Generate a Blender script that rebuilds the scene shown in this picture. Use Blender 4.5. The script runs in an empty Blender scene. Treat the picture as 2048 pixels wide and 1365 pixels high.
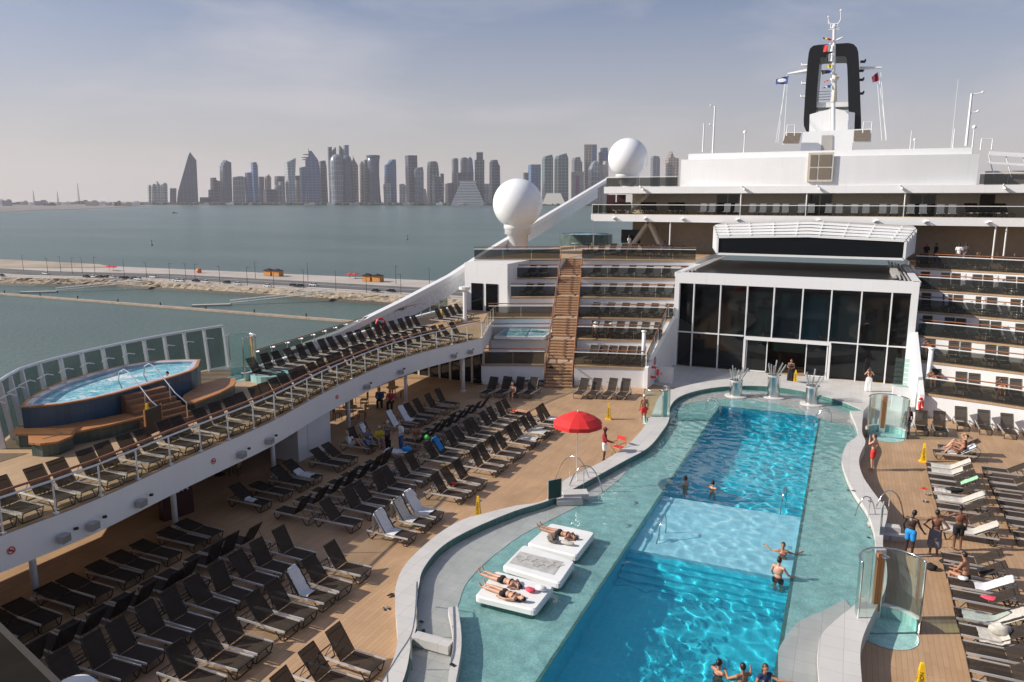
import bpy, math, random
from math import sin, cos, pi, radians, sqrt, atan2, hypot, exp
from mathutils import Vector as V, Matrix, noise
from mathutils.geometry import tessellate_polygon
random.seed(7)
scene = bpy.context.scene
C = scene.collection
EYE = V((0, 0, 13.0))
# ---------------------------------------------------------------- camera
FP, CX, CY = 1522.0, 1024.0, 682.5
_d = V((1714 - CX, 400 - CY, FP)).normalized()
_h = V((cos(.0015), sin(.0015), 0))
_u = _h.cross(_d).normalized()
if _u.y > 0: _u = -_u
_x = _d.cross(_u)
def ray(px, py):
    c = V((px - CX, py - CY, FP))
    return V((_x.dot(c), _d.dot(c), _u.dot(c)))
def at(px, py, z=0.0):
    v = ray(px, py); return EYE + v * ((z - EYE.z) / v.z)
def aty(px, py, Y):
    v = ray(px, py); return EYE + v * (Y / v.y)
def atx(px, py, X):
    v = ray(px, py); return EYE + v * (X / v.x)
def far(px, py, D):
    return EYE + ray(px, py) * (D / FP)
cd = bpy.data.cameras.new('camera'); cam = bpy.data.objects.new('camera', cd); C.objects.link(cam)
r_, u_, f_ = (V((a[0], a[1], a[2])) for a in (
    (_x.x, _d.x, _u.x), (-_x.y, -_d.y, -_u.y), (_x.z, _d.z, _u.z)))
cam.matrix_world = Matrix(((r_.x, u_.x, -f_.x, 0), (r_.y, u_.y, -f_.y, 0), (r_.z, u_.z, -f_.z, 13.0), (0, 0, 0, 1)))
cd.sensor_width = 36; cd.lens = 36 * FP / 2048; cd.clip_start = .1; cd.clip_end = 60000
scene.camera = cam
# ---------------------------------------------------------------- mesh builder
class MB:
    def __init__(s): s.v = []; s.f = []
    def add(s, vs, fs):
        o = len(s.v); s.v += [tuple(p) for p in vs]; s.f += [tuple(i + o for i in f) for f in fs]; return s
    def box(s, x, y, z, sx, sy, sz, rz=0, M=None):
        c, n = cos(rz), sin(rz); vs = []
        for k in (-.5, .5):
            for a, b in ((-.5, -.5), (.5, -.5), (.5, .5), (-.5, .5)):
                p = V((a * sx * c - b * sy * n, a * sx * n + b * sy * c, k * sz))
                if M: p = M @ p
                vs.append((p.x + x, p.y + y, p.z + z))
        return s.add(vs, [(3, 2, 1, 0), (4, 5, 6, 7), (0, 1, 5, 4), (1, 2, 6, 5), (2, 3, 7, 6), (3, 0, 4, 7)])
    def beam(s, p, q, w, h, up=(0, 0, 1)):
        p, q = V(p), V(q); d = q - p; L = d.length
        if L < 1e-6: return s
        d.normalize(); up = V(up); a = d.cross(up)
        if a.length < 1e-4: a = d.cross(V((1, 0, 0)))
        a.normalize(); b = a.cross(d)
        vs = []
        for e in (p, q):
            for i, j in ((-.5, -.5), (.5, -.5), (.5, .5), (-.5, .5)): vs.append(e + a * (i * w) + b * (j * h))
        return s.add(vs, [(0, 1, 2, 3), (7, 6, 5, 4), (0, 4, 5, 1), (1, 5, 6, 2), (2, 6, 7, 3), (3, 7, 4, 0)])
    def tube(s, pts, r, n=6, closed=False):
        pts = [V(p) for p in pts]; m = len(pts); rings = []; prev = None
        for i, p in enumerate(pts):
            if closed: t = pts[(i + 1) % m] - pts[i - 1]
            else: t = pts[min(i + 1, m - 1)] - pts[max(i - 1, 0)]
            if t.length < 1e-9: t = V((0, 0, 1))
            t.normalize()
            if prev is None:
                a = t.cross(V((0, 0, 1)))
                if a.length < .05: a = t.cross(V((1, 0, 0)))
            else:
                a = prev - t * prev.dot(t)
                if a.length < 1e-4: a = t.cross(V((1, .3, 0)))
            a.normalize(); prev = a; b = t.cross(a)
            rr = r[i] if isinstance(r, (list, tuple)) else r
            rings.append([p + a * (rr * cos(2 * pi * k / n)) + b * (rr * sin(2 * pi * k / n)) for k in range(n)])
        vs = [q for g in rings for q in g]; fs = []
        for i in range(m if closed else m - 1):
            j = (i + 1) % m
            for k in range(n): fs.append((i * n + k, i * n + (k + 1) % n, j * n + (k + 1) % n, j * n + k))
        if not closed: fs += [tuple(range(n))[::-1], tuple((m - 1) * n + k for k in range(n))]
        return s.add(vs, fs)
    def bar(s, p, q, r, n=6, r2=None): return s.tube([p, q], [r, r2 if r2 is not None else r], n)
    def prism(s, poly, z0, z1):
        n = len(poly); vs = [(p[0], p[1], z0) for p in poly] + [(p[0], p[1], z1) for p in poly]
        tr = tessellate_polygon([[V((p[0], p[1], 0)) for p in poly]])
        fs = [(i, (i + 1) % n, n + (i + 1) % n, n + i) for i in range(n)]
        for t in tr:
            a, b, c = (V((poly[i][0], poly[i][1], 0)) for i in t)
            up = (b - a).cross(c - a).z > 0
            t = t if up else t[::-1]
            fs.append((t[0] + n, t[1] + n, t[2] + n)); fs.append((t[2], t[1], t[0]))
        return s.add(vs, fs)
    def sheet(s, loops, z):
        tr = tessellate_polygon([[V((p[0], p[1], 0)) for p in l] for l in loops])
        vs = [(p[0], p[1], z) for l in loops for p in l]; fs = []
        for t in tr:
            a, b, c = (V(vs[i]) for i in t)
            fs.append(t if (b - a).cross(c - a).z > 0 else t[::-1])
        return s.add(vs, fs)
    def strip(s, A, B):
        n = len(A); return s.add(list(A) + list(B), [(i, i + 1, n + i + 1, n + i) for i in range(n - 1)])
    def band(s, outer, inner, z0, z1):
        """solid band between two open 2-D polylines of equal length"""
        n = len(outer)
        o0 = [(p[0], p[1], z0) for p in outer]; o1 = [(p[0], p[1], z1) for p in outer]
        i0 = [(p[0], p[1], z0) for p in inner]; i1 = [(p[0], p[1], z1) for p in inner]
        s.strip(o0, o1); s.strip(i1, i0); s.strip(o1, i1); s.strip(i0, o0)
        s.add([o0[0], o1[0], i1[0], i0[0]], [(0, 1, 2, 3)]); s.add([o0[-1], o1[-1], i1[-1], i0[-1]], [(3, 2, 1, 0)])
        return s
    def lathe(s, prof, x=0, y=0, z=0, n=20, a0=0, a1=2 * pi):
        full = abs(a1 - a0 - 2 * pi) < 1e-6; m = n if full else n + 1; vs = []
        for r, h in prof:
            for k in range(m):
                a = a0 + (a1 - a0) * k / n; vs.append((x + r * cos(a), y + r * sin(a), z + h))
        fs = []
        for i in range(len(prof) - 1):
            for k in range(n):
                j = (k + 1) % m; fs.append((i * m + k, i * m + j, (i + 1) * m + j, (i + 1) * m + k))
        return s.add(vs, fs)
    def ball(s, c, r, nu=10, nv=7, M=None):
        rx, ry, rz = (r, r, r) if not isinstance(r, (tuple, list)) else r
        vs = []; c = V(c)
        for i in range(nv + 1):
            t = pi * i / nv
            for k in range(nu):
                p = V((rx * sin(t) * cos(2 * pi * k / nu), ry * sin(t) * sin(2 * pi * k / nu), rz * cos(t)))
                if M: p = M @ p
                vs.append(c + p)
        fs = []
        for i in range(nv):
            for k in range(nu):
                a, b = i * nu + k, i * nu + (k + 1) % nu
                if i == 0: fs.append((a, a + nu, b + nu))
                elif i == nv - 1: fs.append((a, a + nu, b))
                else: fs.append((a, a + nu, b + nu, b))
        return s.add(vs, fs)
    def cap(s, p, q, r1, r2, n=10):
        """tapered capsule"""
        p, q = V(p), V(q); d = q - p; L = d.length; d = d / L if L > 1e-6 else V((0, 0, 1))
        pts = []; rs = []
        for k in range(1, 4): t = pi / 2 * (1 - k / 4); pts.append(p - d * (r1 * sin(t))); rs.append(r1 * cos(t))
        pts += [p, q]; rs += [r1, r2]
        for k in range(1, 4): t = pi / 2 * k / 4; pts.append(q + d * (r2 * sin(t))); rs.append(r2 * cos(t))
        return s.tube(pts, rs, n)
    def mesh(s, name):
        me = bpy.data.meshes.new(name); me.from_pydata(s.v, [], s.f); me.update(); return me
    def build(s, name, m=None, parent=None, smooth=False, loc=None):
        me = s.mesh(name)
        if m: me.materials.append(m)
        if smooth: me.polygons.foreach_set('use_smooth', [True] * len(me.polygons))
        return link(name, me, parent, loc)
def link(name, me, parent=None, loc=None):
    o = bpy.data.objects.new(name, me); C.objects.link(o)
    if parent: o.parent = parent
    if loc is not None: o.location = loc
    return o
def tag(o, label=None, cat=None, group=None, kind=None):
    if label: o['label'] = label
    if cat: o['category'] = cat
    if group: o['group'] = group
    if kind: o['kind'] = kind
    return o
def thing(name, label, cat, loc=(0, 0, 0), rz=0, group=None):
    o = bpy.data.objects.new(name, None); C.objects.link(o); o.empty_display_size = .3
    o.location = loc; o.rotation_euler = (0, 0, rz); return tag(o, label, cat, group)
KIDS = {}
def kids(o):
    if o.name not in KIDS: KIDS[o.name] = list(o.children)
    return KIDS[o.name]
def dup(o, loc=None, rz=None, label=None, group=None, parent=None):
    c = o.copy(); C.objects.link(c); c.parent = parent
    if loc is not None: c.location = loc
    if rz is not None: c.rotation_euler = (0, 0, rz)
    if label: c['label'] = label
    if group: c['group'] = group
    for ch in kids(o): dup(ch, parent=c)
    return c
def struct(name, mb, m, smooth=False): return tag(mb.build(name, m, None, smooth), kind='structure')
def lerp(a, b, t): return a + (b - a) * t
def poly_at(pts, z): return [tuple(at(x, y, z)[:2]) for x, y in pts]
def smooth2(pts, n=6, closed=False):
    P = [V((p[0], p[1])) for p in pts]; out = []; m = len(P)
    for i in range(m if closed else m - 1):
        if closed: a, b, c, d = P[i - 1], P[i], P[(i + 1) % m], P[(i + 2) % m]
        else: a, b, c, d = P[max(i - 1, 0)], P[i], P[i + 1], P[min(i + 2, m - 1)]
        for k in range(n):
            t = k / n
            q = .5 * ((2 * b) + (c - a) * t + (2 * a - 5 * b + 4 * c - d) * t * t + (3 * b - a - 3 * c + d) * t ** 3)
            out.append((q.x, q.y))
    if not closed: out.append((P[-1].x, P[-1].y))
    return out
def resample(pts, n):
    L = [0]
    for a, b in zip(pts, pts[1:]): L.append(L[-1] + hypot(b[0] - a[0], b[1] - a[1]))
    out = []; j = 0
    for i in range(n):
        s = L[-1] * i / (n - 1)
        while j < len(L) - 2 and L[j + 1] < s: j += 1
        t = (s - L[j]) / max(L[j + 1] - L[j], 1e-9)
        out.append((lerp(pts[j][0], pts[j + 1][0], t), lerp(pts[j][1], pts[j + 1][1], t)))
    return out
def offset(pts, d):
    out = []
    for i in range(len(pts)):
        a = pts[max(i - 1, 0)]; b = pts[min(i + 1, len(pts) - 1)]
        tx, ty = b[0] - a[0], b[1] - a[1]; l = hypot(tx, ty) or 1
        out.append((pts[i][0] - ty / l * d, pts[i][1] + tx / l * d))
    return out
# ---------------------------------------------------------------- materials
MATS = {}
def nt(name):
    m = bpy.data.materials.new(name); m.use_nodes = True; t = m.node_tree
    return m, t, t.nodes['Principled BSDF']
def N(t, typ, **k):
    n = t.nodes.new(typ)
    for a, b in k.items():
        if a.startswith('i_'): n.inputs[a[2:].replace('_', ' ')].default_value = b
        else: setattr(n, a, b)
    return n
def ramp(t, src, stops):
    r = t.nodes.new('ShaderNodeValToRGB'); e = r.color_ramp.elements
    while len(e) < len(stops): e.new(.5)
    for i, (p, c) in enumerate(stops): e[i].position = p; e[i].color = (*c, 1) if len(c) == 3 else c
    t.links.new(src, r.inputs[0]); return r
def mat(name, col, rough=.5, metal=0, var=.12, scale=3.0, bump=0, bscale=40, spec=.5, detail=4, coat=0):
    if name in MATS: return MATS[name]
    m, t, b = nt(name)
    b.inputs['Roughness'].default_value = rough; b.inputs['Metallic'].default_value = metal
    b.inputs['Specular IOR Level'].default_value = spec
    if coat: b.inputs['Coat Weight'].default_value = coat
    co = N(t, 'ShaderNodeTexCoord')
    if var:
        n = N(t, 'ShaderNodeTexNoise'); n.inputs['Scale'].default_value = scale; n.inputs['Detail'].default_value = detail
        t.links.new(co.outputs['Object'], n.inputs['Vector'])
        r = ramp(t, n.outputs['Fac'], [(.3, [c * (1 - var) for c in col]), (.7, [min(1, c * (1 + var)) for c in col])])
        t.links.new(r.outputs[0], b.inputs['Base Color'])
    else: b.inputs['Base Color'].default_value = (*col, 1)
    if bump:
        n2 = N(t, 'ShaderNodeTexNoise'); n2.inputs['Scale'].default_value = bscale
        t.links.new(co.outputs['Object'], n2.inputs['Vector'])
        bp = N(t, 'ShaderNodeBump'); bp.inputs['Strength'].default_value = bump; bp.inputs['Distance'].default_value = .01
        t.links.new(n2.outputs['Fac'], bp.inputs['Height']); t.links.new(bp.outputs[0], b.inputs['Normal'])
    MATS[name] = m; return m
def glass_mat(name, tint, opac, rough=.03, refl=1.0):
    """thin tinted pane: tinted transparency plus fresnel reflection plus a little body"""
    m = bpy.data.materials.new(name); m.use_nodes = True; t = m.node_tree; t.nodes.clear()
    o = N(t, 'ShaderNodeOutputMaterial'); tr = N(t, 'ShaderNodeBsdfTransparent'); tr.inputs[0].default_value = (*tint, 1)
    df = N(t, 'ShaderNodeBsdfPrincipled'); df.inputs['Base Color'].default_value = (*[c * .5 for c in tint], 1); df.inputs['Roughness'].default_value = .2
    gl = N(t, 'ShaderNodeBsdfGlossy'); gl.inputs['Roughness'].default_value = rough
    m1 = N(t, 'ShaderNodeMixShader'); m1.inputs[0].default_value = opac
    t.links.new(tr.outputs[0], m1.inputs[1]); t.links.new(df.outputs[0], m1.inputs[2])
    fr = N(t, 'ShaderNodeFresnel'); fr.inputs[0].default_value = 1.45
    mu = N(t, 'ShaderNodeMath', operation='MULTIPLY'); mu.inputs[1].default_value = refl; t.links.new(fr.outputs[0], mu.inputs[0])
    m2 = N(t, 'ShaderNodeMixShader'); t.links.new(mu.outputs[0], m2.inputs[0])
    t.links.new(m1.outputs[0], m2.inputs[1]); t.links.new(gl.outputs[0], m2.inputs[2]); t.links.new(m2.outputs[0], o.inputs[0])
    return m
def brick_mat(name, c1, c2, mortar, bw, rh, ms, rough=.5, rot=0, off=.5, noise_amt=.25, coord='Object', bump=.3, scale=1.0, nscale=.6):
    m, t, b = nt(name); co = N(t, 'ShaderNodeTexCoord'); mp = N(t, 'ShaderNodeMapping'); mp.inputs['Rotation'].default_value = (0, 0, rot)
    t.links.new(co.outputs[coord], mp.inputs[0])
    br = N(t, 'ShaderNodeTexBrick'); br.offset = off
    br.inputs['Color1'].default_value = (*c1, 1); br.inputs['Color2'].default_value = (*c2, 1); br.inputs['Mortar'].default_value = (*mortar, 1)
    br.inputs['Scale'].default_value = scale; br.inputs['Mortar Size'].default_value = ms; br.inputs['Brick Width'].default_value = bw
    br.inputs['Row Height'].default_value = rh; br.inputs['Mortar Smooth'].default_value = .2
    t.links.new(mp.outputs[0], br.inputs[0])
    n = N(t, 'ShaderNodeTexNoise'); n.inputs['Scale'].default_value = nscale; n.inputs['Detail'].default_value = 6; t.links.new(co.outputs[coord], n.inputs['Vector'])
    r = ramp(t, n.outputs['Fac'], [(.3, (1 - noise_amt,) * 3), (.7, (1, 1, 1))])
    mx = N(t, 'ShaderNodeMix', data_type='RGBA', blend_type='MULTIPLY'); mx.inputs[0].default_value = 1
    t.links.new(br.outputs[0], mx.inputs[6]); t.links.new(r.outputs[0], mx.inputs[7]); t.links.new(mx.outputs[2], b.inputs['Base Color'])
    b.inputs['Roughness'].default_value = rough
    if bump:
        bp = N(t, 'ShaderNodeBump', invert=True); bp.inputs['Strength'].default_value = bump; bp.inputs['Distance'].default_value = .005
        t.links.new(br.outputs[1], bp.inputs['Height']); t.links.new(bp.outputs[0], b.inputs['Normal'])
    MATS[name] = m; return m
M = {}
def white_paint():
    """sun bleached ship paint: plate seams, faint streaks running down"""
    m, t, b = nt('white_paint'); co = N(t, 'ShaderNodeTexCoord'); mp = N(t, 'ShaderNodeMapping'); mp.inputs['Scale'].default_value = (2.2, 2.2, .16); t.links.new(co.outputs['Object'], mp.inputs[0])
    n = N(t, 'ShaderNodeTexNoise'); n.inputs['Scale'].default_value = 2.0; n.inputs['Detail'].default_value = 7; t.links.new(mp.outputs[0], n.inputs['Vector'])
    r = ramp(t, n.outputs['Fac'], [(.22, (.68, .665, .645)), (.36, (.735, .735, .74)), (.75, (.75, .755, .76))])
    n3 = N(t, 'ShaderNodeTexNoise'); n3.inputs['Scale'].default_value = .35; n3.inputs['Detail'].default_value = 3; t.links.new(co.outputs['Object'], n3.inputs['Vector']); r3 = ramp(t, n3.outputs['Fac'], [(.3, (.96, .96, .965)), (.7, (1, 1, 1))])
    mx = N(t, 'ShaderNodeMix', data_type='RGBA', blend_type='MULTIPLY'); mx.inputs[0].default_value = 1; t.links.new(r.outputs[0], mx.inputs[6]); t.links.new(r3.outputs[0], mx.inputs[7]); t.links.new(mx.outputs[2], b.inputs['Base Color'])
    sp = N(t, 'ShaderNodeSeparateXYZ'); t.links.new(co.outputs['Object'], sp.inputs[0]); cb = N(t, 'ShaderNodeCombineXYZ'); t.links.new(sp.outputs[0], cb.inputs[0]); t.links.new(sp.outputs[2], cb.inputs[1])
    br = N(t, 'ShaderNodeTexBrick'); br.inputs['Scale'].default_value = 1; br.inputs['Brick Width'].default_value = 3.1; br.inputs['Row Height'].default_value = 1.6; br.inputs['Mortar Size'].default_value = .012; br.inputs['Mortar Smooth'].default_value = .6; t.links.new(cb.outputs[0], br.inputs[0])
    n2 = N(t, 'ShaderNodeTexNoise'); n2.inputs['Scale'].default_value = .9; n2.inputs['Detail'].default_value = 2; t.links.new(co.outputs['Object'], n2.inputs['Vector'])
    ad = N(t, 'ShaderNodeMath', operation='MULTIPLY_ADD'); ad.inputs[1].default_value = -.35; t.links.new(br.outputs[1], ad.inputs[0]); t.links.new(n2.outputs['Fac'], ad.inputs[2])
    bp = N(t, 'ShaderNodeBump'); bp.inputs['Strength'].default_value = .35; bp.inputs['Distance'].default_value = .02; t.links.new(ad.outputs[0], bp.inputs['Height']); t.links.new(bp.outputs[0], b.inputs['Normal'])
    b.inputs['Roughness'].default_value = .38; return m
M['white'] = white_paint()
M['white2'] = mat('white_metal', (.70, .70, .70), .3, var=.03)
M['cream'] = mat('cream_panel', (.52, .47, .40), .5, var=.05)
M['steel'] = mat('polished_steel', (.62, .62, .62), .18, 1, var=.1)
M['alu'] = mat('brushed_aluminium', (.80, .79, .77), .28, .65, var=.06)
M['darkmetal'] = mat('dark_brown_metal', (.028, .022, .019), .4, .3, var=.2)
M['teakrail'] = mat('varnished_teak', (.27, .105, .045), .35, var=.2, scale=8)
M['red'] = mat('red_plastic', (.62, .03, .02), .4, var=.1)
M['yellow'] = mat('yellow_plastic', (.82, .50, .015), .42, var=.06)
M['black'] = mat('black_rubber', (.012, .012, .013), .5, var=.2)
M['blackpaint'] = mat('black_paint', (.008, .008, .009), .32, var=.2)
M['towel'] = mat('towel_beige', (.50, .47, .42), .95, var=.12, scale=14, bump=.6, bscale=90)
M['towelw'] = mat('towel_white', (.62, .62, .63), .95, var=.1, scale=14, bump=.6, bscale=90)
M['towelg'] = mat('towel_green', (.30, .62, .36), .95, var=.12, scale=14, bump=.5)
M['towelb'] = mat('towel_blue', (.02, .22, .55), .95, var=.12, scale=14, bump=.5)
M['clothblue'] = mat('bright_blue_cloth', (.015, .25, .62), .8, var=.1)
M['clothred'] = mat('red_cloth', (.60, .035, .03), .8, var=.12)
M['clothcrimson'] = mat('crimson_cloth', (.30, .012, .02), .8, var=.12)
M['clothwhite'] = mat('white_cloth', (.72, .72, .72), .85, var=.06)
M['clothblack'] = mat('black_cloth', (.012, .012, .014), .85, var=.3)
M['clothyellow'] = mat('yellow_cloth', (.60, .45, .03), .85, var=.1)
M['clothgrey'] = mat('grey_cloth', (.16, .15, .17), .9, var=.25, scale=20)
M['clothnavy'] = mat('navy_cloth', (.03, .05, .12), .85, var=.2)
M['jeans'] = mat('blue_denim', (.07, .12, .24), .85, var=.2)
M['clothgreen'] = mat('lime_cloth', (.10, .60, .10), .85, var=.1)
M['clothpink'] = mat('pink_cloth', (.70, .07, .12), .85, var=.1)
M['skinlight'] = mat('skin_light', (.50, .27, .18), .5, var=.08, scale=6)
M['skintan'] = mat('skin_tan', (.36, .17, .10), .5, var=.1, scale=6)
M['skinbrown'] = mat('skin_brown', (.17, .075, .045), .45, var=.1, scale=6)
M['skindark'] = mat('skin_dark', (.045, .022, .015), .42, var=.15, scale=6)
M['hairdark'] = mat('dark_hair', (.010, .007, .006), .5, var=.3, scale=20)
M['hairbrown'] = mat('brown_hair', (.075, .035, .018), .5, var=.3, scale=20)
M['hairred'] = mat('auburn_hair', (.22, .045, .018), .5, var=.2, scale=20)
M['hairgrey'] = mat('grey_hair', (.45, .43, .41), .6, var=.2, scale=20)
# woven sling: slightly see-through mesh fabric
def sling_mat():
    m, t, b = nt('sling_fabric'); co = N(t, 'ShaderNodeTexCoord')
    n = N(t, 'ShaderNodeTexNoise'); n.inputs['Scale'].default_value = 60; t.links.new(co.outputs['Object'], n.inputs['Vector'])
    r = ramp(t, n.outputs['Fac'], [(.3, (.030, .024, .020)), (.7, (.046, .036, .030))]); t.links.new(r.outputs[0], b.inputs['Base Color'])
    b.inputs['Roughness'].default_value = .8; b.inputs['Specular IOR Level'].default_value = .12
    tr = N(t, 'ShaderNodeBsdfTransparent'); tr.inputs[0].default_value = (.9, .85, .8, 1)
    mx = N(t, 'ShaderNodeMixShader'); mx.inputs[0].default_value = .07
    o = t.nodes['Material Output']; t.links.new(b.outputs[0], mx.inputs[1]); t.links.new(tr.outputs[0], mx.inputs[2]); t.links.new(mx.outputs[0], o.inputs[0])
    return m
M['sling'] = sling_mat()
M['deck'] = brick_mat('tan_deck_planks', (.49, .312, .178), (.435, .27, .15), (.28, .175, .10), 1.2, .155, .006, .55, rot=pi / 2, noise_amt=.22)
M['deck2'] = brick_mat('upper_deck_planks', (.47, .32, .185), (.42, .28, .16), (.24, .155, .09), 1.2, .155, .006, .6, rot=pi / 2, noise_amt=.15)
M['stone'] = brick_mat('pale_stone_tiles', (.60, .58, .555), (.55, .535, .51), (.38, .37, .35), .62, .6, .006, .5, off=0, noise_amt=.13)
M['mosaic'] = brick_mat('teal_mosaic', (.22, .48, .46), (.38, .64, .62), (.42, .60, .58), .06, .06, .006, .3, off=0, noise_amt=.3, bump=0, nscale=2.2)
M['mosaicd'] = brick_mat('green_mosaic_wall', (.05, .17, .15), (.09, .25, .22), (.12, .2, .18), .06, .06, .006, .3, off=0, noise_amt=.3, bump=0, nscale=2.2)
M['pooltile'] = brick_mat('blue_pool_tiles', (.02, .50, .64), (.03, .55, .69), (.10, .60, .72), .25, .25, .006, .3, off=0, noise_amt=.06, bump=0)
M['pooltile2'] = brick_mat('pale_blue_pool_tiles', (.33, .66, .76), (.37, .70, .80), (.44, .72, .80), .25, .25, .006, .3, off=0, noise_amt=.05, bump=0)
M['bluemosaic'] = brick_mat('navy_mosaic', (.035, .085, .145), (.055, .115, .19), (.05, .10, .15), .06, .06, .006, .3, off=0, noise_amt=.25, bump=0, nscale=2)
M['seamosaic'] = brick_mat('grey_green_mosaic', (.06, .10, .095), (.10, .15, .14), (.1, .13, .12), .06, .06, .006, .3, off=0, noise_amt=.5, bump=0, nscale=1.4)
M['teak'] = brick_mat('teak_boards', (.50, .225, .08), (.43, .18, .06), (.12, .05, .03), 1.5, .09, .004, .5, noise_amt=.2)
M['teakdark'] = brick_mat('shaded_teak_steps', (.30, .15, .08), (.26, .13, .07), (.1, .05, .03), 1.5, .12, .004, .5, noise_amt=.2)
M['glassclear'] = glass_mat('clear_glass', (.93, .96, .95), .03)
M['glassgreen'] = glass_mat('green_edge_glass', (.76, .92, .88), .08, refl=.55)
M['glassdark'] = glass_mat('smoked_glass', (.20, .21, .205), .2, refl=.55)
M['glassrail'] = glass_mat('balustrade_glass', (.66, .68, .65), .015, refl=.35)
M['screen'] = glass_mat('windscreen_glass', (.30, .34, .33), .16, refl=.4)
def blackglass():
    m, t, b = nt('black_glazing'); b.inputs['Base Color'].default_value = (.006, .007, .008, 1); b.inputs['Roughness'].default_value = .05
    b.inputs['Specular IOR Level'].default_value = .5; return m
M['blackglass'] = blackglass()
def facade(name, c1, c2, fw, fh, rough=.3, metal=0):
    """floors and mullions of a distant tower"""
    m, t, b = nt(name); co = N(t, 'ShaderNodeTexCoord'); br = N(t, 'ShaderNodeTexBrick'); br.offset = 0
    sp = N(t, 'ShaderNodeSeparateXYZ'); t.links.new(co.outputs['Object'], sp.inputs[0])
    ad = N(t, 'ShaderNodeMath', operation='ADD'); t.links.new(sp.outputs[0], ad.inputs[0]); t.links.new(sp.outputs[1], ad.inputs[1])
    cb = N(t, 'ShaderNodeCombineXYZ'); t.links.new(ad.outputs[0], cb.inputs[0]); t.links.new(sp.outputs[2], cb.inputs[1])
    t.links.new(cb.outputs[0], br.inputs[0])
    br.inputs['Color1'].default_value = (*c1, 1); br.inputs['Color2'].default_value = (*[c * .75 for c in c1], 1); br.inputs['Mortar'].default_value = (*c2, 1)
    br.inputs['Scale'].default_value = 1; br.inputs['Brick Width'].default_value = fw; br.inputs['Row Height'].default_value = fh; br.inputs['Mortar Size'].default_value = min(fw, fh) * .14
    n = N(t, 'ShaderNodeTexNoise'); n.inputs['Scale'].default_value = .012; t.links.new(co.outputs['Object'], n.inputs['Vector'])
    r = ramp(t, n.outputs['Fac'], [(.35, (.7, .7, .7)), (.65, (1, 1, 1))])
    mx = N(t, 'ShaderNodeMix', data_type='RGBA', blend_type='MULTIPLY'); mx.inputs[0].default_value = 1
    t.links.new(br.outputs[0], mx.inputs[6]); t.links.new(r.outputs[0], mx.inputs[7]); t.links.new(mx.outputs[2], b.inputs['Base Color'])
    b.inputs['Roughness'].default_value = rough; b.inputs['Metallic'].default_value = metal; return m
# ---------------------------------------------------------------- water
def water_mat(name, tint, bump, bscale, rough=.0):
    m = bpy.data.materials.new(name); m.use_nodes = True; t = m.node_tree; t.nodes.clear()
    o = N(t, 'ShaderNodeOutputMaterial'); tr = N(t, 'ShaderNodeBsdfTransparent'); tr.inputs[0].default_value = (*tint, 1)
    gl = N(t, 'ShaderNodeBsdfGlossy'); gl.inputs['Roughness'].default_value = .04
    fr = N(t, 'ShaderNodeFresnel'); fr.inputs[0].default_value = 1.33
    mx = N(t, 'ShaderNodeMixShader'); t.links.new(fr.outputs[0], mx.inputs[0]); t.links.new(tr.outputs[0], mx.inputs[1]); t.links.new(gl.outputs[0], mx.inputs[2])
    t.links.new(mx.outputs[0], o.inputs[0]); return m
def refr_mat(name, tint):
    m, t, b = nt(name); b.inputs['Base Color'].default_value = (*tint, 1); b.inputs['Roughness'].default_value = 0
    b.inputs['Transmission Weight'].default_value = 1; b.inputs['IOR'].default_value = 1.33; return m
# ---------------------------------------------------------------- sun, sky
SUN_EL, SUN_D = radians(31), V((.90, .43, 0)).normalized()
SUN_D = V((SUN_D.x * cos(SUN_EL), SUN_D.y * cos(SUN_EL), -sin(SUN_EL)))
sd = bpy.data.lights.new('sun', 'SUN'); sd.energy = 4.9; sd.angle = radians(.53); sd.color = (1, .93, .82)
so = bpy.data.objects.new('sun', sd); C.objects.link(so); so.rotation_euler = SUN_D.to_track_quat('-Z', 'Y').to_euler(); so.location = (-60, -30, 60)
w = bpy.data.worlds.new('World'); scene.world = w; w.use_nodes = True; t = w.node_tree; bg = t.nodes['Background']
sky = N(t, 'ShaderNodeTexSky', sky_type='NISHITA'); sky.sun_disc = False; sky.sun_elevation = SUN_EL
sky.sun_rotation = atan2(-SUN_D.x, -SUN_D.y); sky.air_density = 1.0; sky.dust_density = 1.6; sky.ozone_density = 3.5
co = N(t, 'ShaderNodeTexCoord'); mp = N(t, 'ShaderNodeMapping'); mp.inputs['Scale'].default_value = (1.0, 1.0, 4.2); mp.inputs['Rotation'].default_value = (.16, -.1, .4)
t.links.new(co.outputs['Generated'], mp.inputs[0])
n1 = N(t, 'ShaderNodeTexNoise'); n1.inputs['Scale'].default_value = 2.3; n1.inputs['Detail'].default_value = 7; n1.inputs['Roughness'].default_value = .55; n1.inputs['Distortion'].default_value = .35
t.links.new(mp.outputs[0], n1.inputs['Vector'])
rc = ramp(t, n1.outputs['Fac'], [(.44, (.08, .08, .08)), (.70, (.66, .66, .66))])
mxs = N(t, 'ShaderNodeMix', data_type='RGBA'); mxs.inputs[7].default_value = (7.8, 7.8, 8.8, 1)
t.links.new(rc.outputs[0], mxs.inputs[0]); tn = N(t, 'ShaderNodeMix', data_type='RGBA', blend_type='MULTIPLY'); tn.inputs[0].default_value = 1; tn.inputs[7].default_value = (1.12, 1.12, 1.26, 1); t.links.new(sky.outputs[0], tn.inputs[6]); t.links.new(tn.outputs[2], mxs.inputs[6]); sz_ = N(t, 'ShaderNodeSeparateXYZ'); t.links.new(co.outputs['Generated'], sz_.inputs[0]); rh = ramp(t, sz_.outputs[2], [(.0, (.85, .85, .85)), (.08, (.55, .55, .55)), (.27, (0, 0, 0))])
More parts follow.
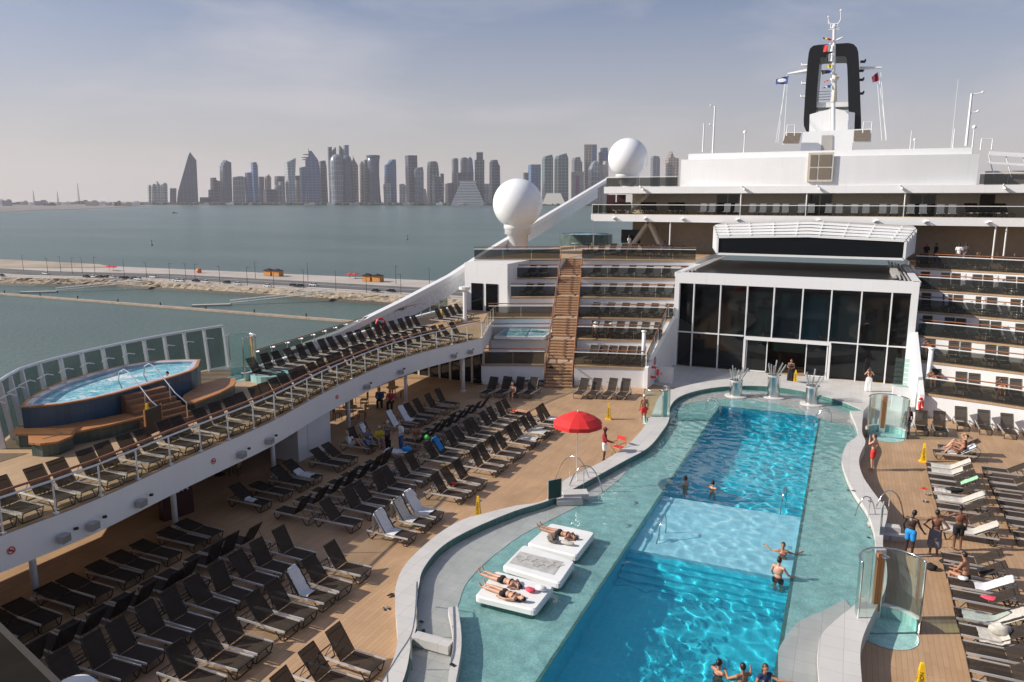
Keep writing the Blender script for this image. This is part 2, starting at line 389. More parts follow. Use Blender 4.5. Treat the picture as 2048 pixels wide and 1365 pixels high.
mh = N(t, 'ShaderNodeMix', data_type='RGBA'); mh.inputs[7].default_value = (8.6, 7.8, 7.3, 1); t.links.new(rh.outputs[0], mh.inputs[0]); t.links.new(mxs.outputs[2], mh.inputs[6]); t.links.new(mh.outputs[2], bg.inputs[0])
bg.inputs[1].default_value = .062
scene.view_settings.view_transform = 'Standard'; scene.view_settings.look = 'None'; scene.view_settings.exposure = 0; scene.view_settings.gamma = 1
scene.cycles.transparent_max_bounces = 24; scene.cycles.max_bounces = 8; scene.cycles.volume_bounces = 0
HORD = ['first', 'second', 'third', 'fourth', 'fifth', 'sixth', 'seventh', 'eighth', 'ninth', 'tenth', 'eleventh', 'twelfth', 'thirteenth', 'fourteenth', 'fifteenth', 'sixteenth', 'seventeenth', 'eighteenth', 'nineteenth', 'twentieth']
HORD += ['twenty-' + a for a in HORD[:9]] + ['thirtieth'] + ['thirty-' + a for a in HORD[:9]] + ['fortieth'] + ['forty-' + a for a in HORD[:9]] + ['fiftieth']
# ================================================================ SEA, SHORE, SKYLINE
SEA = -38.0
def sea_mat():
    m, t, b = nt('sea_water'); co = N(t, 'ShaderNodeTexCoord')
    b.inputs['Roughness'].default_value = .28; b.inputs['IOR'].default_value = 1.33; b.inputs['Specular IOR Level'].default_value = .4
    n = N(t, 'ShaderNodeTexNoise'); n.inputs['Scale'].default_value = .006; n.inputs['Detail'].default_value = 5
    mp = N(t, 'ShaderNodeMapping'); mp.inputs['Scale'].default_value = (.5, 1.6, 1); mp.inputs['Rotation'].default_value = (0, 0, .6)
    t.links.new(co.outputs['Object'], mp.inputs[0]); t.links.new(mp.outputs[0], n.inputs['Vector'])
    r = ramp(t, n.outputs['Fac'], [(.35, (.058, .098, .084)), (.65, (.088, .134, .116))]); t.links.new(r.outputs[0], b.inputs['Base Color'])
    a = N(t, 'ShaderNodeTexNoise'); a.inputs['Scale'].default_value = .55; a.inputs['Detail'].default_value = 5; a.inputs['Roughness'].default_value = .6
    mq = N(t, 'ShaderNodeMapping'); mq.inputs['Scale'].default_value = (.6, 1.5, 1); mq.inputs['Rotation'].default_value = (0, 0, .5)
    t.links.new(co.outputs['Object'], mq.inputs[0]); t.links.new(mq.outputs[0], a.inputs['Vector'])
    bp = N(t, 'ShaderNodeBump'); bp.inputs['Strength'].default_value = 1; bp.inputs['Distance'].default_value = .55
    t.links.new(a.outputs['Fac'], bp.inputs['Height']); t.links.new(bp.outputs[0], b.inputs['Normal']); return m
mb = MB(); mb.add([(-11000, -3000, SEA), (11000, -3000, SEA), (11000, 11000, SEA), (-11000, 11000, SEA)], [(0, 1, 2, 3)])
struct('sea', mb, sea_mat())
M['sand'] = mat('pale_sand', (.33, .275, .21), .9, var=.2, scale=.03)
M['paving'] = mat('pale_promenade_paving', (.40, .355, .32), .85, var=.12, scale=.05)
M['asphalt'] = mat('asphalt', (.10, .098, .095), .9, var=.15, scale=.1)
M['rock'] = mat('limestone_rock', (.30, .245, .18), .95, var=.35, scale=.6, detail=8)
M['rockwet'] = mat('wet_rock', (.045, .038, .028), .7, var=.3, scale=.5)
M['concrete'] = mat('weathered_concrete', (.33, .26, .20), .85, var=.2, scale=.3)
M['greyconc'] = mat('grey_concrete', (.40, .38, .36), .85, var=.15, scale=.3)
M['foliage'] = mat('dark_foliage', (.03, .05, .025), .9, var=.5, scale=.05)
M['pole'] = mat('dark_lamp_pole', (.03, .03, .03), .5, var=.1)
# promontory with road: runs along X about 310 m away
mb = MB(); mb.prism([(-720, 300), (-470, 294.5), (-392, 318), (200, 321), (200, 390), (-225, 388), (-360, 384), (-590, 372), (-900, 352)], SEA - 1, -34.05); struct('promontory_ground', mb, M['paving'])
mb = MB(); mb.prism([(-1000, 300), (-600, 322), (-500, 350), (-470, 372), (-500, 384), (-600, 384), (-800, 372), (-1000, 362)], SEA - .8, -33.80); struct('sand_ground', mb, M['sand'])
mb = MB(); mb.sheet([[(-1000, 312), (-470, 312), (-392, 331), (200, 334), (200, 356), (-392, 352), (-480, 333), (-1000, 331)]], -33.85); struct('road', mb, M['asphalt'])
mb = MB()
for off in (341.5, 342.5):
    mb.add([(-392, off, -33.835), (200, off + 2, -33.835), (200, off + 2.25, -33.835), (-392, off + .25, -33.835)], [(0, 1, 2, 3)])
struct('road_marking', mb, mat('road_paint', (.7, .7, .68), .7, var=.05))
random.seed(3)
mb = MB()   # revetment slope built of stones
path = [(-720, 294), (-468, 290), (-440, 295), (-392, 312), (-293, 313.5), (-194, 312), (100, 314)]
pr_ = resample(path, 330); top = offset(pr_, 6.5)
K = 9; g = []
for i in range(len(pr_)):
    for k in range(K + 1):
        q = k / K; p = (lerp(pr_[i][0], top[i][0], q), lerp(pr_[i][1], top[i][1], q)); z = lerp(SEA - .3, -33.9, q)
        e = .75 if 0 < k < K else .15
        g.append((p[0] + random.uniform(-e, e), p[1] + random.uniform(-e, e), z + random.uniform(-e, e) * .8))
mb.add(g, [(i * (K + 1) + k, (i + 1) * (K + 1) + k, (i + 1) * (K + 1) + k + 1, i * (K + 1) + k + 1) for i in range(len(pr_) - 1) for k in range(K)])
struct('rock_revetment_ground', mb, M['rock'])
mb = MB(); a = offset(pr_, -.7); mb.strip([(p[0], p[1], SEA + .02) for p in a], [(p[0], p[1] , SEA + 1.3) for p in offset(pr_, .9)]); struct('wet_rock_ground', mb, M['rockwet'])
tw = []
for i in range(90):
    u = random.random(); p = pr_[int(u * 200) + 100]
mb = MB()
for i in range(len(pr_) - 1): 
    a, b = offset(pr_, 7)[i], pr_[min(i + 1, 329)]
mb.tube([(p[0], p[1], -33.1) for p in offset(pr_, 7.2)[60:]], .07, 4)
for p in offset(pr_, 7.2)[60::3]: mb.bar((p[0], p[1], -34), (p[0], p[1], -33.1), .06, 4)
tag(mb.build('quay_railing', M['pole']), 'long thin dark railing along the top of the rock slope', 'railing')
# pontoon and gangways
t_ = thing('floating_pontoon', 'long narrow brown pontoon floating on the sea parallel to the rock slope', 'pontoon')
mb = MB(); mb.box(-290, 261.5, SEA + .25, 262, 3.0, .9); mb.build('pontoon_deck', M['concrete'], t_)
mb = MB()
for i in range(9): mb = MB(); mb.box(-418 + i * 29, 262.6, SEA + 1.3, .45, .45, 1.5); mb.build('mooring_pile', M['pole'], t_)

for gi, (x, lab) in enumerate(((-388, 'white truss gangway nearer the sandy end, ramping down from the quay to the pontoon'), (-262, 'white truss gangway ramping from the quay to the pontoon, right of the other one'))):
    g = thing('gangway', lab, 'gangway', (0, 0, 0), 0, 'gangways to the pontoon')
    a, b = V((x + 22, 314, -33.4)), V((x - 14, 281, SEA + 1.0))
    mb = MB(); mb.beam(a, b, 2.2, .25); mb.build('walkway', M['greyconc'], g)
    mb = MB(); d = (b - a); s_ = V((-d.y, d.x, 0)).normalized() * 1.1
    for s in (1, -1):
        mb.bar(a + s_ * s + V((0, 0, 1.3)), b + s_ * s + V((0, 0, 1.3)), .12, 4)
        for k in range(19):
            q = a + d * (k / 18) + s_ * s; mb.bar(q, q + V((0, 0, 1.3)), .1, 4)
    mb.build('truss', M['white2'], g)
    mb = MB(); mb.box(x - 20, 275, SEA + .4, 18, 3.2, .7, rz=atan2(9, 12)); mb.build('landing_stage', M['greyconc'], g)
# sea lamps
def lamp_post(name, label, grp):
    t = thing(name, label, 'lamp post', (0, 0, 0), 0, grp)
    mb = MB(); mb.bar((0, 0, 0), (0, 0, 10), .16, 5, .09); mb.build('pole', M['pole'], t)
    mb = MB(); mb.box(.7, 0, 10, 1.6, .3, .14); mb.build('lamp_head', M['pole'], t); return t
lp0 = lamp_post('street_lamp', 'x', 'thin dark street lamps along the quay road')
XS = [550 + i * 62 for i in range(6)]
pts = [(47, 542), (96, 549), (122, 545), (145, 548), (165, 547), (190, 546), (249, 555), (294, 560), (340, 562), (372, 561), (391, 564), (440, 569), (495, 572), (511, 558), (548, 576), (608, 578), (616, 562), (672, 582), (733, 586), (792, 568), (802, 589), (859, 575)]
for i, (x, y) in enumerate(pts):
    p = at(x, y, -33.9); lab = f'{HORD[i]} slender dark street lamp from the left along the quay road'
    if i == 0: lp0.location = p; lp0['label'] = lab
    else: dup(lp0, p, random.uniform(0, 6), lab)
# cars
def car(colm):
    t = thing('parked_car', 'x', 'car', (0, 0, 0), 0, 'cars along the quay road')
    mb = MB(); mb.box(0, 0, .62, 4.6, 1.85, .7); mb.add([(-1.7, -.85, .97), (1.3, -.85, .97), (1.3, .85, .97), (-1.7, .85, .97), (-1.2, -.7, 1.55), (.6, -.7, 1.55), (.6, .7, 1.55), (-1.2, .7, 1.55)], [(4, 5, 6, 7)]); mb.build('body', colm, t)
    mb = MB(); mb.add([(-1.7, -.84, .97), (1.3, -.84, .97), (1.3, .84, .97), (-1.7, .84, .97), (-1.2, -.69, 1.54), (.6, -.69, 1.54), (.6, .69, 1.54), (-1.2, .69, 1.54)], [(0, 1, 5, 4), (1, 2, 6, 5), (2, 3, 7, 6), (3, 0, 4, 7)]); mb.build('windows', M['blackglass'], t)
    for sx in (-1.4, 1.4):
        for sy in (-.85, .85):
            mb = MB(); mb.bar((sx, sy - .12, .33), (sx, sy + .12, .33), .33, 10); mb.build('wheel', M['black'], t)
    return t
cars = {'white': car(M['white']), 'black': car(M['blackpaint'])}
cpts = [(3, 552, 'black'), (92, 548, 'white'), (173, 554, 'black'), (186, 554, 'white'), (200, 555, 'black'), (213, 555, 'black'), (226, 556, 'white'), (245, 557, 'black'), (252, 557, 'black'), (268, 558, 'black'), (276, 559, 'white'), (307, 555, 'white'), (353, 562, 'white'), (363, 563, 'white'), (392, 563, 'black'), (412, 565, 'white'), (454, 566, 'black'), (476, 569, 'white'), (587, 572, 'black'), (600, 573, 'black'), (627, 571, 'white'), (752, 583, 'black'), (782, 583, 'black'), (536, 573, 'white')]
used = set()
for i, (x, y, c) in enumerate(cpts):
    lab = f'{HORD[i]} car from the left on the quay road, {c} paint'
    p = at(x, y + 1, -33.83)
    if c not in used: used.add(c); o = cars[c]; o.location = p; o['label'] = lab; o.rotation_euler = (0, 0, .02)
    else: dup(cars[c], p, random.choice((.02, pi + .02)), lab)
# kiosks
for (x, y, lab) in ((547, 550, 'pair of orange timber kiosks on the promenade, the pair farther left'), (746, 561, 'pair of orange timber kiosks on the promenade nearest the ship')):
    p = at(x, y + 2, -33.9); k = thing('kiosk', lab, 'kiosk', p, 0, 'orange kiosks on the promenade')
    for s in (-1, 1):
        mb = MB(); mb.prism([(s * 3.4 - 2.6, -2), (s * 3.4 + 2.6, -2), (s * 3.4 + 2.8, 2), (s * 3.4 - 2.8, 2)], 0, 3.2); mb.build('kiosk_wall', mat('orange_timber', (.50, .22, .05), .7, var=.3, scale=1), k)
        mb = MB(); mb.add([(s * 3.4 - 3, -2.6, 3.2), (s * 3.4 + 3, -2.6, 3.2), (s * 3.4 + 3, 2.6, 3.2), (s * 3.4 - 3, 2.6, 3.2), (s * 3.4, 0, 4.6)], [(0, 1, 4), (1, 2, 4), (2, 3, 4), (3, 0, 4), (3, 2, 1, 0)]); mb.build('roof', M['darkmetal'], k)
p = at(398, 546, -33.9); mb = MB(); mb.lathe([(0, 0), (1.6, .1), (1.7, 1.6), (1.2, 2.6), (0, 3)], n=12); tag(mb.build('kiosk', mat('orange_panel', (.6, .16, .03)), loc=p), 'small round orange booth standing alone on the promenade', 'kiosk')
for i, (x, y) in enumerate([(219, 541), (227, 542), (700, 557), (711, 557)]):
    p = at(x, y, -33.9); q = thing('parasol', ['red canopy leftmost on the far edge of the promenade', 'second red canopy beside the leftmost one on the promenade', 'red canopy between the two kiosk pairs, left one', 'red canopy between the two kiosk pairs, right one'][i], 'parasol', p, 0, 'red canopies on the promenade')
    mb = MB(); mb.bar((0, 0, 0), (0, 0, 2.6), .12, 5); mb.build('pole', M['pole'], q); mb = MB(); mb.lathe([(0, 3.4), (2.4, 2.5), (2.3, 2.3)], n=8); mb.build('canopy', M['clothred'], q)
# boats, buoys
for i, (x, y, s, lab) in enumerate([(350, 427, 5, 'small dark dhow on the open sea below the pointed tower'), (960, 417, 3.5, 'tiny white boat off the stepped pyramid hotel'), (815, 480, 1.2, 'small dark navigation buoy on the sea, the one nearer the ship'), (304, 491, 1.2, 'small dark navigation buoy on the sea toward the left')]):
    p = at(x, y, SEA)
    if i < 2:
        b = thing('boat', lab, 'boat', p, .6)
        mb = MB(); L = s * 2; mb.add([(-L, -s * .45, s * .3), (L * .6, -s * .45, s * .3), (L, 0, s * .5), (L * .6, s * .45, s * .3), (-L, s * .45, s * .3), (-L * .9, -s * .3, -.3), (L * .6, -s * .2, -.3), (L * .8, 0, -.3), (L * .6, s * .2, -.3), (-L * .9, s * .3, -.3)], [(0, 1, 2, 3, 4), (0, 5, 6, 1), (1, 6, 7, 2), (2, 7, 8, 3), (3, 8, 9, 4), (4, 9, 5, 0)])
        mb.build('hull', M['darkmetal'] if i == 0 else M['white'], b)
        mb = MB(); mb.box(-L * .3, 0, s * .6, L * .7, s * .5, s * .6); mb.build('cabin', M['white'] if i else M['concrete'], b)
    else:
        mb = MB(); mb.lathe([(0, -.3), (1.2, 0), (1, .8), (.25, 1.2), (.2, 4.5), (.5, 4.6), (.4, 5.6), (0, 5.8)], n=8); tag(mb.build('buoy', M['pole'], loc=p), lab, 'buoy')
# ---- coast
shore = [(-400, 448), (-150, 433), (0, 425), (60, 421.5), (150, 419), (240, 415), (330, 411.5), (450, 410.5), (700, 409.5), (1000, 408.5), (1300, 407.5), (1500, 407)]
sp = [at(x, y, -37.5) for x, y in shore]
bk = [far(x, 400, 8300) for x in (1700, 1200, 700, 200, -500)]
mb = MB(); mb.prism([(p.x, p.y) for p in sp] + [(p.x, p.y) for p in bk], SEA - 1, -37.2); struct('far_shore_ground', mb, mat('hazy_shore_earth', (.17, .155, .14), .9, var=.3, scale=.01))
FC = {'blue': facade('blue_glass_facade', (.035, .10, .24), (.11, .20, .34), 34, 22), 'green': facade('green_glass_facade', (.04, .085, .095), (.15, .20, .19), 30, 26),
      'grey': facade('grey_facade', (.075, .095, .13), (.20, .21, .23), 28, 20), 'tan': facade('tan_facade', (.16, .14, .13), (.40, .32, .26), 26, 24),
      'light': facade('pale_facade', (.22, .27, .29), (.46, .50, .50), 26, 22), 'dark': facade('dark_facade', (.022, .038, .07), (.11, .13, .17), 40, 26),
      'cream': facade('cream_facade', (.28, .26, .24), (.55, .52, .47), 900, 9), 'slate': facade('slate_facade', (.045, .075, .13), (.11, .14, .20), 30, 18), 'silver': facade('silver_facade', (.14, .18, .225), (.30, .32, .34), 24, 40)}
def tower(lab, D, outline, fc, depth=None, extras=()):
    """outline: list of pixel points of the silhouette; extruded along the view direction by its own depth"""
    xs = [p[0] for p in outline]; cx = (min(xs) + max(xs)) / 2; wd = (max(xs) - min(xs)) * D / FP
    base = far(cx, 405, D); base.z = -37.3; dirv = V((base.x, base.y, 0)).normalized(); side = V((dirv.y, -dirv.x, 0)); rz = atan2(side.y, side.x)
    t = thing('tower', lab, 'skyscraper', base, rz, 'towers of the skyline across the bay')
    depth = depth or wd * .8
    def loc(px, py):
        p = far(px, py, D); return ((p - base).dot(side), max(p.z + 37.3, 0))
    pp = [loc(*p) for p in outline]; n = len(pp); mb = MB()
    ar = sum(pp[i][0] * pp[(i + 1) % n][1] - pp[(i + 1) % n][0] * pp[i][1] for i in range(n))
    if ar < 0: pp = pp[::-1]
    sk = .26 * wd if not extras and 'pointed tower' not in lab else 0; xmin = min(p[0] for p in pp); pp = [(xmin + sk + (x - xmin) * (wd - sk) / wd, z) for x, z in pp]
    vs = [(x, 0, z) for x, z in pp] + [(x - sk, depth, z) for x, z in pp]
    tr = tessellate_polygon([[V((x, z, 0)) for x, z in pp]]); fs = [((i + 1) % n, i, n + i, n + (i + 1) % n) for i in range(n)]
    for a in tr: 
        q = [V((pp[i][0], pp[i][1], 0)) for i in a]
        if (q[1] - q[0]).cross(q[2] - q[0]).z < 0: a = a[::-1]
        fs.append(tuple(a)); fs.append((a[2] + n, a[1] + n, a[0] + n))
    mb.add(vs, fs); mb.build('tower_body', FC[fc], t)
    for e in extras:
        mb = MB()
        if e[0] == 'spire': x, z0 = loc(e[1], e[3]); _, z1 = loc(e[1], e[2]); mb.bar((x, depth / 2, z0 - 5), (x, depth / 2, z1), 5, 5, .8); mb.build('spire', FC['grey'], t)
        if e[0] == 'disc': x0, z = loc(e[1], e[3]); x1, _ = loc(e[2], e[3]); r = (x1 - x0) / 2; mb.lathe([(0, -5), (r, -3), (r, 3), (0, 5)], (x0 + x1) / 2, depth / 2, z, 14); mb.build('disc_deck', FC['dark'], t)
        if e[0] == 'box': x0, z0 = loc(e[1], e[4]); x1, z1 = loc(e[2], e[3]); mb.box((x0 + x1) / 2, depth / 2, (z0 + z1) / 2, x1 - x0, depth * (e[6] if len(e) > 6 else .7), z1 - z0); mb.build('roof_block', FC[e[5]], t)
        if e[0] == 'line':
            (xa, za), (xb, zb) = loc(e[1], e[2]), loc(e[3], e[4]); mb.bar((xa, -2, za), (xb, -2, zb), e[5], 4); mb.build('facade_band', FC['light'], t)
    return t
def round_tower(lab, D, cx, ybase, prof, fc, extras=()):
    """prof: list of (half width px, y px)"""
    base = far(cx, 405, D); base.z = -37.3
    t = thing('tower', lab, 'skyscraper', base, 0, 'towers of the skyline across the bay')
    k = D / FP; mb = MB(); pf = [(hw * k, max(far(cx, y, D).z + 37.3, 0)) for hw, y in prof]
    mb.lathe([(pf[0][0], 0)] + pf[1:] if False else pf, n=20); mb.build('tower_body', FC[fc], t, True)
    for r0, r1, y, c in extras:
        z = far(cx, y, D).z + 37.3; mb = MB(); mb.lathe([(r0 * k, -4), (r1 * k, -4), (r1 * k, 6), (r0 * k, 6)], 0, 0, z, 20); mb.build('crown_ring', FC[c], t)
    return t
def rect(x0, x1, y): return [(x0, 412), (x0, y), (x1, y), (x1, 412)]
def arch(x0, x1, y, h=10): 
    m = (x0 + x1) / 2; return [(x0, 412)] + [(m - (x1 - x0) / 2 * cos(a), y + h - h * sin(a)) for a in (0, .4, .8, 1.2, pi / 2, pi - 1.2, pi - .8, pi - .4, pi)] + [(x1, 412)]
DF, DB = 6450, 6900
for a in [
 ('slim pale tower at the far left end of the skyline', DF, arch(296, 303, 370, 4), 'light'), ('slim pale tower with rounded top, second from the skyline left end', DF, arch(304, 312, 368, 4), 'light'),
 ('slim pale tower with pointed fin top near the left end', DF, [(311, 412), (312, 362), (316, 366), (322, 372), (322, 412)], 'light'), ('rounded pale tower right of the pointed fin one', DF, arch(322.5, 335.5, 366, 6), 'light'),
 ('short grey block just left of the big pointed tower', DF, rect(340, 353, 377), 'grey'),
 ('large dark triangular pointed tower standing alone on the left', DF - 40, [(353.5, 412), (356, 384), (376, 314), (380, 305), (385, 312), (392.8, 321.5), (396.5, 400), (397.7, 412)], 'slate'),
 ('low dark block right of the big pointed tower', DF, rect(399.6, 417, 395), 'dark'),
 ('stepped dark building with a narrow crane top', DF, [(417, 412), (417, 380), (423, 379), (423, 356), (430, 356), (431, 361), (440.6, 363), (440.6, 412)], 'dark'),
 ('grey blue tower with a slanting rust coloured crest', DF, [(440.7, 412), (440.7, 332), (444, 331), (444, 326), (448, 325), (449, 321), (456, 324), (463, 326), (465, 412)], 'slate'),
 ('broad pale grey slab with curved brown roofline', DF, arch(466, 491, 353, 3), 'silver'),
 ('short bright blue tower left of the tall blue one', DF, [(492, 412), (490.5, 346), (504, 345), (506, 412)], 'blue'),
 ('tall slim blue tower with sloping shoulder', DF - 30, [(505, 412), (502, 326), (511, 325), (515, 333), (518, 412)], 'blue'),
 ('grey mid rise block behind the tall slim blue tower', DB, rect(515, 529, 354), 'grey'), ('grey tower with stepped top and tiny dome', DB, [(530, 412), (530, 354), (534, 352), (536, 349), (539, 352), (543, 355), (543, 412)], 'tan'),
 ('low brown block at the foot of the stepped grey tower', DF, rect(527, 551, 379), 'dark'), ('dark flat topped block left of the flared pale blue tower', DB, rect(549.5, 570, 353), 'dark'), ('pale block in front of the dark flat topped block', DF, [(551, 412), (549, 371), (559, 371), (559, 364), (569, 364), (571, 412)], 'silver'),
 ('small brown slab between flared tower and big blue tower', DB, rect(590, 601, 361), 'tan'), ('dark block behind the flared pale blue tower', DB + 60, rect(588, 602, 352), 'dark'),
 ('blue tower attached to the left of the spired blue tower', DF, [(601, 412), (599, 336), (611, 334), (612, 412)], 'blue'),
 ('dark grey green tower right of the spired blue tower', DF + 30, [(641, 412), (638, 323), (649, 322), (652, 333), (656, 412)], 'green'),
 ('left of the two very tall thin dark slabs behind the dome tower', DB, [(659, 412), (655.5, 296), (664, 295.5), (664, 412)], 'dark'), ('tall thin slab with slanting top, left of the gap', DB, [(663.8, 412), (664, 304), (673, 296), (673.4, 412)], 'dark'),
 ('tall thin slab with slanting top, right of the gap', DB, [(679, 412), (678.7, 293), (688, 301), (688, 412)], 'dark'), ('tallest thin blue slab, rightmost of the four', DB, [(688.2, 412), (688.2, 292), (698, 292), (700, 412)], 'blue'),
 ('tan art deco tower with small spire right of tall slabs', DF + 10, [(699, 412), (700, 328), (705, 322), (707, 316), (710, 322), (716, 332), (718, 412)], 'tan', None, (('spire', 706.5, 311, 320),)),
 ('brown slab with ornate top left of the waisted tower', DB, [(720, 412), (720, 330), (725, 323), (728, 330), (728, 412)], 'tan'), ('green grey slab with curved top left of the waisted tower', DF + 20, arch(728, 737.5, 320, 4), 'green'),
 ('dark blue tower with tall slanting glass top and pale left edge', DF + 10, [(769, 412), (769, 331), (776, 328), (783, 320), (791, 320), (792, 325), (794, 412)], 'blue'), ('short pale tower in front of slanting glass tower', DF - 20, [(768, 412), (766.5, 369), (774, 369), (775, 367), (781, 368), (783, 412)], 'light'),
 ('short pale blue pair between slanted and flared slabs', DF, [(799, 412), (799, 369), (806, 368), (812, 372), (812, 412)], 'light'), ('dark tapered slab wider at its top', DF + 10, [(813, 412), (809.6, 312), (833.4, 312), (836, 412)], 'dark'),
 ('stepped grey tower right of the dark tapered slab', DF - 10, [(824.6, 412), (825, 340), (832, 336), (845, 335), (847.4, 345), (848, 412)], 'silver'), ('slender pale tower with lantern top', DF - 40, [(843, 412), (845, 388), (847, 378), (850, 378), (853, 388), (855, 412)], 'cream'),
 ('dark tower with open crown behind the half disc building', DF + 30, [(854, 412), (854, 344), (856, 324), (870, 323.5), (875, 328), (878, 346), (879, 412)], 'green'), ('dark block right of the half disc building', DB, rect(880, 888, 348), 'dark'),
 ('long low grey block left of the stepped pyramid', DF + 60, [(889, 412), (889, 368), (900, 366), (916, 369), (916, 412)], 'grey'), ('dark slab with rounded shoulder left of twin curved towers', DF + 40, arch(903.7, 917, 317.5, 3), 'grey'),
 ('dark podium joining the towers behind the stepped pyramid', DF + 10, rect(904, 947, 346), 'dark'), ('grey tower with pale cap, left of curved blue one', DF + 50, arch(921, 935, 316, 3), 'grey'), ('curved blue tower with rounded top behind pyramid', DF + 50, [(934, 412), (935, 318), (939, 315), (944, 320), (947, 345), (948, 412)], 'blue'),
 ('dark tower crowned by an open cube frame', DF + 40, rect(949.4, 968.7, 321), 'green', None, (('box', 953, 966, 306, 321, 'slate', .9),)), ('low pale blue block between pyramid and crowned tower', DF + 20, rect(965, 979, 368), 'light'),
 ('dark tower with stepped crown left of the white dome', DF + 40, [(978.4, 412), (979, 326), (983, 321), (993, 321), (995, 328), (999.5, 333), (1001, 412)], 'dark'),
 ('dark shrub like low tower left of the plain blue slab', DF, rect(1046, 1057, 346), 'green'), ('plain square blue slab between the two white domes', DB, rect(1056, 1081.5, 330), 'blue'),
 ('left twin of two tall dark grey towers with slanting caps', DF, [(1084, 412), (1084, 320), (1087, 314), (1103, 310.5), (1106, 318), (1107, 412)], 'green'), ('right twin of two tall dark grey towers with slanting caps', DF - 20, [(1108, 412), (1109, 320), (1112, 313), (1131, 308), (1136, 318), (1137, 412)], 'green'),
 ('grey tower with ornate stepped shoulders', DB, [(1142, 412), (1143, 322), (1147, 316), (1158, 315), (1160, 322), (1164, 326), (1165, 412)], 'grey'), ('pale slab with a purple banner hanging down its middle', DF, rect(1142, 1168, 344), 'cream'),
 ('tallest cream tower with blue glass right side', DB, rect(1168.7, 1193.6, 290.7), 'tan', None, (('box', 1184, 1192, 293, 330, 'blue', 1.05),)), ('pale grey tower before the tallest cream tower', DF, [(1176, 412), (1177, 338), (1184, 326), (1192, 322), (1199, 332), (1199, 412)], 'silver'),
 ('brown tower with teal glass top beside the white dome', DB, [(1197, 412), (1197, 306), (1202, 304), (1202, 297), (1214, 297), (1216, 310), (1218, 412)], 'blue'), ('cream tower with small domed top beside the white dome', DF, [(1199, 412), (1199, 330), (1207, 330), (1209, 323), (1213, 323), (1216, 330), (1218, 412)], 'cream'),
 ('dark twin topped tower right of the upper white dome', DB, [(1301, 412), (1301, 318), (1305, 313), (1317, 314), (1320, 320), (1320, 412)], 'grey'), ('cream tower with pointed pediment left of the ship block', DB, [(1329, 412), (1330, 318), (1335, 316), (1339, 304), (1345, 316), (1357, 318), (1357, 412)], 'tan')]:
    tower(*a)
round_tower('waisted cylindrical tower with a dark ring crown', DF - 10, 749, 410, [(14, 412), (12.2, 390), (11, 350), (11.5, 330), (13.2, 312), (0, 312)], 'slate', ((0, 13.8, 316, 'dark'),))
round_tower('bullet shaped grey brown tower with domed top', DF - 60, 676.5, 410, [(14, 412), (14, 340), (13.4, 325), (11, 316), (7, 312), (0, 309)], 'silver')
round_tower('second bullet shaped tower close behind the first', DF - 30, 697, 410, [(11, 412), (11, 345), (10, 325), (7, 315), (0, 311)], 'slate')
t = tower('flared pale blue tower with a slanting concave top', DF - 20, [(573, 412), (571, 370), (567.6, 326), (579, 322), (591.5, 317), (589.5, 350), (591, 412)], 'light')
tower('biggest blue tower with spire and stacked discs, slanting right side', DF - 60, [(613, 412), (610.6, 320), (617, 313), (617, 304), (623, 303), (636, 321), (640, 340), (642, 412)], 'blue', None, (('spire', 617.5, 296, 304), ('disc', 603, 621, 316), ('disc', 606, 621, 310), ('disc', 605, 621, 320)))
# half disc building
tower('half disc shaped building with white ribs on its curved side', DF - 50, [(864, 412), (864, 347)] + [(865 + 23.5 * sin(a), 380 - 33 * cos(a)) for a in (.3, .7, 1.1, 1.5, 1.9, 2.3, 2.7)] + [(868, 412)], 'dark', None, tuple(('line', 866 + 17 * sin(a), 380 - 27 * cos(a), 865 + 24 * sin(a), 380 - 34 * cos(a), 3) for a in [.35 + .2 * k for k in range(12)]) + (('box', 864.5, 869, 348, 410, 'light', 1.05),))
# stepped pyramid hotel
D = DF - 120; base = far(936, 405, D); base.z = -37.3; rz = atan2(-base.x, base.y) * -1
t = thing('hotel_building', 'white stepped pyramid shaped hotel on the shore', 'building', base, atan2(base.y, base.x) - pi / 2)
mb = MB(); k = D / FP; nfl = 15
for i in range(nfl):
    q = i / (nfl - 1); hw = lerp(34, 15, q) * k; z0 = (46 * k) * i / nfl; mb.box(0, 60, z0 + 46 * k / nfl * .31, hw * 2, hw * 1.5, 46 * k / nfl * .62)
mb.build('balcony_tiers', M['white'], t)
mb = MB(); mb.prism([(-31 * k, 20), (31 * k, 20), (31 * k, 100), (-31 * k, 100)], 0, 2)
for i in range(nfl):
    q = i / (nfl - 1); hw = lerp(33, 14, q) * k; z0 = 46 * k * i / nfl; mb.box(0, 60, z0 + 46 * k / nfl * .8, hw * 2 - 8, hw * 1.5 - 8, 46 * k / nfl * .42)
mb.build('recessed_floors', FC['dark'], t)
mb = MB(); mb.box(0, 60, 46 * k, 34 * k, 22 * k, 16); mb.build('roof', M['cream'], t)
mb = MB(); D2 = DF - 150; b2 = far(1108, 404, D2)
t = thing('theatre_building', 'low white trapezoid hall on the shore below the twin towers', 'building', (b2.x, b2.y, -37.3), atan2(b2.y, b2.x) - pi / 2)
k = D2 / FP; mb.add([(-24 * k, 0, 8), (24 * k, 0, 8), (24 * k, 200, 8), (-24 * k, 200, 8), (-15 * k, 40, 24 * k), (13 * k, 40, 24 * k), (13 * k, 160, 24 * k), (-15 * k, 160, 24 * k)], [(0, 1, 5, 4), (1, 2, 6, 5), (2, 3, 7, 6), (3, 0, 4, 7), (4, 5, 6, 7), (3, 2, 1, 0)]); mb.build('roof', mat('pale_roof', (.6, .57, .5)), t)
mb = MB(); mb.box(0, 100, 5, 42 * k, 160, 10); mb.build('wall', FC['dark'], t)
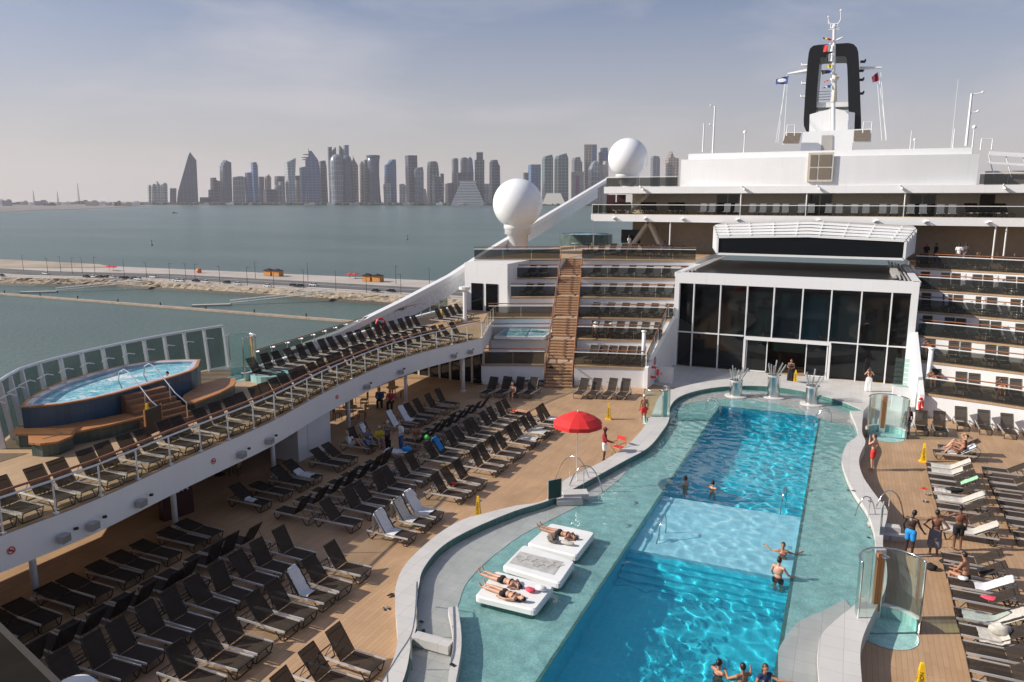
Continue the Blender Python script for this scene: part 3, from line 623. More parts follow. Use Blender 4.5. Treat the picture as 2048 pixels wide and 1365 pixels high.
tt = thing('banner', 'purple banner hung on the pale slab tower between the domes', 'banner', far(1155, 375, DF - 30)); mb = MB(); mb.box(0, 0, 0, 26, 4, 190, rz=.75); mb.build('cloth', mat('purple_cloth', (.22, .04, .12)), tt)
# waterfront trees and low buildings
random.seed(11); mb = MB()
for i in range(1500):
    x = random.uniform(260, 1200); D = random.uniform(6300, 6420); p = far(x, 405, D); r = random.uniform(6, 14)
    mb.ball((p.x, p.y, -37 + r * .7), (r * 1.3, r, r), 5, 4)
tag(mb.build('waterfront_trees', M['foliage']), 'dark line of trees along the far waterfront', 'trees', kind='stuff')
random.seed(5)
lowm = [M['cream'], M['white'], M['greyconc'], FC['tan']]
for i in range(34):
    x = -20 + i * 17 if i < 18 else 300 + (i - 18) * 52 + random.uniform(-8, 8)
    D = random.uniform(5200, 6900) if i < 18 else DF - 170
    p = far(x, 405, D); wpx = random.uniform(10, 24) if i < 18 else random.uniform(8, 22); h = random.uniform(12, 38) if i < 18 else random.uniform(8, 20)
    kk = D / FP; o = thing('waterfront_building', (f'{HORD[i]} low hazy building from the left on the far shore' if i < 18 else f'{HORD[i-18]} small pale waterfront building from the left at the foot of the towers'), 'building', (p.x, p.y, -37.3), atan2(p.y, p.x) - pi / 2)
    mb = MB(); w2 = wpx * kk; mb.box(0, 0, h / 2, w2, 60, h); mb.box(w2 * .2, 0, h + 4, w2 * .4, 40, 8); mb.build('wall', lowm[i % 4], o)
for i, (x, y0) in enumerate([(68, 383), (116, 385), (158, 369)]):
    D = 6900; p = far(x, 400, D); h = (402 - y0) * D / FP + 40
    o = thing('lattice_mast', ['leftmost thin lattice mast rising from the hazy shore', 'middle thin lattice mast on the hazy shore', 'tallest thin lattice mast on the hazy shore'][i], 'mast', (p.x, p.y, -37)); mb = MB()
    mb.bar((-12, 0, 0), (0, 0, h), 2.4, 4, 1); mb.bar((12, 0, 0), (0, 0, h), 2.4, 4, 1)
    for k in range(7): mb.bar((-12 * (1 - k / 8), 0, h * k / 8), (12 * (1 - (k + 1) / 8), 0, h * (k + 1) / 8), 1.6, 4)
    mb.build('lattice', M['pole'], o)
# ---- haze
m = bpy.data.materials.new('haze_air'); m.use_nodes = True; t = m.node_tree; t.nodes.clear()
o = N(t, 'ShaderNodeOutputMaterial'); pv = N(t, 'ShaderNodeVolumePrincipled'); pv.inputs['Color'].default_value = (.90, .88, .95, 1); pv.inputs['Density'].default_value = 3.3e-5; pv.inputs['Anisotropy'].default_value = .2
t.links.new(pv.outputs[0], o.inputs['Volume'])
mb = MB(); mb.box(0, 4000, 240.5, 23000, 15000, 559); tag(mb.build('haze', m), kind='stuff')
# ================================================================ SHIP: decks, pool, balcony, terraces
ZB, ZU = 2.4, 3.5
EDGE = smooth2([(-21.9, 4), (-21.7, 12.6), (-21.6, 15.5), (-22.0, 19.2), (-22.15, 21), (-22.5, 24.8), (-23.4, 29), (-23.9, 32), (-24.45, 36.8), (-24.3, 41), (-23.5, 45), (-23.1, 46.8)], 4)
def edge_x(Y):
    for a, b in zip(EDGE, EDGE[1:]):
        if a[1] <= Y <= b[1]: return lerp(a[0], b[0], (Y - a[1]) / (b[1] - a[1]))
    return EDGE[0][0] if Y < 10 else EDGE[-1][0]
PX0, PX1, PY0, PY1 = -6.82, -1.1, 9.0, 47.4       # deep basin
mb = MB(); mb.box(-3.5, 33, -19.4, 57, 250, 35.4); tag(mb.build('ship_hull', M['white']), 'white ship hull carrying the decks above the sea', 'ship')
# stone area in front of the glazed hall
A_ = (52.0, 57.0, 60.7, 63.4, 66.2, 69.0); ZK = (1.45, 2.5, 3.6, 4.95, 6.3, 7.7)
def arc(k, x): return A_[k] - .012 * (x + 3.9) ** 2
stone = poly_at([(1355, 776), (1310, 757), (1352, 728)], 0) 
mb = MB(); mb.sheet([[tuple(at(1352, 777, 0)[:2]), tuple(at(1395, 771, 0)[:2]), (-8.3, 51.3), (-3.9, 51.6), (1.0, 50.6), (2.4, 46.5), (3.3, 46.8), (4.6, 50.4), (4.45, 59.6), (-12.6, 59.6), (-12.6, 52.5)]], .012)
struct('stone_pavement', mb, M['stone'])
# ---- coping outlines traced on the plane of the coping top
zc = .55
LO = poly_at([(700, 1480), (766, 1364), (794, 1290), (791, 1212), (792, 1171), (813, 1126), (871, 1072), (922, 1041), (969, 1027), (1030, 1012), (1092, 1000), (1126, 962), (1201, 925), (1249, 895), (1283, 861), (1305, 826), (1318, 795), (1346, 779), (1400, 765.5), (1467, 757), (1543, 758), (1618, 769), (1680, 786), (1740, 808)], zc)
LI = poly_at([(742, 1480), (806, 1362), (823, 1284), (832, 1256), (832, 1205), (838, 1171), (847, 1137), (884, 1093), (942, 1059), (1027, 1023), (1096, 1001.5), (1150, 976), (1249, 922), (1297, 895), (1325, 862), (1338, 840), (1341, 813), (1361, 793), (1407, 779), (1467, 772.5), (1543, 773.5), (1618, 785), (1679, 802), (1727, 822)], zc)
LI_s = smooth2(LI, 6); LO_s = smooth2(LO, 6)
n_ = 170; lo = resample(LO_s, n_); li = resample(LI_s, n_)
# nearest-point pairing keeps the band even
def pair(inner, outer):
    out = []; j = 0
    for p in inner:
        best = min(range(max(0, j - 2), min(len(outer), j + 14)), key=lambda q: hypot(outer[q][0] - p[0], outer[q][1] - p[1])); j = best; out.append(outer[best])
    return out
lo2 = pair(li, resample(LO_s, 400) if False else lo)
RO = poly_at([(1727, 822), (1724, 862), (1731, 884), (1722, 905), (1718, 924), (1725, 951), (1740, 975), (1757, 998), (1775, 1022), (1768, 1060), (1766, 1092), (1774, 1137), (1770, 1181), (1744, 1232), (1722, 1290), (1724, 1365), (1735, 1460)], zc)
RI = poly_at([(1700, 822), (1716, 866), (1694, 888), (1684, 915), (1687, 935), (1697, 962), (1712, 990), (1732, 1018), (1748, 1060), (1752, 1095), (1756, 1137), (1738, 1181), (1703, 1215), (1672, 1240), (1640, 1275), (1636, 1330), (1650, 1460)], zc)
ro = resample(smooth2(RO, 5), 110); ri = resample(smooth2(RI, 5), 110)
mb = MB(); mb.band(lo, li, 0.0, zc); tag(mb.build('pool_coping', M['stone']), 'long curving pale stone pool coping wall on the left and far side', 'pool coping')
mb = MB(); mb.band(ro, ri, 0.0, zc); tag(mb.build('pool_coping', M['stone']), 'curving pale stone pool coping wall on the right side', 'pool coping')
mb = MB(); e1 = offset(li, -.015); mb.strip([(p[0], p[1], .02) for p in e1], [(p[0], p[1], zc - .02) for p in e1]); e2 = offset(ri, .015); mb.strip([(p[0], p[1], .02) for p in e2], [(p[0], p[1], zc - .02) for p in e2])
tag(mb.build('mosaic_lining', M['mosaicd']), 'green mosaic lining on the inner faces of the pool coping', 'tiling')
# shelf and basin
mid_l = [((a[0] + b[0]) / 2, (a[1] + b[1]) / 2) for a, b in zip(lo, li)]; mid_r = [((a[0] + b[0]) / 2, (a[1] + b[1]) / 2) for a, b in zip(ro, ri)]
pool_out = mid_l[::3] + [mid_l[-1]] + mid_r[::3] + [mid_r[-1]]
pool_out = [p for p in pool_out if p[1] > 9.5]
pool_out = [(-13.0, 9.2)] + pool_out + [(0.2, 9.2)]
mb = MB(); mb.sheet([[(-32, 2), (26, 2), (26, 66), (-32, 66)], pool_out[::-1]], 0.0)
struct('pool_deck', mb, M['deck'])
hole = [(PX0, PY0 + .5), (PX1, PY0 + .5), (PX1, PY1), (PX0, PY1)]
mb = MB(); mb.sheet([pool_out, hole[::-1]], .17); struct('pool_shelf', mb, M['mosaic'])
def basin_floor(name, x0, x1, y0, y1, z, m): mb = MB(); mb.sheet([[(x0, y0), (x1, y0), (x1, y1), (x0, y1)]], z); return struct(name, mb, m)
YS0, YS1 = 26.2, 31.8    # shallow platform across the pool
bz = -1.35
basin_floor('pool_floor', PX0, PX1, PY0 - .5, YS0 - 1.8, bz, M['pooltile']); basin_floor('pool_floor', PX0, PX1, YS1, PY1, bz, M['pooltile'])
mb = MB()
for x in (PX0, PX1): mb.add([(x, PY0 - .5, bz), (x, PY1, bz), (x, PY1, .17), (x, PY0 - .5, .17)], [(0, 1, 2, 3)])
mb.add([(PX0, PY1, bz), (PX1, PY1, bz), (PX1, PY1, .17), (PX0, PY1, .17)], [(0, 1, 2, 3)])
struct('pool_wall_lining', mb, M['pooltile'])
mb = MB(); mb.box((PX0 + PX1) / 2, (YS0 + YS1) / 2, (bz - .12) / 2 - .05, PX1 - PX0 - .01, YS1 - YS0, -bz - .2 + .0); 
o = struct('pool_platform', mb, M['pooltile2'])
mb = MB()
for k in range(5):
    z = -.30 - .2 * (k + 1); mb.box((PX0 + PX1) / 2, YS0 - .18 - .36 * k, (z + bz) / 2, PX1 - PX0 - .02, .36, z - bz)
struct('pool_steps', mb, M['pooltile'])
mb = MB()
for x, s in ((PX0, -1), (PX1, 1)): mb.box(x + s * .05, (9.5 + PY1) / 2, .18, .1, PY1 - 9.5, .03)
mb.box((PX0 + PX1) / 2, PY1 + .05, .18, PX1 - PX0 + .2, .1, .03)
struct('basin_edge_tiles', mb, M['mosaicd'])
# grey bench ledge on the left curve, wet stone apron far and near right
led_o = poly_at([(806, 1362), (823, 1284), (832, 1256), (832, 1205), (838, 1171), (847, 1137), (884, 1093), (942, 1059), (1027, 1023), (1096, 1001.5), (1180, 964), (1249, 922)], .34)
led_i = poly_at([(905, 1365), (912, 1300), (908, 1262), (908, 1230), (917, 1205), (932, 1164), (973, 1120), (1042, 1068), (1127, 1024), (1190, 992), (1240, 955), (1262, 925)], .34)
led_o, led_i = resample(smooth2(led_o, 4), 60), resample(smooth2(led_i, 4), 60)
mb = MB(); mb.strip([(p[0], p[1], .20) for p in led_i], [(p[0], p[1], .20) for p in led_o]); mb.strip([(p[0], p[1], .17) for p in led_i], [(p[0], p[1], .20) for p in led_i]); struct('stone_ledge_pavement', mb, M['stone'])
wl_o = poly_at([(896, 1215), (903, 1250), (906, 1290), (900, 1330), (893, 1380)], .62); wl_i = poly_at([(915, 1213), (921, 1250), (923, 1290), (916, 1340), (906, 1390)], .62)
mb = MB(); mb.band(resample(smooth2(wl_o, 4), 16), resample(smooth2(wl_i, 4), 16), .1, .62); tag(mb.build('divider_wall', M['stone']), 'short curved pale stone wall between the wading pool and the entry passage', 'low wall')
p = at(865, 1283, .5); mb = MB(); mb.box(p.x, p.y, .45, 1.2, .35, .26); tag(mb.build('stone_step', M['stone']), 'pale stone step crossing the passage at the bottom of the pool curve', 'step')
# near right lounge apron
ap = poly_at([(1690, 1197), (1650, 1218), (1597, 1243), (1570, 1275), (1556, 1300), (1556, 1365), (1570, 1440), (1660, 1440), (1640, 1365), (1640, 1275), (1672, 1240), (1703, 1215)], .30)
mb = MB(); mb.prism(smooth2(ap[:5], 4)[:-1] + ap[4:], .16, .215); struct('wet_stone_apron_pavement', mb, M['stone'])
ap = poly_at([(1355, 812), (1395, 793), (1450, 786), (1543, 786), (1610, 797), (1680, 822), (1722, 842), (1700, 852), (1640, 838), (1600, 822), (1540, 806), (1470, 800), (1400, 804)], .26)
mb = MB(); mb.prism(smooth2(ap, 3, True), .16, .215); struct('far_stone_apron_pavement', mb, M['stone'])
# water: a wavy refracting sheet
WZ = .325
def wave(x, y):
    a = noise.noise(V((x * 2.0 + .3 * y, y * 2.0, 3.1))); b = noise.noise(V((x * 4.0 + 9, y * 4.0, 1.7))); c = noise.noise(V((x * .5, y * .5 + 4, 7.7)))
    return (.029 * a + .006 * b) * (.75 + .5 * c)
from mathutils.geometry import intersect_point_tri_2d
def inside(p, poly):
    r = False; j = len(poly) - 1
    for i in range(len(poly)):
        if (poly[i][1] > p[1]) != (poly[j][1] > p[1]) and p[0] < (poly[j][0] - poly[i][0]) * (p[1] - poly[i][1]) / (poly[j][1] - poly[i][1]) + poly[i][0]: r = not r
        j = i
    return r
st = .055; nx, ny = int(16.5 / st), int(43 / st); X0, Y0 = -13.5, 9.3
ok = [[False] * (nx + 1) for _ in range(ny + 1)]
for j in range(ny + 1):
    y = Y0 + j * st; xs = []
    q = len(pool_out) - 1
    for i in range(len(pool_out)):
        a, b = pool_out[i], pool_out[q]
        if (a[1] > y) != (b[1] > y): xs.append((b[0] - a[0]) * (y - a[1]) / (b[1] - a[1]) + a[0])
        q = i
    xs.sort()
    for s in range(0, len(xs) - 1, 2):
        for i in range(max(0, int((xs[s] - X0) / st)), min(nx, int((xs[s + 1] - X0) / st) + 1) + 1): ok[j][i] = True
idx = {}; vs = []; fs = []
for j in range(ny + 1):
    for i in range(nx + 1):
        if ok[j][i]: idx[(i, j)] = len(vs); x, y = X0 + i * st, Y0 + j * st; vs.append((x, y, WZ + wave(x, y)))
for j in range(ny):
    for i in range(nx):
        if (i, j) in idx and (i + 1, j) in idx and (i, j + 1) in idx and (i + 1, j + 1) in idx: fs.append((idx[(i, j)], idx[(i + 1, j)], idx[(i + 1, j + 1)], idx[(i, j + 1)]))
mb = MB(); mb.v, mb.f = vs, fs
wm = refr_mat('pool_water', (.93, .99, 1.0))
o = struct('pool_water', mb, wm, True)
try:
    o.cycles.is_caustics_caster = True; sd.cycles.is_caustics_light = True
except Exception as e: print('caustic', e)
for q in scene.objects:
    if q.name.split('.')[0] in ('stone_ledge_pavement', 'wet_stone_apron_pavement', 'far_stone_apron_pavement', 'pool_shelf', 'pool_floor', 'pool_wall_lining', 'pool_platform', 'pool_steps', 'basin_edge_tiles'):
        q.cycles.is_caustics_receiver = True
# ---- balcony slab
outer = [(-30.2, 4), (-29.6, 12), (-29.6, 17.2), (-31, 19), (-33, 22), (-33.4, 27), (-32.8, 31.5), (-30.4, 32.6), (-30.8, 37), (-31.6, 43), (-32, 50), (-32, 58)]
sl = EDGE + [(-26.4, 55.9), (-26.8, 58)] + outer[::-1]
mb = MB(); mb.prism(sl, ZB, ZU - .02); tag(mb.build('balcony_body', M['white']), 'curved white overhanging balcony with plain fascia along the left side', 'balcony')
mb = MB(); mb.sheet([[(p[0] + (.06 if False else 0), p[1]) for p in EDGE] + [(-26.4, 55.9), (-26.8, 58)] + outer[::-1]], ZU); struct('balcony_deck', mb, M['deck2'])
# outer wall of main deck below the balcony
t = thing('deck_side_wall', 'dark panelled side wall under the balcony overhang', 'wall')
mb = MB(); mb.box(-31.2, 20, 1.2, .2, 33, 2.36); mb.build('wall_panel', mat('brown_panel', (.05, .032, .022), .6, var=.2), t)
mb = MB(); mb.box(-31.2, 43, .45, .12, 13, .9); mb.build('parapet', M['white'], t)
for y in (37, 40, 43, 46, 49): mb = MB(); mb.box(-31.2, y, 1.2, .14, .14, 2.36); mb.build('mullion', M['white'], t)
# end wall under the balcony with glazed doors
t = thing('sliding_door_wall', 'cream framed glass door wall at the far end under the balcony', 'door wall')
a, b = V((-31, 48.4, 0)), V((-23.4, 47.6, 0))
mb = MB(); mb.beam(a + V((0, 0, 1.2)), b + V((0, 0, 1.2)), .06, 2.38); mb.build('glass_panel', M['blackglass'], t)
for i in range(9):
    q = a.lerp(b, i / 8); mb = MB(); mb.box(q.x, q.y - .05, 1.2, .16, .12, 2.4); mb.build('door_frame', M['cream'], t)
# two white service boxes under balcony
p0 = at(600, 905, 0); t = thing('service_box', 'tall white cabinet block standing under the balcony edge', 'cabinet'); mb = MB(); mb.box(-25.3, 30.2, 1.2, 1.5, 2.6, 2.36); mb.build('cabinet_body', M['white'], t); mb = MB(); mb.box(-24.54, 30.2, 1.1, .03, 1.1, 1.8); mb.build('door', M['white2'], t)
# columns
for i, (x, y) in enumerate([(-23.8, 45.2), (-25.8, 41.0), (-25.5, 34.4), (-24.3, 26.8), (-24.1, 20.8), (-23.8, 14.8)]):
    t = thing('column', ['white column nearest the far terraces under the balcony', 'white column behind the seated pair under the balcony', 'white column beside the draped loungers under the balcony', 'white column left of the white cabinet block', 'white column beside the red board under the balcony', 'white column closest to the camera under the balcony'][i], 'column', (x, y, 0), 0, 'columns under the balcony')
    mb = MB(); mb.bar((0, 0, 0), (0, 0, ZB), .11, 12); mb.build('shaft', M['white'], t, True); mb = MB(); mb.lathe([(.0, .03), (.2, .03), (.2, 0)], n=12); mb.build('base_plate', M['white'], t)
# balustrades
def balustrade(name, label, path, z, h, glass, hand, sp=1.5, cat='balustrade', hand2=None, posts=True, pr=.028, group=None, zs=None, gap=.02):
    t = thing(name, label, cat, (0, 0, 0), 0, group)
    L = sum(hypot(b[0] - a[0], b[1] - a[1]) for a, b in zip(path, path[1:])); n = max(2, int(L / sp) + 1); P = resample(path, n)
    zz = (lambda i: z) if zs is None else (lambda i: lerp(zs[0], zs[1], i / (n - 1)))
    mb = MB(); mb.tube([(p[0], p[1], zz(i) + h) for i, p in enumerate(P)], .035, 6); mb.build('handrail', hand, t)
    if hand2: mb = MB(); Q = offset(P, hand2[1]); mb.tube([(p[0], p[1], zz(i) + h + hand2[2]) for i, p in enumerate(Q)], .04, 6); mb.build('handrail', hand2[0], t)
    pm = None
    for i, p in enumerate(P):
        if posts:
            if pm is None: mb = MB(); mb.bar((0, 0, 0), (0, 0, h), pr, 6); mb.box(0, 0, .03, .13, .13, .05); o = mb.build('post', M['white2'], t, loc=(p[0], p[1], zz(i))); pm = o.data
            else: link('post', pm, t, (p[0], p[1], zz(i)))
        if i < n - 1 and glass:
            q = P[i + 1]; mb = MB(); dx, dy = (q[0] - p[0]) * gap, (q[1] - p[1]) * gap
            mb.add([(p[0] + dx, p[1] + dy, zz(i) + .06), (q[0] - dx, q[1] - dy, zz(i + 1) + .06), (q[0] - dx, q[1] - dy, zz(i + 1) + h - .06), (p[0] + dx, p[1] + dy, zz(i) + h - .06)], [(0, 1, 2, 3)]); mb.build('glass_panel', glass, t)
    return t
balustrade('balustrade', 'long curved glass balustrade with teak rail on the balcony edge', offset([p for p in EDGE if p[1] > 6], .06), ZU, 1.08, M['glassrail'], M['white2'], 1.52, hand2=(M['teakrail'], .16, .12))
balustrade('balustrade', 'short glass balustrade joining the balcony edge to the terrace steps', [(-23.1, 46.8), (-24.9, 51.4), (-26.2, 55.6)], ZU, .98, M['glassrail'], M['teakrail'], 1.5)
op = resample(smooth2(outer[7:], 5), 60)
t = balustrade('sea_railing', 'outer sea side glass railing with small white lamps past the whirlpool', op, ZU + .15, .95, M['screen'], M['teakrail'], 1.45)
mb = MB(); mb.band(offset(op, .16), offset(op, -.16), ZU, ZU + .15); mb.build('curb', M['white'], t)
for i, p in enumerate(resample(op, 19)): mb = MB(); mb.bar((p[0], p[1], ZU + 1.0), (p[0] + .3, p[1] + .02, ZU + 1.05), .055, 6); mb.build('lamp', M['white2'], t)
balustrade('sea_railing', 'outer teak topped railing left of the whirlpool corner', [(-30.1, 5), (-29.5, 12), (-29.5, 17)], ZU, 1.0, M['screen'], M['teakrail'], 1.5)
# windscreen round the whirlpool
wp = resample(smooth2([(-29.6, 17.5), (-30.8, 18.9), (-32.0, 20.4), (-32.7, 22.6), (-33.1, 26), (-33.0, 29.5), (-32.5, 32.4)], 6), 14)
t = thing('windscreen', 'tall curved smoked glass windscreen with white angled posts around the whirlpool', 'windscreen'); wh = 2.38
mb = MB(); mb.tube([(p[0], p[1], ZU + wh) for p in wp], .07, 8); mb.build('top_rail', M['white2'], t)
for i, p in enumerate(wp):
    nx_, ny_ = offset(wp, .35)[i]; dx, dy = (nx_ - p[0]), (ny_ - p[1])
    mb = MB(); mb.beam((p[0] - dx * .9, p[1] - dy * .9, ZU), (p[0] - dx * .1, p[1] - dy * .1, ZU + wh - .05), .1, .2, up=(dx, dy, 0)); mb.build('post', M['white2'], t)
    mb = MB(); mb.bar((p[0] - dx, p[1] - dy, ZU + wh - .5), (p[0] + .35, p[1] - .35, ZU + wh - .62), .03, 5); mb.bar((p[0] - dx, p[1] - dy, ZU + wh - .5), (p[0] + .25, p[1] + .45, ZU + wh - .62), .03, 5); mb.build('bracket', M['white2'], t)
    if i < 13:
        q = wp[i + 1]; mb = MB(); mb.add([(p[0], p[1], ZU + .05), (q[0], q[1], ZU + .05), (q[0], q[1], ZU + wh - .08), (p[0], p[1], ZU + wh - .08)], [(0, 1, 2, 3)]); mb.build('glass_panel', M['screen'], t)
# whirlpool
t = thing('whirlpool', 'raised blue mosaic whirlpool tub with teak rim and foaming water', 'hot tub')
rz_ = 4.95
rimp = poly_at([(40, 814), (75, 812.5), (122, 808), (175, 799), (229, 787), (290, 770), (350, 752), (384, 741), (396, 733), (401, 719), (375, 718.5), (310, 721), (248, 730), (180, 746), (114, 766), (80, 783), (56, 797)], rz_)
def shrink(P, d):
    c = (sum(p[0] for p in P) / len(P), sum(p[1] for p in P) / len(P)); out = []
    for p in P: l = hypot(p[0] - c[0], p[1] - c[1]); out.append((c[0] + (p[0] - c[0]) * (l - d) / l, c[1] + (p[1] - c[1]) * (l - d) / l))
    return out
n = len(rimp); rb = shrink(rimp, .05)
mb = MB(); mb.strip([(p[0], p[1], ZU) for p in rb + rb[:1]], [(p[0], p[1], rz_ - .05) for p in rb + rb[:1]]); mb.build('tub_wall', M['bluemosaic'], t)
r1, r2 = shrink(rimp, .20), shrink(rimp, .52)
mb = MB(); mb.strip([(p[0], p[1], rz_) for p in rimp + rimp[:1]], [(p[0], p[1], rz_) for p in r1 + r1[:1]]); mb.strip([(p[0], p[1], rz_ - .06) for p in rimp + rimp[:1]], [(p[0], p[1], rz_) for p in rimp + rimp[:1]]); mb.build('rim', M['teak'], t)
mb = MB(); mb.strip([(p[0], p[1], rz_) for p in r1 + r1[:1]], [(p[0], p[1], rz_ - .02) for p in r2 + r2[:1]]); mb.strip([(p[0], p[1], rz_ - .02) for p in r2 + r2[:1]], [(p[0], p[1], rz_ - .4) for p in r2 + r2[:1]]); mb.build('inner_coping', mat('lilac_grey_tile', (.42, .43, .47), .4), t)
def foam():
    m, tt, b = nt('foaming_water'); co = N(tt, 'ShaderNodeTexCoord'); a = N(tt, 'ShaderNodeTexNoise'); a.inputs['Scale'].default_value = 1.1; a.inputs['Detail'].default_value = 8; a.inputs['Roughness'].default_value = .65; a.inputs['Distortion'].default_value = 1
    tt.links.new(co.outputs['Object'], a.inputs['Vector']); r = ramp(tt, a.outputs['Fac'], [(.38, (.13, .43, .52)), (.52, (.30, .58, .66)), (.62, (.75, .82, .85))]); tt.links.new(r.outputs[0], b.inputs['Base Color']); b.inputs['Roughness'].default_value = .15
    bp = N(tt, 'ShaderNodeBump'); bp.inputs['Distance'].default_value = .08; n2 = N(tt, 'ShaderNodeTexNoise'); n2.inputs['Scale'].default_value = 5; n2.inputs['Detail'].default_value = 5; tt.links.new(co.outputs['Object'], n2.inputs['Vector']); tt.links.new(n2.outputs['Fac'], bp.inputs['Height']); tt.links.new(bp.outputs[0], b.inputs['Normal']); return m
M['foam'] = foam()
mb = MB(); mb.sheet([r2], rz_ - .13); mb.build('water', M['foam'], t)
b1 = poly_at([(24, 862), (30, 869), (56, 869), (57, 886), (80, 888), (115, 884), (145, 872), (152, 864), (220, 850), (292, 832), (292, 818), (200, 838), (110, 850), (37, 852)], 4.05)
mb = MB(); mb.prism(b1, 3.98, 4.06); mb.build('bench_seat', M['teak'], t); mb = MB(); mb.prism(shrink(b1, .1), ZU, 3.98); mb.build('bench_base', M['seamosaic'], t)
b2 = poly_at([(363, 799), (372, 807), (388, 806), (438, 787), (466, 772), (472, 764), (470, 757), (445, 757), (405, 768), (368, 790)], 4.05)
mb = MB(); mb.prism(b2, 3.98, 4.06); mb.build('bench_seat', M['teak'], t); mb = MB(); mb.prism(shrink(b2, .1), ZU, 3.98); mb.build('bench_base', M['seamosaic'], t)
s0 = at(345, 828, ZU); s1 = at(312, 765, rz_)
dirn = V((s1.x - s0.x, s1.y - s0.y, 0)); s0 = V((-25.9, 22.6, ZU)); s1 = V((-27.9, 22.9, rz_)); d = (s1 - s0); d.z = 0
for k in range(7):
    c = s0 + d * ((k + .5) / 7); z = ZU + (rz_ - ZU) * (k + 1) / 8
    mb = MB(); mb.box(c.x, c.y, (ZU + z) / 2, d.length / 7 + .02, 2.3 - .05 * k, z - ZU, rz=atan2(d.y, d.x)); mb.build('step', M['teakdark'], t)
for s in (-.55, .75):
    mb = MB(); q = V((0, s, 0)); a = s0 + q; e = s1 + q
    mb.tube([a + V((.1, 0, 0)), a + V((.1, 0, .85)), a + V((-.5, 0, 1.2)), e + V((.0, 0, .75)), e + V((-.3, 0, .85)), e + V((-.6, 0, .7)), e + V((-.7, 0, .3)), e + V((-.5, 0, -.05))], .028, 6); m_ = (a + e) / 2; mb.bar((m_.x, m_.y, m_.z - .3), (m_.x, m_.y, m_.z + .85), .022, 6); mb.build('handrail', M['steel'], t)
t = thing('board_stand', 'dark framed notice board standing before the whirlpool steps', 'notice board', (-25.3, 21.2, ZU), .2)
mb = MB(); mb.box(0, 0, .7, .05, .95, 1.05); mb.build('board', mat('dark_board', (.03, .024, .02), .5), t)
for s in (-.5, .5): mb = MB(); mb.box(0, s, .62, .06, .05, 1.25); mb.build('leg', M['teak'], t)
t = thing('foot_bath', 'teal mosaic foot bath beside the balcony shower', 'foot bath', (-28.0, 31.0, ZU)); mb = MB(); mb.lathe([(1.0, 0), (1.0, .35), (.8, .35), (.8, .08), (0, .08)], n=24); mb.build('basin', M['mosaic'], t)
# ---- terraces
LS = lambda Y: -19.1 - .301 * (Y - 48.3)      # stair left edge
RS = lambda Y: -17.15 - .312 * (Y - 49.1)     # stair right edge
def arcpts(k, x0, x1, n=14): return [(lerp(x0, x1, i / (n - 1)), arc(k, lerp(x0, x1, i / (n - 1)))) for i in range(n)]
def clip_x(fn, k):
    y = A_[k] - 3
    for _ in range(20): x = fn(y); y = arc(k, x)
    return fn(y)
XL = (-23.5, -24.8, -26.4, -25.8, -26.4, -30.6)
A6 = 84.0
def tier(k, side):
    """side: left, mid, right. returns polygon front to back"""
    def ends(j):
        jj = min(j, 5)
        if side == 'left': return XL[k], clip_x(LS, jj)
        if side == 'mid': return clip_x(RS, jj), (-12.6 if k < 5 else -12.6)
        return 4.6, 25.0
    f = arcpts(k, *ends(k))
    if k < 5: b = arcpts(k + 1, *ends(k + 1))
    else: x0, x1 = ends(5); b = [(x0, A6), (x1, A6)]
    return f, f + b[::-1]
names = {'left': 'left of the terrace stair', 'mid': 'between the terrace stair and the glazed hall', 'right': 'right of the glazed hall'}
lv = ['lowest', 'second lowest', 'third lowest', 'third highest', 'second highest', 'highest']
for side in ('left', 'mid', 'right'):
    for k in range(6):
        f, P = tier(k, side)
        mb = MB(); mb.prism(P, 0.0 if k else .0, ZK[k] - .03); tag(mb.build('terrace_wall', M['white']), f'{lv[k]} white terrace tier {names[side]}', 'terrace wall', 'white terrace tiers')
        mb = MB(); mb.sheet([P], ZK[k]); mb.strip([(p[0], p[1], ZK[k] - .03) for p in f], [(p[0], p[1], ZK[k]) for p in f]); mb.strip([(p[0], p[1] - .05, ZK[k] - .1) for p in f], [(p[0], p[1] - .05, ZK[k] + .001) for p in f]); mb.strip([(p[0], p[1] - .05, ZK[k] + .001) for p in f], [(p[0], p[1], ZK[k] + .001) for p in f]); struct('terrace_deck', mb, M['deck2'])
        balustrade('balustrade', f'glass balustrade on the {lv[k]} terrace tier {names[side]}', offset(f, .08)[::1], ZK[k], .95, M['glassrail'] if (side == 'left' and k == 1) else M['glassdark'], M['white2'], 2.0, group='terrace balustrades', posts=False, hand2=(M['teakrail'], .25, .16), gap=.006)
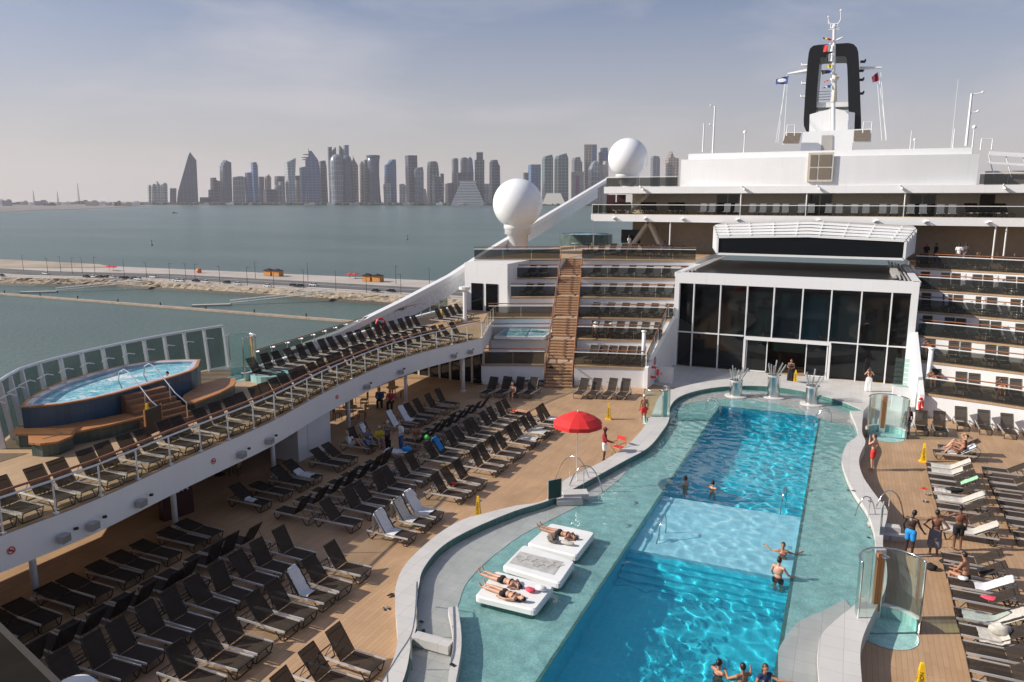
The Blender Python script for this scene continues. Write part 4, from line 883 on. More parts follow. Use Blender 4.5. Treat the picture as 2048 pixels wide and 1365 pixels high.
# side railings of the lowest tiers next to the glazed hall
balustrade('balustrade', 'stepped glass railing sloping down the left flank of the glazed hall', [(-12.55, 51.2), (-12.9, 59.3)], 1.45, .98, M['glassdark'], M['teakrail'], 1.3, zs=(1.45, 3.9))
mb = MB(); mb.prism([(-12.75, 51.0), (-12.35, 51.0), (-12.35, 59.4), (-12.75, 59.4)], 0, .01); 
mb = MB(); mb.add([(-12.35, 50.9, 0), (-12.35, 59.6, 0), (-12.35, 59.6, 3.9), (-12.35, 50.9, 1.5), (-12.6, 50.9, 0), (-12.6, 59.6, 0), (-12.6, 59.6, 3.9), (-12.6, 50.9, 1.5)], [(0, 1, 2, 3), (7, 6, 5, 4), (3, 2, 6, 7), (4, 0, 3, 7)]); tag(mb.build('flank_wall', M['white']), 'sloping white flank wall left of the glazed hall front', 'wall')
mb = MB(); mb.add([(4.35, 50.6, 0), (4.35, 59.6, 0), (4.35, 59.6, 3.9), (4.35, 50.6, 1.5), (4.6, 50.6, 0), (4.6, 59.6, 0), (4.6, 59.6, 3.9), (4.6, 50.6, 1.5)], [(3, 2, 1, 0), (4, 5, 6, 7), (7, 6, 2, 3), (4, 7, 3, 0)]); tag(mb.build('flank_wall', M['white']), 'sloping white flank wall right of the glazed hall front', 'wall')
# stair
t = thing('terrace_stair', 'long straight teak stair climbing the terraces with brown handrails', 'stairs')
Sa, Sb = V((-18.15, 48.7, 0)), V((-23.45, 66.2, 7.7)); dh = V((Sb.x - Sa.x, Sb.y - Sa.y, 0)); Lh = dh.length; dh.normalize(); pe = V((dh.y, -dh.x, 0))
fl = 6; run = (Lh - 5 * .95) / 46; s = 0; z = 0; prof = [(0, 0)]
mbs = MB(); cnt = 0; stepm = None
per = [8, 7, 7, 8, 8, 8]; zt = [1.28, 2.56, 3.84, 5.12, 6.4, 7.68]
for f in range(6):
    rise = (7.7 / 46)
    for k in range(per[f]):
        z += rise; c = Sa + dh * (s + run / 2); 
        mb = MB(); mb.box(0, 0, -.05, 1.92, run + .04, .1); 
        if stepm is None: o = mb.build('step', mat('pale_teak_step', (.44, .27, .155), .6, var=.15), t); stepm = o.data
        else: o = link('step', stepm, t)
        o.location = (c.x, c.y, z); o.rotation_euler = (0, 0, atan2(-dh.x, dh.y))
        mbs.box(c.x, c.y, z / 2 - .06, 1.88, run + .02, z - .1 + .0, rz=atan2(-dh.x, dh.y))
        s += run; prof.append((s, z))
    if f < 5:
        c = Sa + dh * (s + .475); mb = MB(); mb.box(c.x, c.y, z - .05, 1.92, .95, .1, rz=atan2(-dh.x, dh.y)); mb.build('landing', mat('teak_landing', (.46, .33, .22), .6), t)
        mbs.box(c.x, c.y, z / 2 - .06, 1.88, .96, z - .1, rz=atan2(-dh.x, dh.y)); s += .95; prof.append((s, z))
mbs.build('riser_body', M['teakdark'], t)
for sd_, m_ in ((-1, M['white2']), (1, M['teakrail'])):
    pts = [Sa + dh * q + pe * (sd_ * .98) + V((0, 0, zz + .95)) for q, zz in prof[::1]]
    mb = MB(); mb.tube(pts, .045, 6); mb.build('handrail', M['teakrail'], t)
    mb = MB(); mb.strip([p - V((0, 0, 1.15)) for p in pts], [p - V((0, 0, .85)) for p in pts]); mb.build('stringer', m_, t)
    for q in pts[::4]: mb = MB(); mb.bar(q - V((0, 0, 1)), q, .025, 5); mb.build('post', M['steel'], t)
# ================================================================ GLAZED HALL, SUPERSTRUCTURE
HY = 59.5
t = thing('glazed_hall', 'black glazed hall with white frame and sliding roof behind the pool', 'glass hall')
mb = MB(); mb.box(-4.05, HY + .25, 7.0, 16.95, .5, .82); mb.box(-12.36, HY + .25, 3.3, .36, .5, 6.58); mb.box(4.2, HY + .25, 3.3, .44, .5, 6.58); mb.build('frame', M['white'], t)
mxs_ = [-12.18, -11.04, -9.02, -7.05, -5.12, -3.11, -1.15, .84, 2.78, 4.01]
for i in range(9):
    for z0, z1 in ((.05, 2.74), (2.74, 6.59)):
        if z0 < 1 and i in (3, 4, 5): continue
        mb = MB(); mb.box((mxs_[i] + mxs_[i + 1]) / 2, HY + .3, (z0 + z1) / 2, mxs_[i + 1] - mxs_[i] - .1, .03, z1 - z0 - .08); mb.build('glass_panel', M['blackglass'], t)
for i in range(1, 9):
    z0 = 2.7 if i in (4, 5) else 0
    mb = MB(); mb.box(mxs_[i], HY + .12, (z0 + 6.6) / 2, .085, .2, 6.6 - z0); mb.build('mullion', M['white2'], t)
mb = MB(); mb.box(-9.7, HY + .12, 2.74, 5.1, .19, .08); mb.box(1.5, HY + .12, 2.74, 5.1, .19, .08); mb.build('transom', M['white2'], t)
d = t; 
mb = MB(); mb.box(-4.0, HY + .05, 2.62, 6.15, .26, .26); mb.box(-7.02, HY + .05, 1.25, .16, .26, 2.5); mb.box(-.98, HY + .05, 1.25, .16, .26, 2.5); fr_ = mb.build('door_frame', M['white2'], t)
for x0, x1, y in ((-6.9, -5.35, .18), (-2.62, -1.1, .18)):
    mb = MB(); mb.box((x0 + x1) / 2, HY + y, 1.24, x1 - x0, .03, 2.4); o = mb.build('door_leaf', M['blackglass'], t)
    mb = MB(); mb.box(x0 + .03, HY + y - .03, 1.24, .07, .05, 2.46); mb.box(x1 - .03, HY + y - .03, 1.24, .07, .05, 2.46); mb.box((x0 + x1) / 2, HY + y - .03, .08, x1 - x0, .05, .1); mb.build('leaf_frame', M['white2'], o)
mb = MB(); mb.box(-4, HY + 3.4, 1.3, 15.9, .1, 2.6); mb.build('inner_wall', mat('dim_brown_interior', (.05, .035, .025), .8, var=.4, scale=2), t)
mb = MB(); mb.box(-4, HY + 3.2, 1.75, 2.6, .05, 1.2); mb.build('inner_screen', mat('dim_green_panel', (.008, .05, .038), .4, var=.3), t)
# roof well: side tracks and a black slab painted as the unlit opening
mb = MB(); mb.box(-4.05, 67.5, 7.15, 16.1, 15.6, .3); mb.build('painted_dark_well', M['blackpaint'], t)
for s, x in ((-1, -12.36), (1, 4.25)):
    mb = MB(); mb.box(x, 67.5, 7.25, .5, 15.7, .32); mb.build('roof_edge', M['white'], t)
    for k in range(4): mb = MB(); mb.box(x - s * (.5 + .28 * k), 67.5, 7.42 + .07 * k, .10, 15.6, .12); mb.build('roof_track', M['alu'] if k % 2 else M['greyconc'], t)
    mb = MB(); mb.box(x + s * .1, 66.5, 3.5, .14, 13.6, 7.0); mb.build('side_wall', M['white'], t)
for k in range(7): mb = MB(); mb.box(3.0, 61.5 + k * .9, 7.6, .5, .25, .35); mb.build('roof_wheel', M['greyconc'], t)
# telescoping roof shells
xc = -3.4
for k in range(5):
    Y = 66.0 + .75 * k; hw = 7.05 + .2 * k; z0 = 8.5 + .07 * k; ze = 9.9 + .2 * k; zp = 10.12 + .24 * k
    mb = MB(); w_ = .17
    mb.beam((xc - hw, Y, z0), (xc - hw, Y, ze), w_, w_); mb.beam((xc + hw, Y, z0), (xc + hw, Y, ze), w_, w_); mb.beam((xc - hw, Y, ze), (xc, Y, zp), w_, w_); mb.beam((xc, Y, zp), (xc + hw, Y, ze), w_, w_)
    if k == 0: mb.beam((xc - hw, Y, z0), (xc + hw, Y, z0), w_, w_)
    Yb = Y + 4.5
    for sx in (-1, 1):
        mb.add([(xc + sx * hw, Y, ze + .08), (xc, Y, zp + .08), (xc, Y + .6, zp + .1), (xc + sx * hw, Y + .6, ze + .1)], [(0, 1, 2, 3) if sx < 0 else (3, 2, 1, 0)])
        mb.add([(xc + sx * hw, Y, z0), (xc + sx * hw, Y, ze), (xc + sx * hw, Yb, ze), (xc + sx * hw, Yb, z0)], [(0, 1, 2, 3)])
    o = mb.build('roof_shell', M['white'], t)
    if k == 0:
        mb = MB(); mb.add([(xc - hw, Y + .02, z0), (xc + hw, Y + .02, z0), (xc + hw, Y + .02, ze), (xc, Y + .02, zp), (xc - hw, Y + .02, ze)], [(0, 1, 2, 3, 4)]); mb.build('glass', M['blackglass'], o)
    for j in range(8):
        x = xc - hw + 2 * hw * (j + .5) / 8; zz = lerp(ze, zp, 1 - abs(x - xc) / hw); mb = MB(); mb.box(x, Y + .3, zz + .13, .09, .75, .1); mb.build('rib', M['white2'], o)
mb = MB(); mb.add([(xc - 7.9, 69.7, 10.8), (xc, 69.7, 11.16), (xc, 73.5, 11.2), (xc - 7.9, 73.5, 10.85)], [(0, 1, 2, 3)]); mb.add([(xc, 69.7, 11.16), (xc + 7.9, 69.7, 10.8), (xc + 7.9, 73.5, 10.85), (xc, 73.5, 11.2)], [(0, 1, 2, 3)]); mb.build('roof_panel', M['greyconc'], t)
# deck above (A) and its wall
YA = 74.0
xa = [(-24.3, YA), (25, YA)]
t = thing('upper_deck_gallery', 'white gallery deck with lounger row, doors and long white fascia', 'ship deck')
mb = MB(); mb.box(.35, YA + 5, 11.2, 49.3, 10, .68); mb.build('fascia_slab', M['white'], t)
mb = MB(); mb.box(.35, YA + 5, 11.56, 49.2, 9.9, .03); mb.build('deck_floor', M['deck2'], t)
mb = MB(); mb.box(1.8, YA + 4.2, 12.56, 46, .2, 2.0); mb.build('back_wall', M['cream'], t)
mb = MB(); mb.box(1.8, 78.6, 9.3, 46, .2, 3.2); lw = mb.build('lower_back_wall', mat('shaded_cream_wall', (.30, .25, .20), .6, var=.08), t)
for i, px in enumerate([1232, 1455, 1640, 1845]):
    for dx in (-.55, .55):
        p = aty(px, 400, YA + 4.0); mb = MB(); mb.box(p.x + dx, YA + 4.06, 12.5, .95, .06, 1.95); mb.build('door', M['blackglass'] if i else mat('maroon_door', (.035, .008, .008), .4), t)
p = aty(1975, 400, YA + 4.0); mb = MB(); mb.box(p.x, YA + 4.06, 12.5, 1.1, .06, 1.95); mb.build('door', M['darkmetal'], t)
for px in (1480, 1611, 1807):
    p = aty(px, 430, YA + .1); mb = MB(); mb.bar((p.x, YA + .15, 11.5), (p.x, YA + .15, 13.6), .06, 6); mb.build('stanchion', M['white2'], t)
for px in (1187, 1340, 1990, 2012):
    p = aty(px, 470, YA + .2); mb = MB(); mb.bar((p.x, YA + .2, 7.7), (p.x, YA + .2, 10.9), .07, 6); mb.build('stanchion', M['white2'], t)
for px in (1228, 1290, 1365, 1475, 1635, 1750, 1850, 1975):
    p = aty(px, 441, YA); mb = MB(); mb.ball((p.x, YA - .1, 11.15), (.16, .2, .1), 8, 5); mb.bar((p.x + .05, YA - .05, 11.3), (p.x + .3, YA - .55, 11.25), .05, 5); mb.build('floodlight', M['white2'], t)
for (x0, y0, z0, x1, z1) in ((1262, 0, 7.9, 1300, 10.8), (1330, 0, 7.9, 1300, 10.8), (1262, 0, 11.6, 1300, 13.6)):
    a = aty(x0, 470, 77.4); b = aty(x1, 470, 77.4); mb = MB(); mb.beam((a.x, 77.4, z0), (b.x, 77.4, z1), .1, .3); mb.beam((a.x, 76.4, z0), (b.x, 76.4, z1), .1, .3)
    for k in range(10): mb.beam((lerp(a.x, b.x, k / 10), 76.9, lerp(z0, z1, k / 10)), (lerp(a.x, b.x, k / 10) + .25, 76.9, lerp(z0, z1, k / 10)), 1.0, .05, up=(0, 0, 1))
    mb.build('staircase', M['cream'], t)
balustrade('balustrade', 'dark glass balustrade along the gallery deck edge above the terraces', [(-24.2, YA + .1), (24.8, YA + .1)], 11.56, .92, M['glassrail'], M['white2'], 2.4, posts=False, gap=.004)
balustrade('balustrade', 'dark railing along the sea end of the gallery deck', [(-24.2, YA + .1), (-24.2, YA + 6)], 11.56, .92, M['glassdark'], M['teakrail'], 1.5)
for px, m_ in ((1240, 0),):
    p = aty(px, 490, 74.5); mb = MB(); mb.box(p.x, 78.4, 9.2, 2.0, .1, 1.4); mb.build('window', M['blackglass'], t)
# deck B with the white block above
t = thing('bridge_deck', 'uppermost white deck and big white block with shuttered vent window', 'ship deckhouse')
mb = MB(); mb.box(1.3, YA + 11, 13.9, 48.6, 22, .64); mb.build('fascia_slab', M['white'], t)
blk0, blk1 = aty(1362, 330, 75).x, aty(1960, 300, 75).x
arcx = [(lerp(blk0, blk1, i / 16), 75 - 0.9 * sin(pi * i / 16)) for i in range(17)]
mb = MB(); mb.prism(arcx + [(blk1, 84), (blk0, 84)], 14.22, 16.75); mb.build('deckhouse_wall', M['white'], t)
mb = MB(); mb.prism([(lerp(blk0 + .4, blk1 - .4, i / 12), 76.3 - .5 * sin(pi * i / 12)) for i in range(13)] + [(blk1 - .4, 83.5), (blk0 + .4, 83.5)], 16.75, 17.35); mb.build('roof_coaming', M['white'], t)
a, b = aty(1621, 309, 74.1), aty(1661, 361, 74.1)
mb = MB(); mb.box((a.x + b.x) / 2, 74.0, (a.z + b.z) / 2, b.x - a.x + .3, .24, a.z - b.z + .25); o = mb.build('vent_window', M['cream'], t)
w2, h2 = (b.x - a.x), (a.z - b.z)
for i, (u0, u1) in enumerate(((.03, .33), (.42, .97))):
    for v0, v1 in ((.05, .47), (.54, .97)):
        mb = MB(); mb.box(a.x + w2 * (u0 + u1) / 2, 73.86, b.z + h2 * (v0 + v1) / 2, w2 * (u1 - u0), .06, h2 * (v1 - v0)); mb.build('louvre', mat('brown_louvre', (.17, .14, .11), .7, var=.2, scale=12), o)
for px in (1288, 1490, 1640, 1805, 2010):
    p = aty(px, 379, YA); mb = MB(); mb.ball((p.x, YA - .15, 13.95), (.14, .14, .14), 8, 5); mb.bar((p.x, YA - .1, 14.05), (p.x - .25, YA - .7, 14.25), .05, 5); mb.build('floodlight', M['white2'], t)
balustrade('balustrade', 'dark glass balustrade beside the small white dome on the uppermost deck', [(-22.9, YA + 6), (-22.9, YA + .15), (blk0 - .1, YA + .15)], 14.22, .92, M['glassdark'], M['white2'], 1.8, posts=False, gap=.004)
balustrade('balustrade', 'dark glass balustrade right of the big white block', [(blk1 + .1, YA + .15), (25, YA + .15)], 14.22, .92, M['glassdark'], M['white2'], 1.8, posts=False, gap=.004)
# behind left: low cream structure on top deck
# funnel
FY = 100.0
def fz(x, y, Y=FY): p = aty(x, y, Y); return (p.x, p.z)
def ring_obj(name, outer_, inner_, y0, y1, m_, par):
    n = len(outer_); mb = MB()
    for P, Q in ((outer_, inner_),):
        vs = []
        for Y in (y0, y1): vs += [(p[0], Y, p[1]) for p in P] + [(q[0], Y, q[1]) for q in Q]
        fs = []
        for i in range(n - 1):
            fs += [(i, i + 1, n + i + 1, n + i), (2 * n + i, 3 * n + i, 3 * n + i + 1, 2 * n + i + 1), (i, 2 * n + i, 2 * n + i + 1, i + 1), (n + i, n + i + 1, 3 * n + i + 1, 3 * n + i)]
        mb.add(vs, fs)
    return mb.build(name, m_, par)
t = thing('funnel', 'tall black rounded arch shaped funnel with open middle', 'funnel')
f2 = lambda x, y: fz(1540 + x / 4.404, y / 4.404)
fo = [f2(*p) for p in [(315, 1150), (298, 1110), (296, 1060), (305, 900), (318, 700), (330, 560), (340, 470), (352, 430), (380, 405), (430, 396), (560, 388), (690, 380), (735, 390), (765, 420), (778, 460), (785, 560), (790, 700), (797, 900), (803, 1060), (803, 1130)]]
fi = [f2(*p) for p in [(335, 1150), (345, 1080), (352, 1010), (405, 990), (415, 800), (428, 650), (436, 560), (440, 515), (446, 508), (460, 505), (560, 500), (655, 497), (668, 500), (674, 510), (680, 600), (684, 700), (688, 900), (692, 990), (748, 1000), (745, 1130)]]
ring_obj('funnel_body', fo, fi, FY, FY + 5, M['blackpaint'], t)
t2 = thing('funnel_house', 'white casing at the funnel foot with grey door and sloping sides', 'ship deckhouse')
def quad_block(px, Y0, Y1, m_, name, par):
    P = [fz(*p, Y=Y0) for p in px]; n = len(P); mb = MB(); vs = [(x, Y0, z) for x, z in P] + [(x, Y1, z) for x, z in P]
    mb.add(vs, [tuple(range(n)), tuple(range(2 * n - 1, n - 1, -1))] + [((i + 1) % n, i, n + i, n + (i + 1) % n) for i in range(n)]); return mb.build(name, m_, par)
g = lambda pts: [(1540 + x / 4.404, y / 4.404) for x, y in pts]
quad_block(g([(345, 1160), (350, 1010), (420, 990), (560, 955), (690, 985), (748, 995), (742, 1150)]), FY - 1.5, FY + 4, M['white'], 'upper_casing', t2)
quad_block(g([(265, 1345), (290, 1165), (740, 1140), (720, 1345)]), 94, 99, M['white'], 'lower_casing', t2)
quad_block(g([(448, 1345), (455, 1195), (552, 1192), (550, 1345)]), 93.9, 94.05, M['greyconc'], 'door', t2)
quad_block(g([(105, 1275), (135, 1165), (280, 1165), (255, 1275)]), 92.8, 93.2, M['white'], 'louvre_frame', t2); quad_block(g([(112, 1262), (140, 1172), (272, 1172), (250, 1262)]), 92.7, 92.85, mat('brown_louvre', (0, 0, 0)), 'louvre', t2)
quad_block(g([(725, 1255), (735, 1140), (893, 1135), (890, 1255)]), 92.8, 93.2, M['white'], 'louvre_frame', t2); quad_block(g([(735, 1245), (742, 1150), (885, 1145), (883, 1243)]), 92.7, 92.85, MATS['brown_louvre'], 'louvre', t2)
quad_block(g([(-900, 1400), (-890, 1282), (270, 1270), (270, 1345)]), 90, 96, M['white'], 'roof_coaming', t2) if False else None
quad_block(g([(405, 950), (405, 905), (690, 900), (690, 940)]), FY + .5, FY + 4.5, M['white2'], 'cross_platform', t2)
# mast with flags
t = thing('mast', 'white radar mast rising in front of the funnel with antennas', 'mast'); MYY = 97.5
def mp_(x, y, Y=MYY): p = aty(1540 + x / 4.404, y / 4.404, Y); return p
mb = MB(); mb.bar(mp_(558, 1150), mp_(560, 620), .22, 8, .18); mb.bar(mp_(560, 620), mp_(566, 260), .2, 8, .16); mb.build('mast_pole', M['white2'], t)
mb = MB(); mb.bar(mp_(545, 950), mp_(545, 500), .04, 4); mb.bar(mp_(525, 1160), mp_(525, 960), .04, 4)
for k in range(14): mb.bar(mp_(525, 1150 - k * 15), mp_(575, 1150 - k * 15), .03, 4)
mb.build('ladder', M['white2'], t)
mb = MB(); mb.bar(mp_(515, 215), mp_(515, 160), .04, 4); mb.bar(mp_(515, 175), mp_(535, 215), .05, 4); mb.bar(mp_(535, 215), mp_(600, 212), .07, 4); mb.bar(mp_(600, 212), mp_(622, 175), .05, 4); mb.bar(mp_(622, 180), mp_(625, 80), .04, 4); mb.bar(mp_(530, 250), mp_(605, 250), .09, 4); mb.bar(mp_(535, 215), mp_(535, 250), .04, 4); mb.bar(mp_(597, 215), mp_(597, 250), .04, 4); mb.bar(mp_(515, 262), mp_(615, 262), .05, 4)
mb.ball(mp_(515, 150), .12, 6, 4); mb.ball(mp_(625, 95), .14, 6, 4); mb.ball(mp_(566, 232), .22, 6, 4); mb.build('antenna_head', M['white2'], t)
mb = MB(); mb.bar(mp_(545, 375), mp_(625, 340), .12, 5); mb.bar(mp_(520, 395), mp_(640, 330), .07, 4); mb.build('radar_bar', M['white2'], t)
mb = MB(); mb.bar(mp_(560, 900), mp_(575, 720), .35, 8, .15); mb.bar(mp_(575, 720), mp_(575, 660), .15, 6); mb.bar(mp_(545, 655), mp_(612, 680), .16, 5); mb.ball(mp_(575, 690), .35, 8, 5); mb.build('radar_scanner', M['cream'], t)
mb = MB(); mb.bar(mp_(155, 655, FY + 1), mp_(325, 630, FY + 1), .13, 5, .28); mb.build('yard_arm', M['white2'], t)
mb = MB(); mb.bar(mp_(790, 605, FY + 1), mp_(985, 598, FY + 1), .22, 5, .1); mb.build('yard_arm', M['white2'], t)
for x, y, s in ((283, 578, -1), (283, 740, -1), (275, 855, -1), (840, 545, 1), (825, 625, 1), (825, 705, 1), (825, 825, 1)):
    mb = MB(); mb.bar(mp_(x, y, FY + 1), mp_(x - s * 45, y, FY + 1), .16, 5); mb.bar(mp_(x, y - 22, FY + 1), mp_(x, y, FY + 1), .09, 5); mb.build('navigation_light', M['white2'] if s < 0 else M['darkmetal'], t)
mb = MB()
for (x0, y0, x1, y1) in ((150, 660, 50, 1260), (135, 680, 70, 1260), (155, 700, 120, 1240), (940, 660, 985, 1240), (960, 700, 1030, 1250), (975, 640, 1020, 1240)): mb.bar(mp_(x0, y0, FY + 1), mp_(x1, y1, 92), .018, 3)
mb.build('halyard', M['white2'], t)
for k in range(4): mb = MB(); mb.bar(mp_(405, 812 + k * 24, FY + 2), mp_(530, 805 + k * 24, FY + 2), .035, 4); mb.build('platform_rail', M['white2'], t)
flag = lambda lab, pts, m_: None
def flag(lab, px, cols, Y=MYY - .3, cat='flag', grp=None):
    """wavy cloth between pixel corners tl,tr,br,bl split in coloured stripes"""
    t_ = thing('flag', lab, cat, mp_(*px[0], Y), 0, grp); o0 = mp_(*px[0], Y); c = [mp_(*p, Y) - o0 for p in px]; ns = len(cols)
    for s in range(ns):
        mb = MB(); vs = []; n = 6
        for i in range(n + 1):
            u = (s + i / n) / ns
            for v in (0, .5, 1): q = c[0].lerp(c[1], u).lerp(c[3].lerp(c[2], u), v); q.y += .12 * sin(u * 9 + v * 2); vs.append(q)
        mb.add(vs, [(i * 3 + j, i * 3 + j + 1, (i + 1) * 3 + j + 1, (i + 1) * 3 + j) for i in range(n) for j in range(2)]); mb.build('cloth', cols[s], t_, True)
navy = mat('flag_navy', (.03, .05, .22), .8); mar = mat('flag_maroon', (.16, .01, .03), .8)
flag('blue flag with a white emblem flying from the left yard arm', [(55, 700), (165, 668), (155, 742), (48, 745)], [navy])
mb = MB(); p = mp_(105, 710, MYY - .75); mb.ball(p, (.5, .03, .22), 8, 5); o = mb.build('flag_emblem', M['clothwhite'], bpy.data.objects['flag']); o.location = -bpy.data.objects['flag'].location
flag('maroon flag flying from the right yard arm', [(895, 680), (950, 635), (962, 712), (905, 730)], [mar])
flag('black yellow and red striped pennant at the mast top', [(465, 330), (550, 345), (550, 362), (470, 345)], [M['clothblack'], M['clothyellow'], M['clothred'], M['clothred']])
flag('red and white signal flag high on the mast halyard', [(470, 400), (548, 395), (548, 455), (468, 460)], [M['clothred'], M['clothwhite']])
flag('white and dark signal flag below the red and white one', [(485, 490), (546, 468), (546, 540), (480, 545)], [M['clothblack'], M['clothwhite']])
flag('yellow signal flag on the mast halyard', [(495, 585), (545, 562), (545, 595), (512, 602)], [M['clothyellow']])
flag('thin black pennant below the yellow signal flag', [(450, 618), (545, 620), (545, 640), (460, 660)], [M['clothblack'], navy])
flag('red and white pennant near the lower halyard', [(475, 720), (540, 688), (540, 706), (482, 730)], [M['clothred'], M['clothwhite']])
flag('dark blue and white signal flag lowest on the halyard', [(460, 778), (535, 742), (535, 775), (482, 778)], [M['clothblack'], M['clothwhite'], navy])
# small masts and aerials on the deckhouse roof
def roof_mast(lab, px, y0, y1, r, Y=77.0, arm=None, par=None, head='ball'):
    a, b = aty(px, y1, Y), aty(px, y0, Y); t = thing('antenna_mast', lab, 'antenna mast', a, 0, 'aerials on the white deckhouse roof'); h = b.z - a.z
    mb = MB(); mb.bar((0, 0, -.3), (0, 0, h), r, 6, r * .7); mb.build('pole', M['white2'], t)
    if head == 'ball': mb = MB(); mb.ball((0, 0, h), r * 2.6, 8, 6); mb.build('aerial_head', M['white2'], t)
    if arm: 
        mb = MB()
        for z, L in arm: mb.bar((0, 0, h * z), (L, 0, h * z + .1), .05, 4); mb.ball((L, 0, h * z + .15), .11, 6, 4)
        mb.build('arm', M['white2'], t)
roof_mast('thick white lamp mast with small arm on the deckhouse roof, left end', 1426, 213, 300, .11, arm=((.98, -.4), (.55, -.4)), head='none'); roof_mast('short white mast with wide foot left of the thick lamp mast', 1406, 247, 298, .09, head='none')
roof_mast('ball topped aerial left of the funnel', 1488, 265, 303, .07); roof_mast('slim aerial right of the funnel on the white roof', 1820, 262, 298, .05, head='none'); roof_mast('small ball topped aerial right of the funnel', 1828, 280, 300, .05)
roof_mast('tall white lamp mast with two arms at the right end of the roof', 1933, 188, 285, .14, arm=((.98, .8), (.6, .6)), head='none'); roof_mast('mushroom topped aerial right of the two armed mast', 1944, 255, 300, .07)
roof_mast('very thin tall whip aerial left of the two armed mast', 1903, 160, 290, .025, head='none'); roof_mast('white stub aerial beside the whip aerial', 1906, 258, 292, .06, head='none')
for i, (px, y) in enumerate(((1581, 250), (1734, 244), (1972, 278))):
    a = aty(px, y + 22, 90 if i < 2 else 76); b = aty(px, y, 90 if i < 2 else 76); h = b.z - a.z
    mb = MB(); mb.tube([(-.4, 0, 0), (-.4, 0, h), (.4, 0, h), (.4, 0, 0)], .05, 4); tag(mb.build('roof_ladder_hoop', M['white2'], loc=a), ['white hoop above the left louvre beside the funnel', 'white hoop above the right louvre beside the funnel', 'white hoop at the far right end of the roof'][i], 'ladder hoop')
# structure right of block
t = thing('sports_court_frame', 'white tubular frame structure far right behind the white block', 'frame'); p = aty(1975, 335, 80); q = aty(2060, 350, 80)
mb = MB(); mb.beam((p.x, 80, p.z + 1.2), (q.x + 8, 80, p.z + .2), .3, .35); mb.beam((p.x, 80, p.z + .4), (q.x + 8, 80, p.z - .6), .15, .2)
for k in range(9): mb.bar((p.x + k * 1.3, 80, p.z + 1.0 - k * .1), (p.x + k * 1.3 + .6, 80, p.z - .9), .05, 4)
mb.build('truss', M['white2'], t); mb = MB(); mb.box((p.x + q.x) / 2 + 4, 81, p.z - 1.0, q.x - p.x + 8, .3, 1.4); mb.build('side_panel', M['cream'], t)
# radomes and support
def radome(lab, c, R, zdeck, rr, neck):
    t = thing('radome', lab, 'radome', (c.x, c.y, zdeck), 0, 'white satellite domes')
    mb = MB(); mb.ball((0, 0, c.z - zdeck), R, 36, 24); mb.build('dome', mat('white_gelcoat', (.80, .81, .83), .22, var=.02), t, True)
    h = c.z - zdeck; mb = MB(); mb.lathe([(rr * 1.0, 0), (rr * 1.0, h - R - .55), (rr * 1.25, h - R - .5), (rr * 1.25, h - R + .0), (neck, h - R + .05), (neck, h - R + .75), (0, h - R + .8)], n=28); mb.build('pedestal', M['white'], t, True)
radome('larger lower white dome on a stepped round pedestal', aty(1035.5, 408, 71), 2.5, 7.7, 1.05, 1.4)
radome('smaller higher white dome beside the white deckhouse', aty(1256, 317, 76), 1.98, 14.22, .7, 1.2)
# slanting strut
t = thing('slanting_strut', 'long white slanting beam rising along the ship side past the domes', 'beam')
mb = MB(); ps = [(-31.0, 36, 3.75), (-31.6, 42, 3.95), (-31.8, 46, 4.45), (-32, 50.5, 5.0), (-32, 58.5, 6.3), (-32, 66, 8.0), (-32, 78, 10.4), (-32, 105, 15.8)]
for a, b in zip(ps, ps[1:]): mb.beam(a, b, .5, .42)
mb.build('beam_top', M['white'], t)
mb = MB(); mb.strip([(a[0] - .05, a[1], a[2] - .1) for a in ps[2:6]], [(-31.95, 46.5, 3.6), (-31.95, 51, 3.6), (-31.95, 58, 4.6), (-31.95, 66, 6.6)]); mb.build('web_plate', mat('grey_white_plate', (.62, .63, .66), .5), t)
mb = MB(); mb.strip([(-31.95, 66, 7.9), (-31.95, 78, 10.2), (-31.95, 100, 14.7)], [(-31.95, 66, 7.0), (-31.95, 78, 8.9), (-31.95, 100, 13.2)]); mb.build('web_plate', MATS['grey_white_plate'], t)
# left block with glass doors under the top tier
t = thing('door_block', 'white wall block with two dark sliding doors left of the terraces', 'wall')
mb = MB(); mb.prism([(-30.4, 58.2), (-26.35, 58.2), (-26.35, 64.8), (-30.4, 64.8)], 3.52, 7.66); mb.build('wall', M['white'], t)
for x in (-29.2, -27.8): mb = MB(); mb.box(x, 58.17, 4.75, 1.1, .05, 2.35); mb.build('glass_door', M['blackglass'], t)
mb = MB(); mb.sheet([[(-31.8, 55), (-26.5, 55), (-26.5, 58.3), (-31.8, 58.3)]], ZU + .012); struct('balcony_deck', mb, M['deck2'])
# top deck whirlpool seen behind the stair
t = thing('whirlpool', 'second whirlpool on the top deck behind the larger dome', 'hot tub', (-29.5, 88, 7.7)); mb = MB(); mb.lathe([(3.2, 0), (3.2, 1.2), (3.0, 1.25), (2.8, 1.2), (2.8, 1.0)], n=24); mb.build('tub_wall', M['seamosaic'], t); mb = MB(); mb.lathe([(2.8, 1.15), (0, 1.15)], n=24); mb.build('water', M['foam'], t)
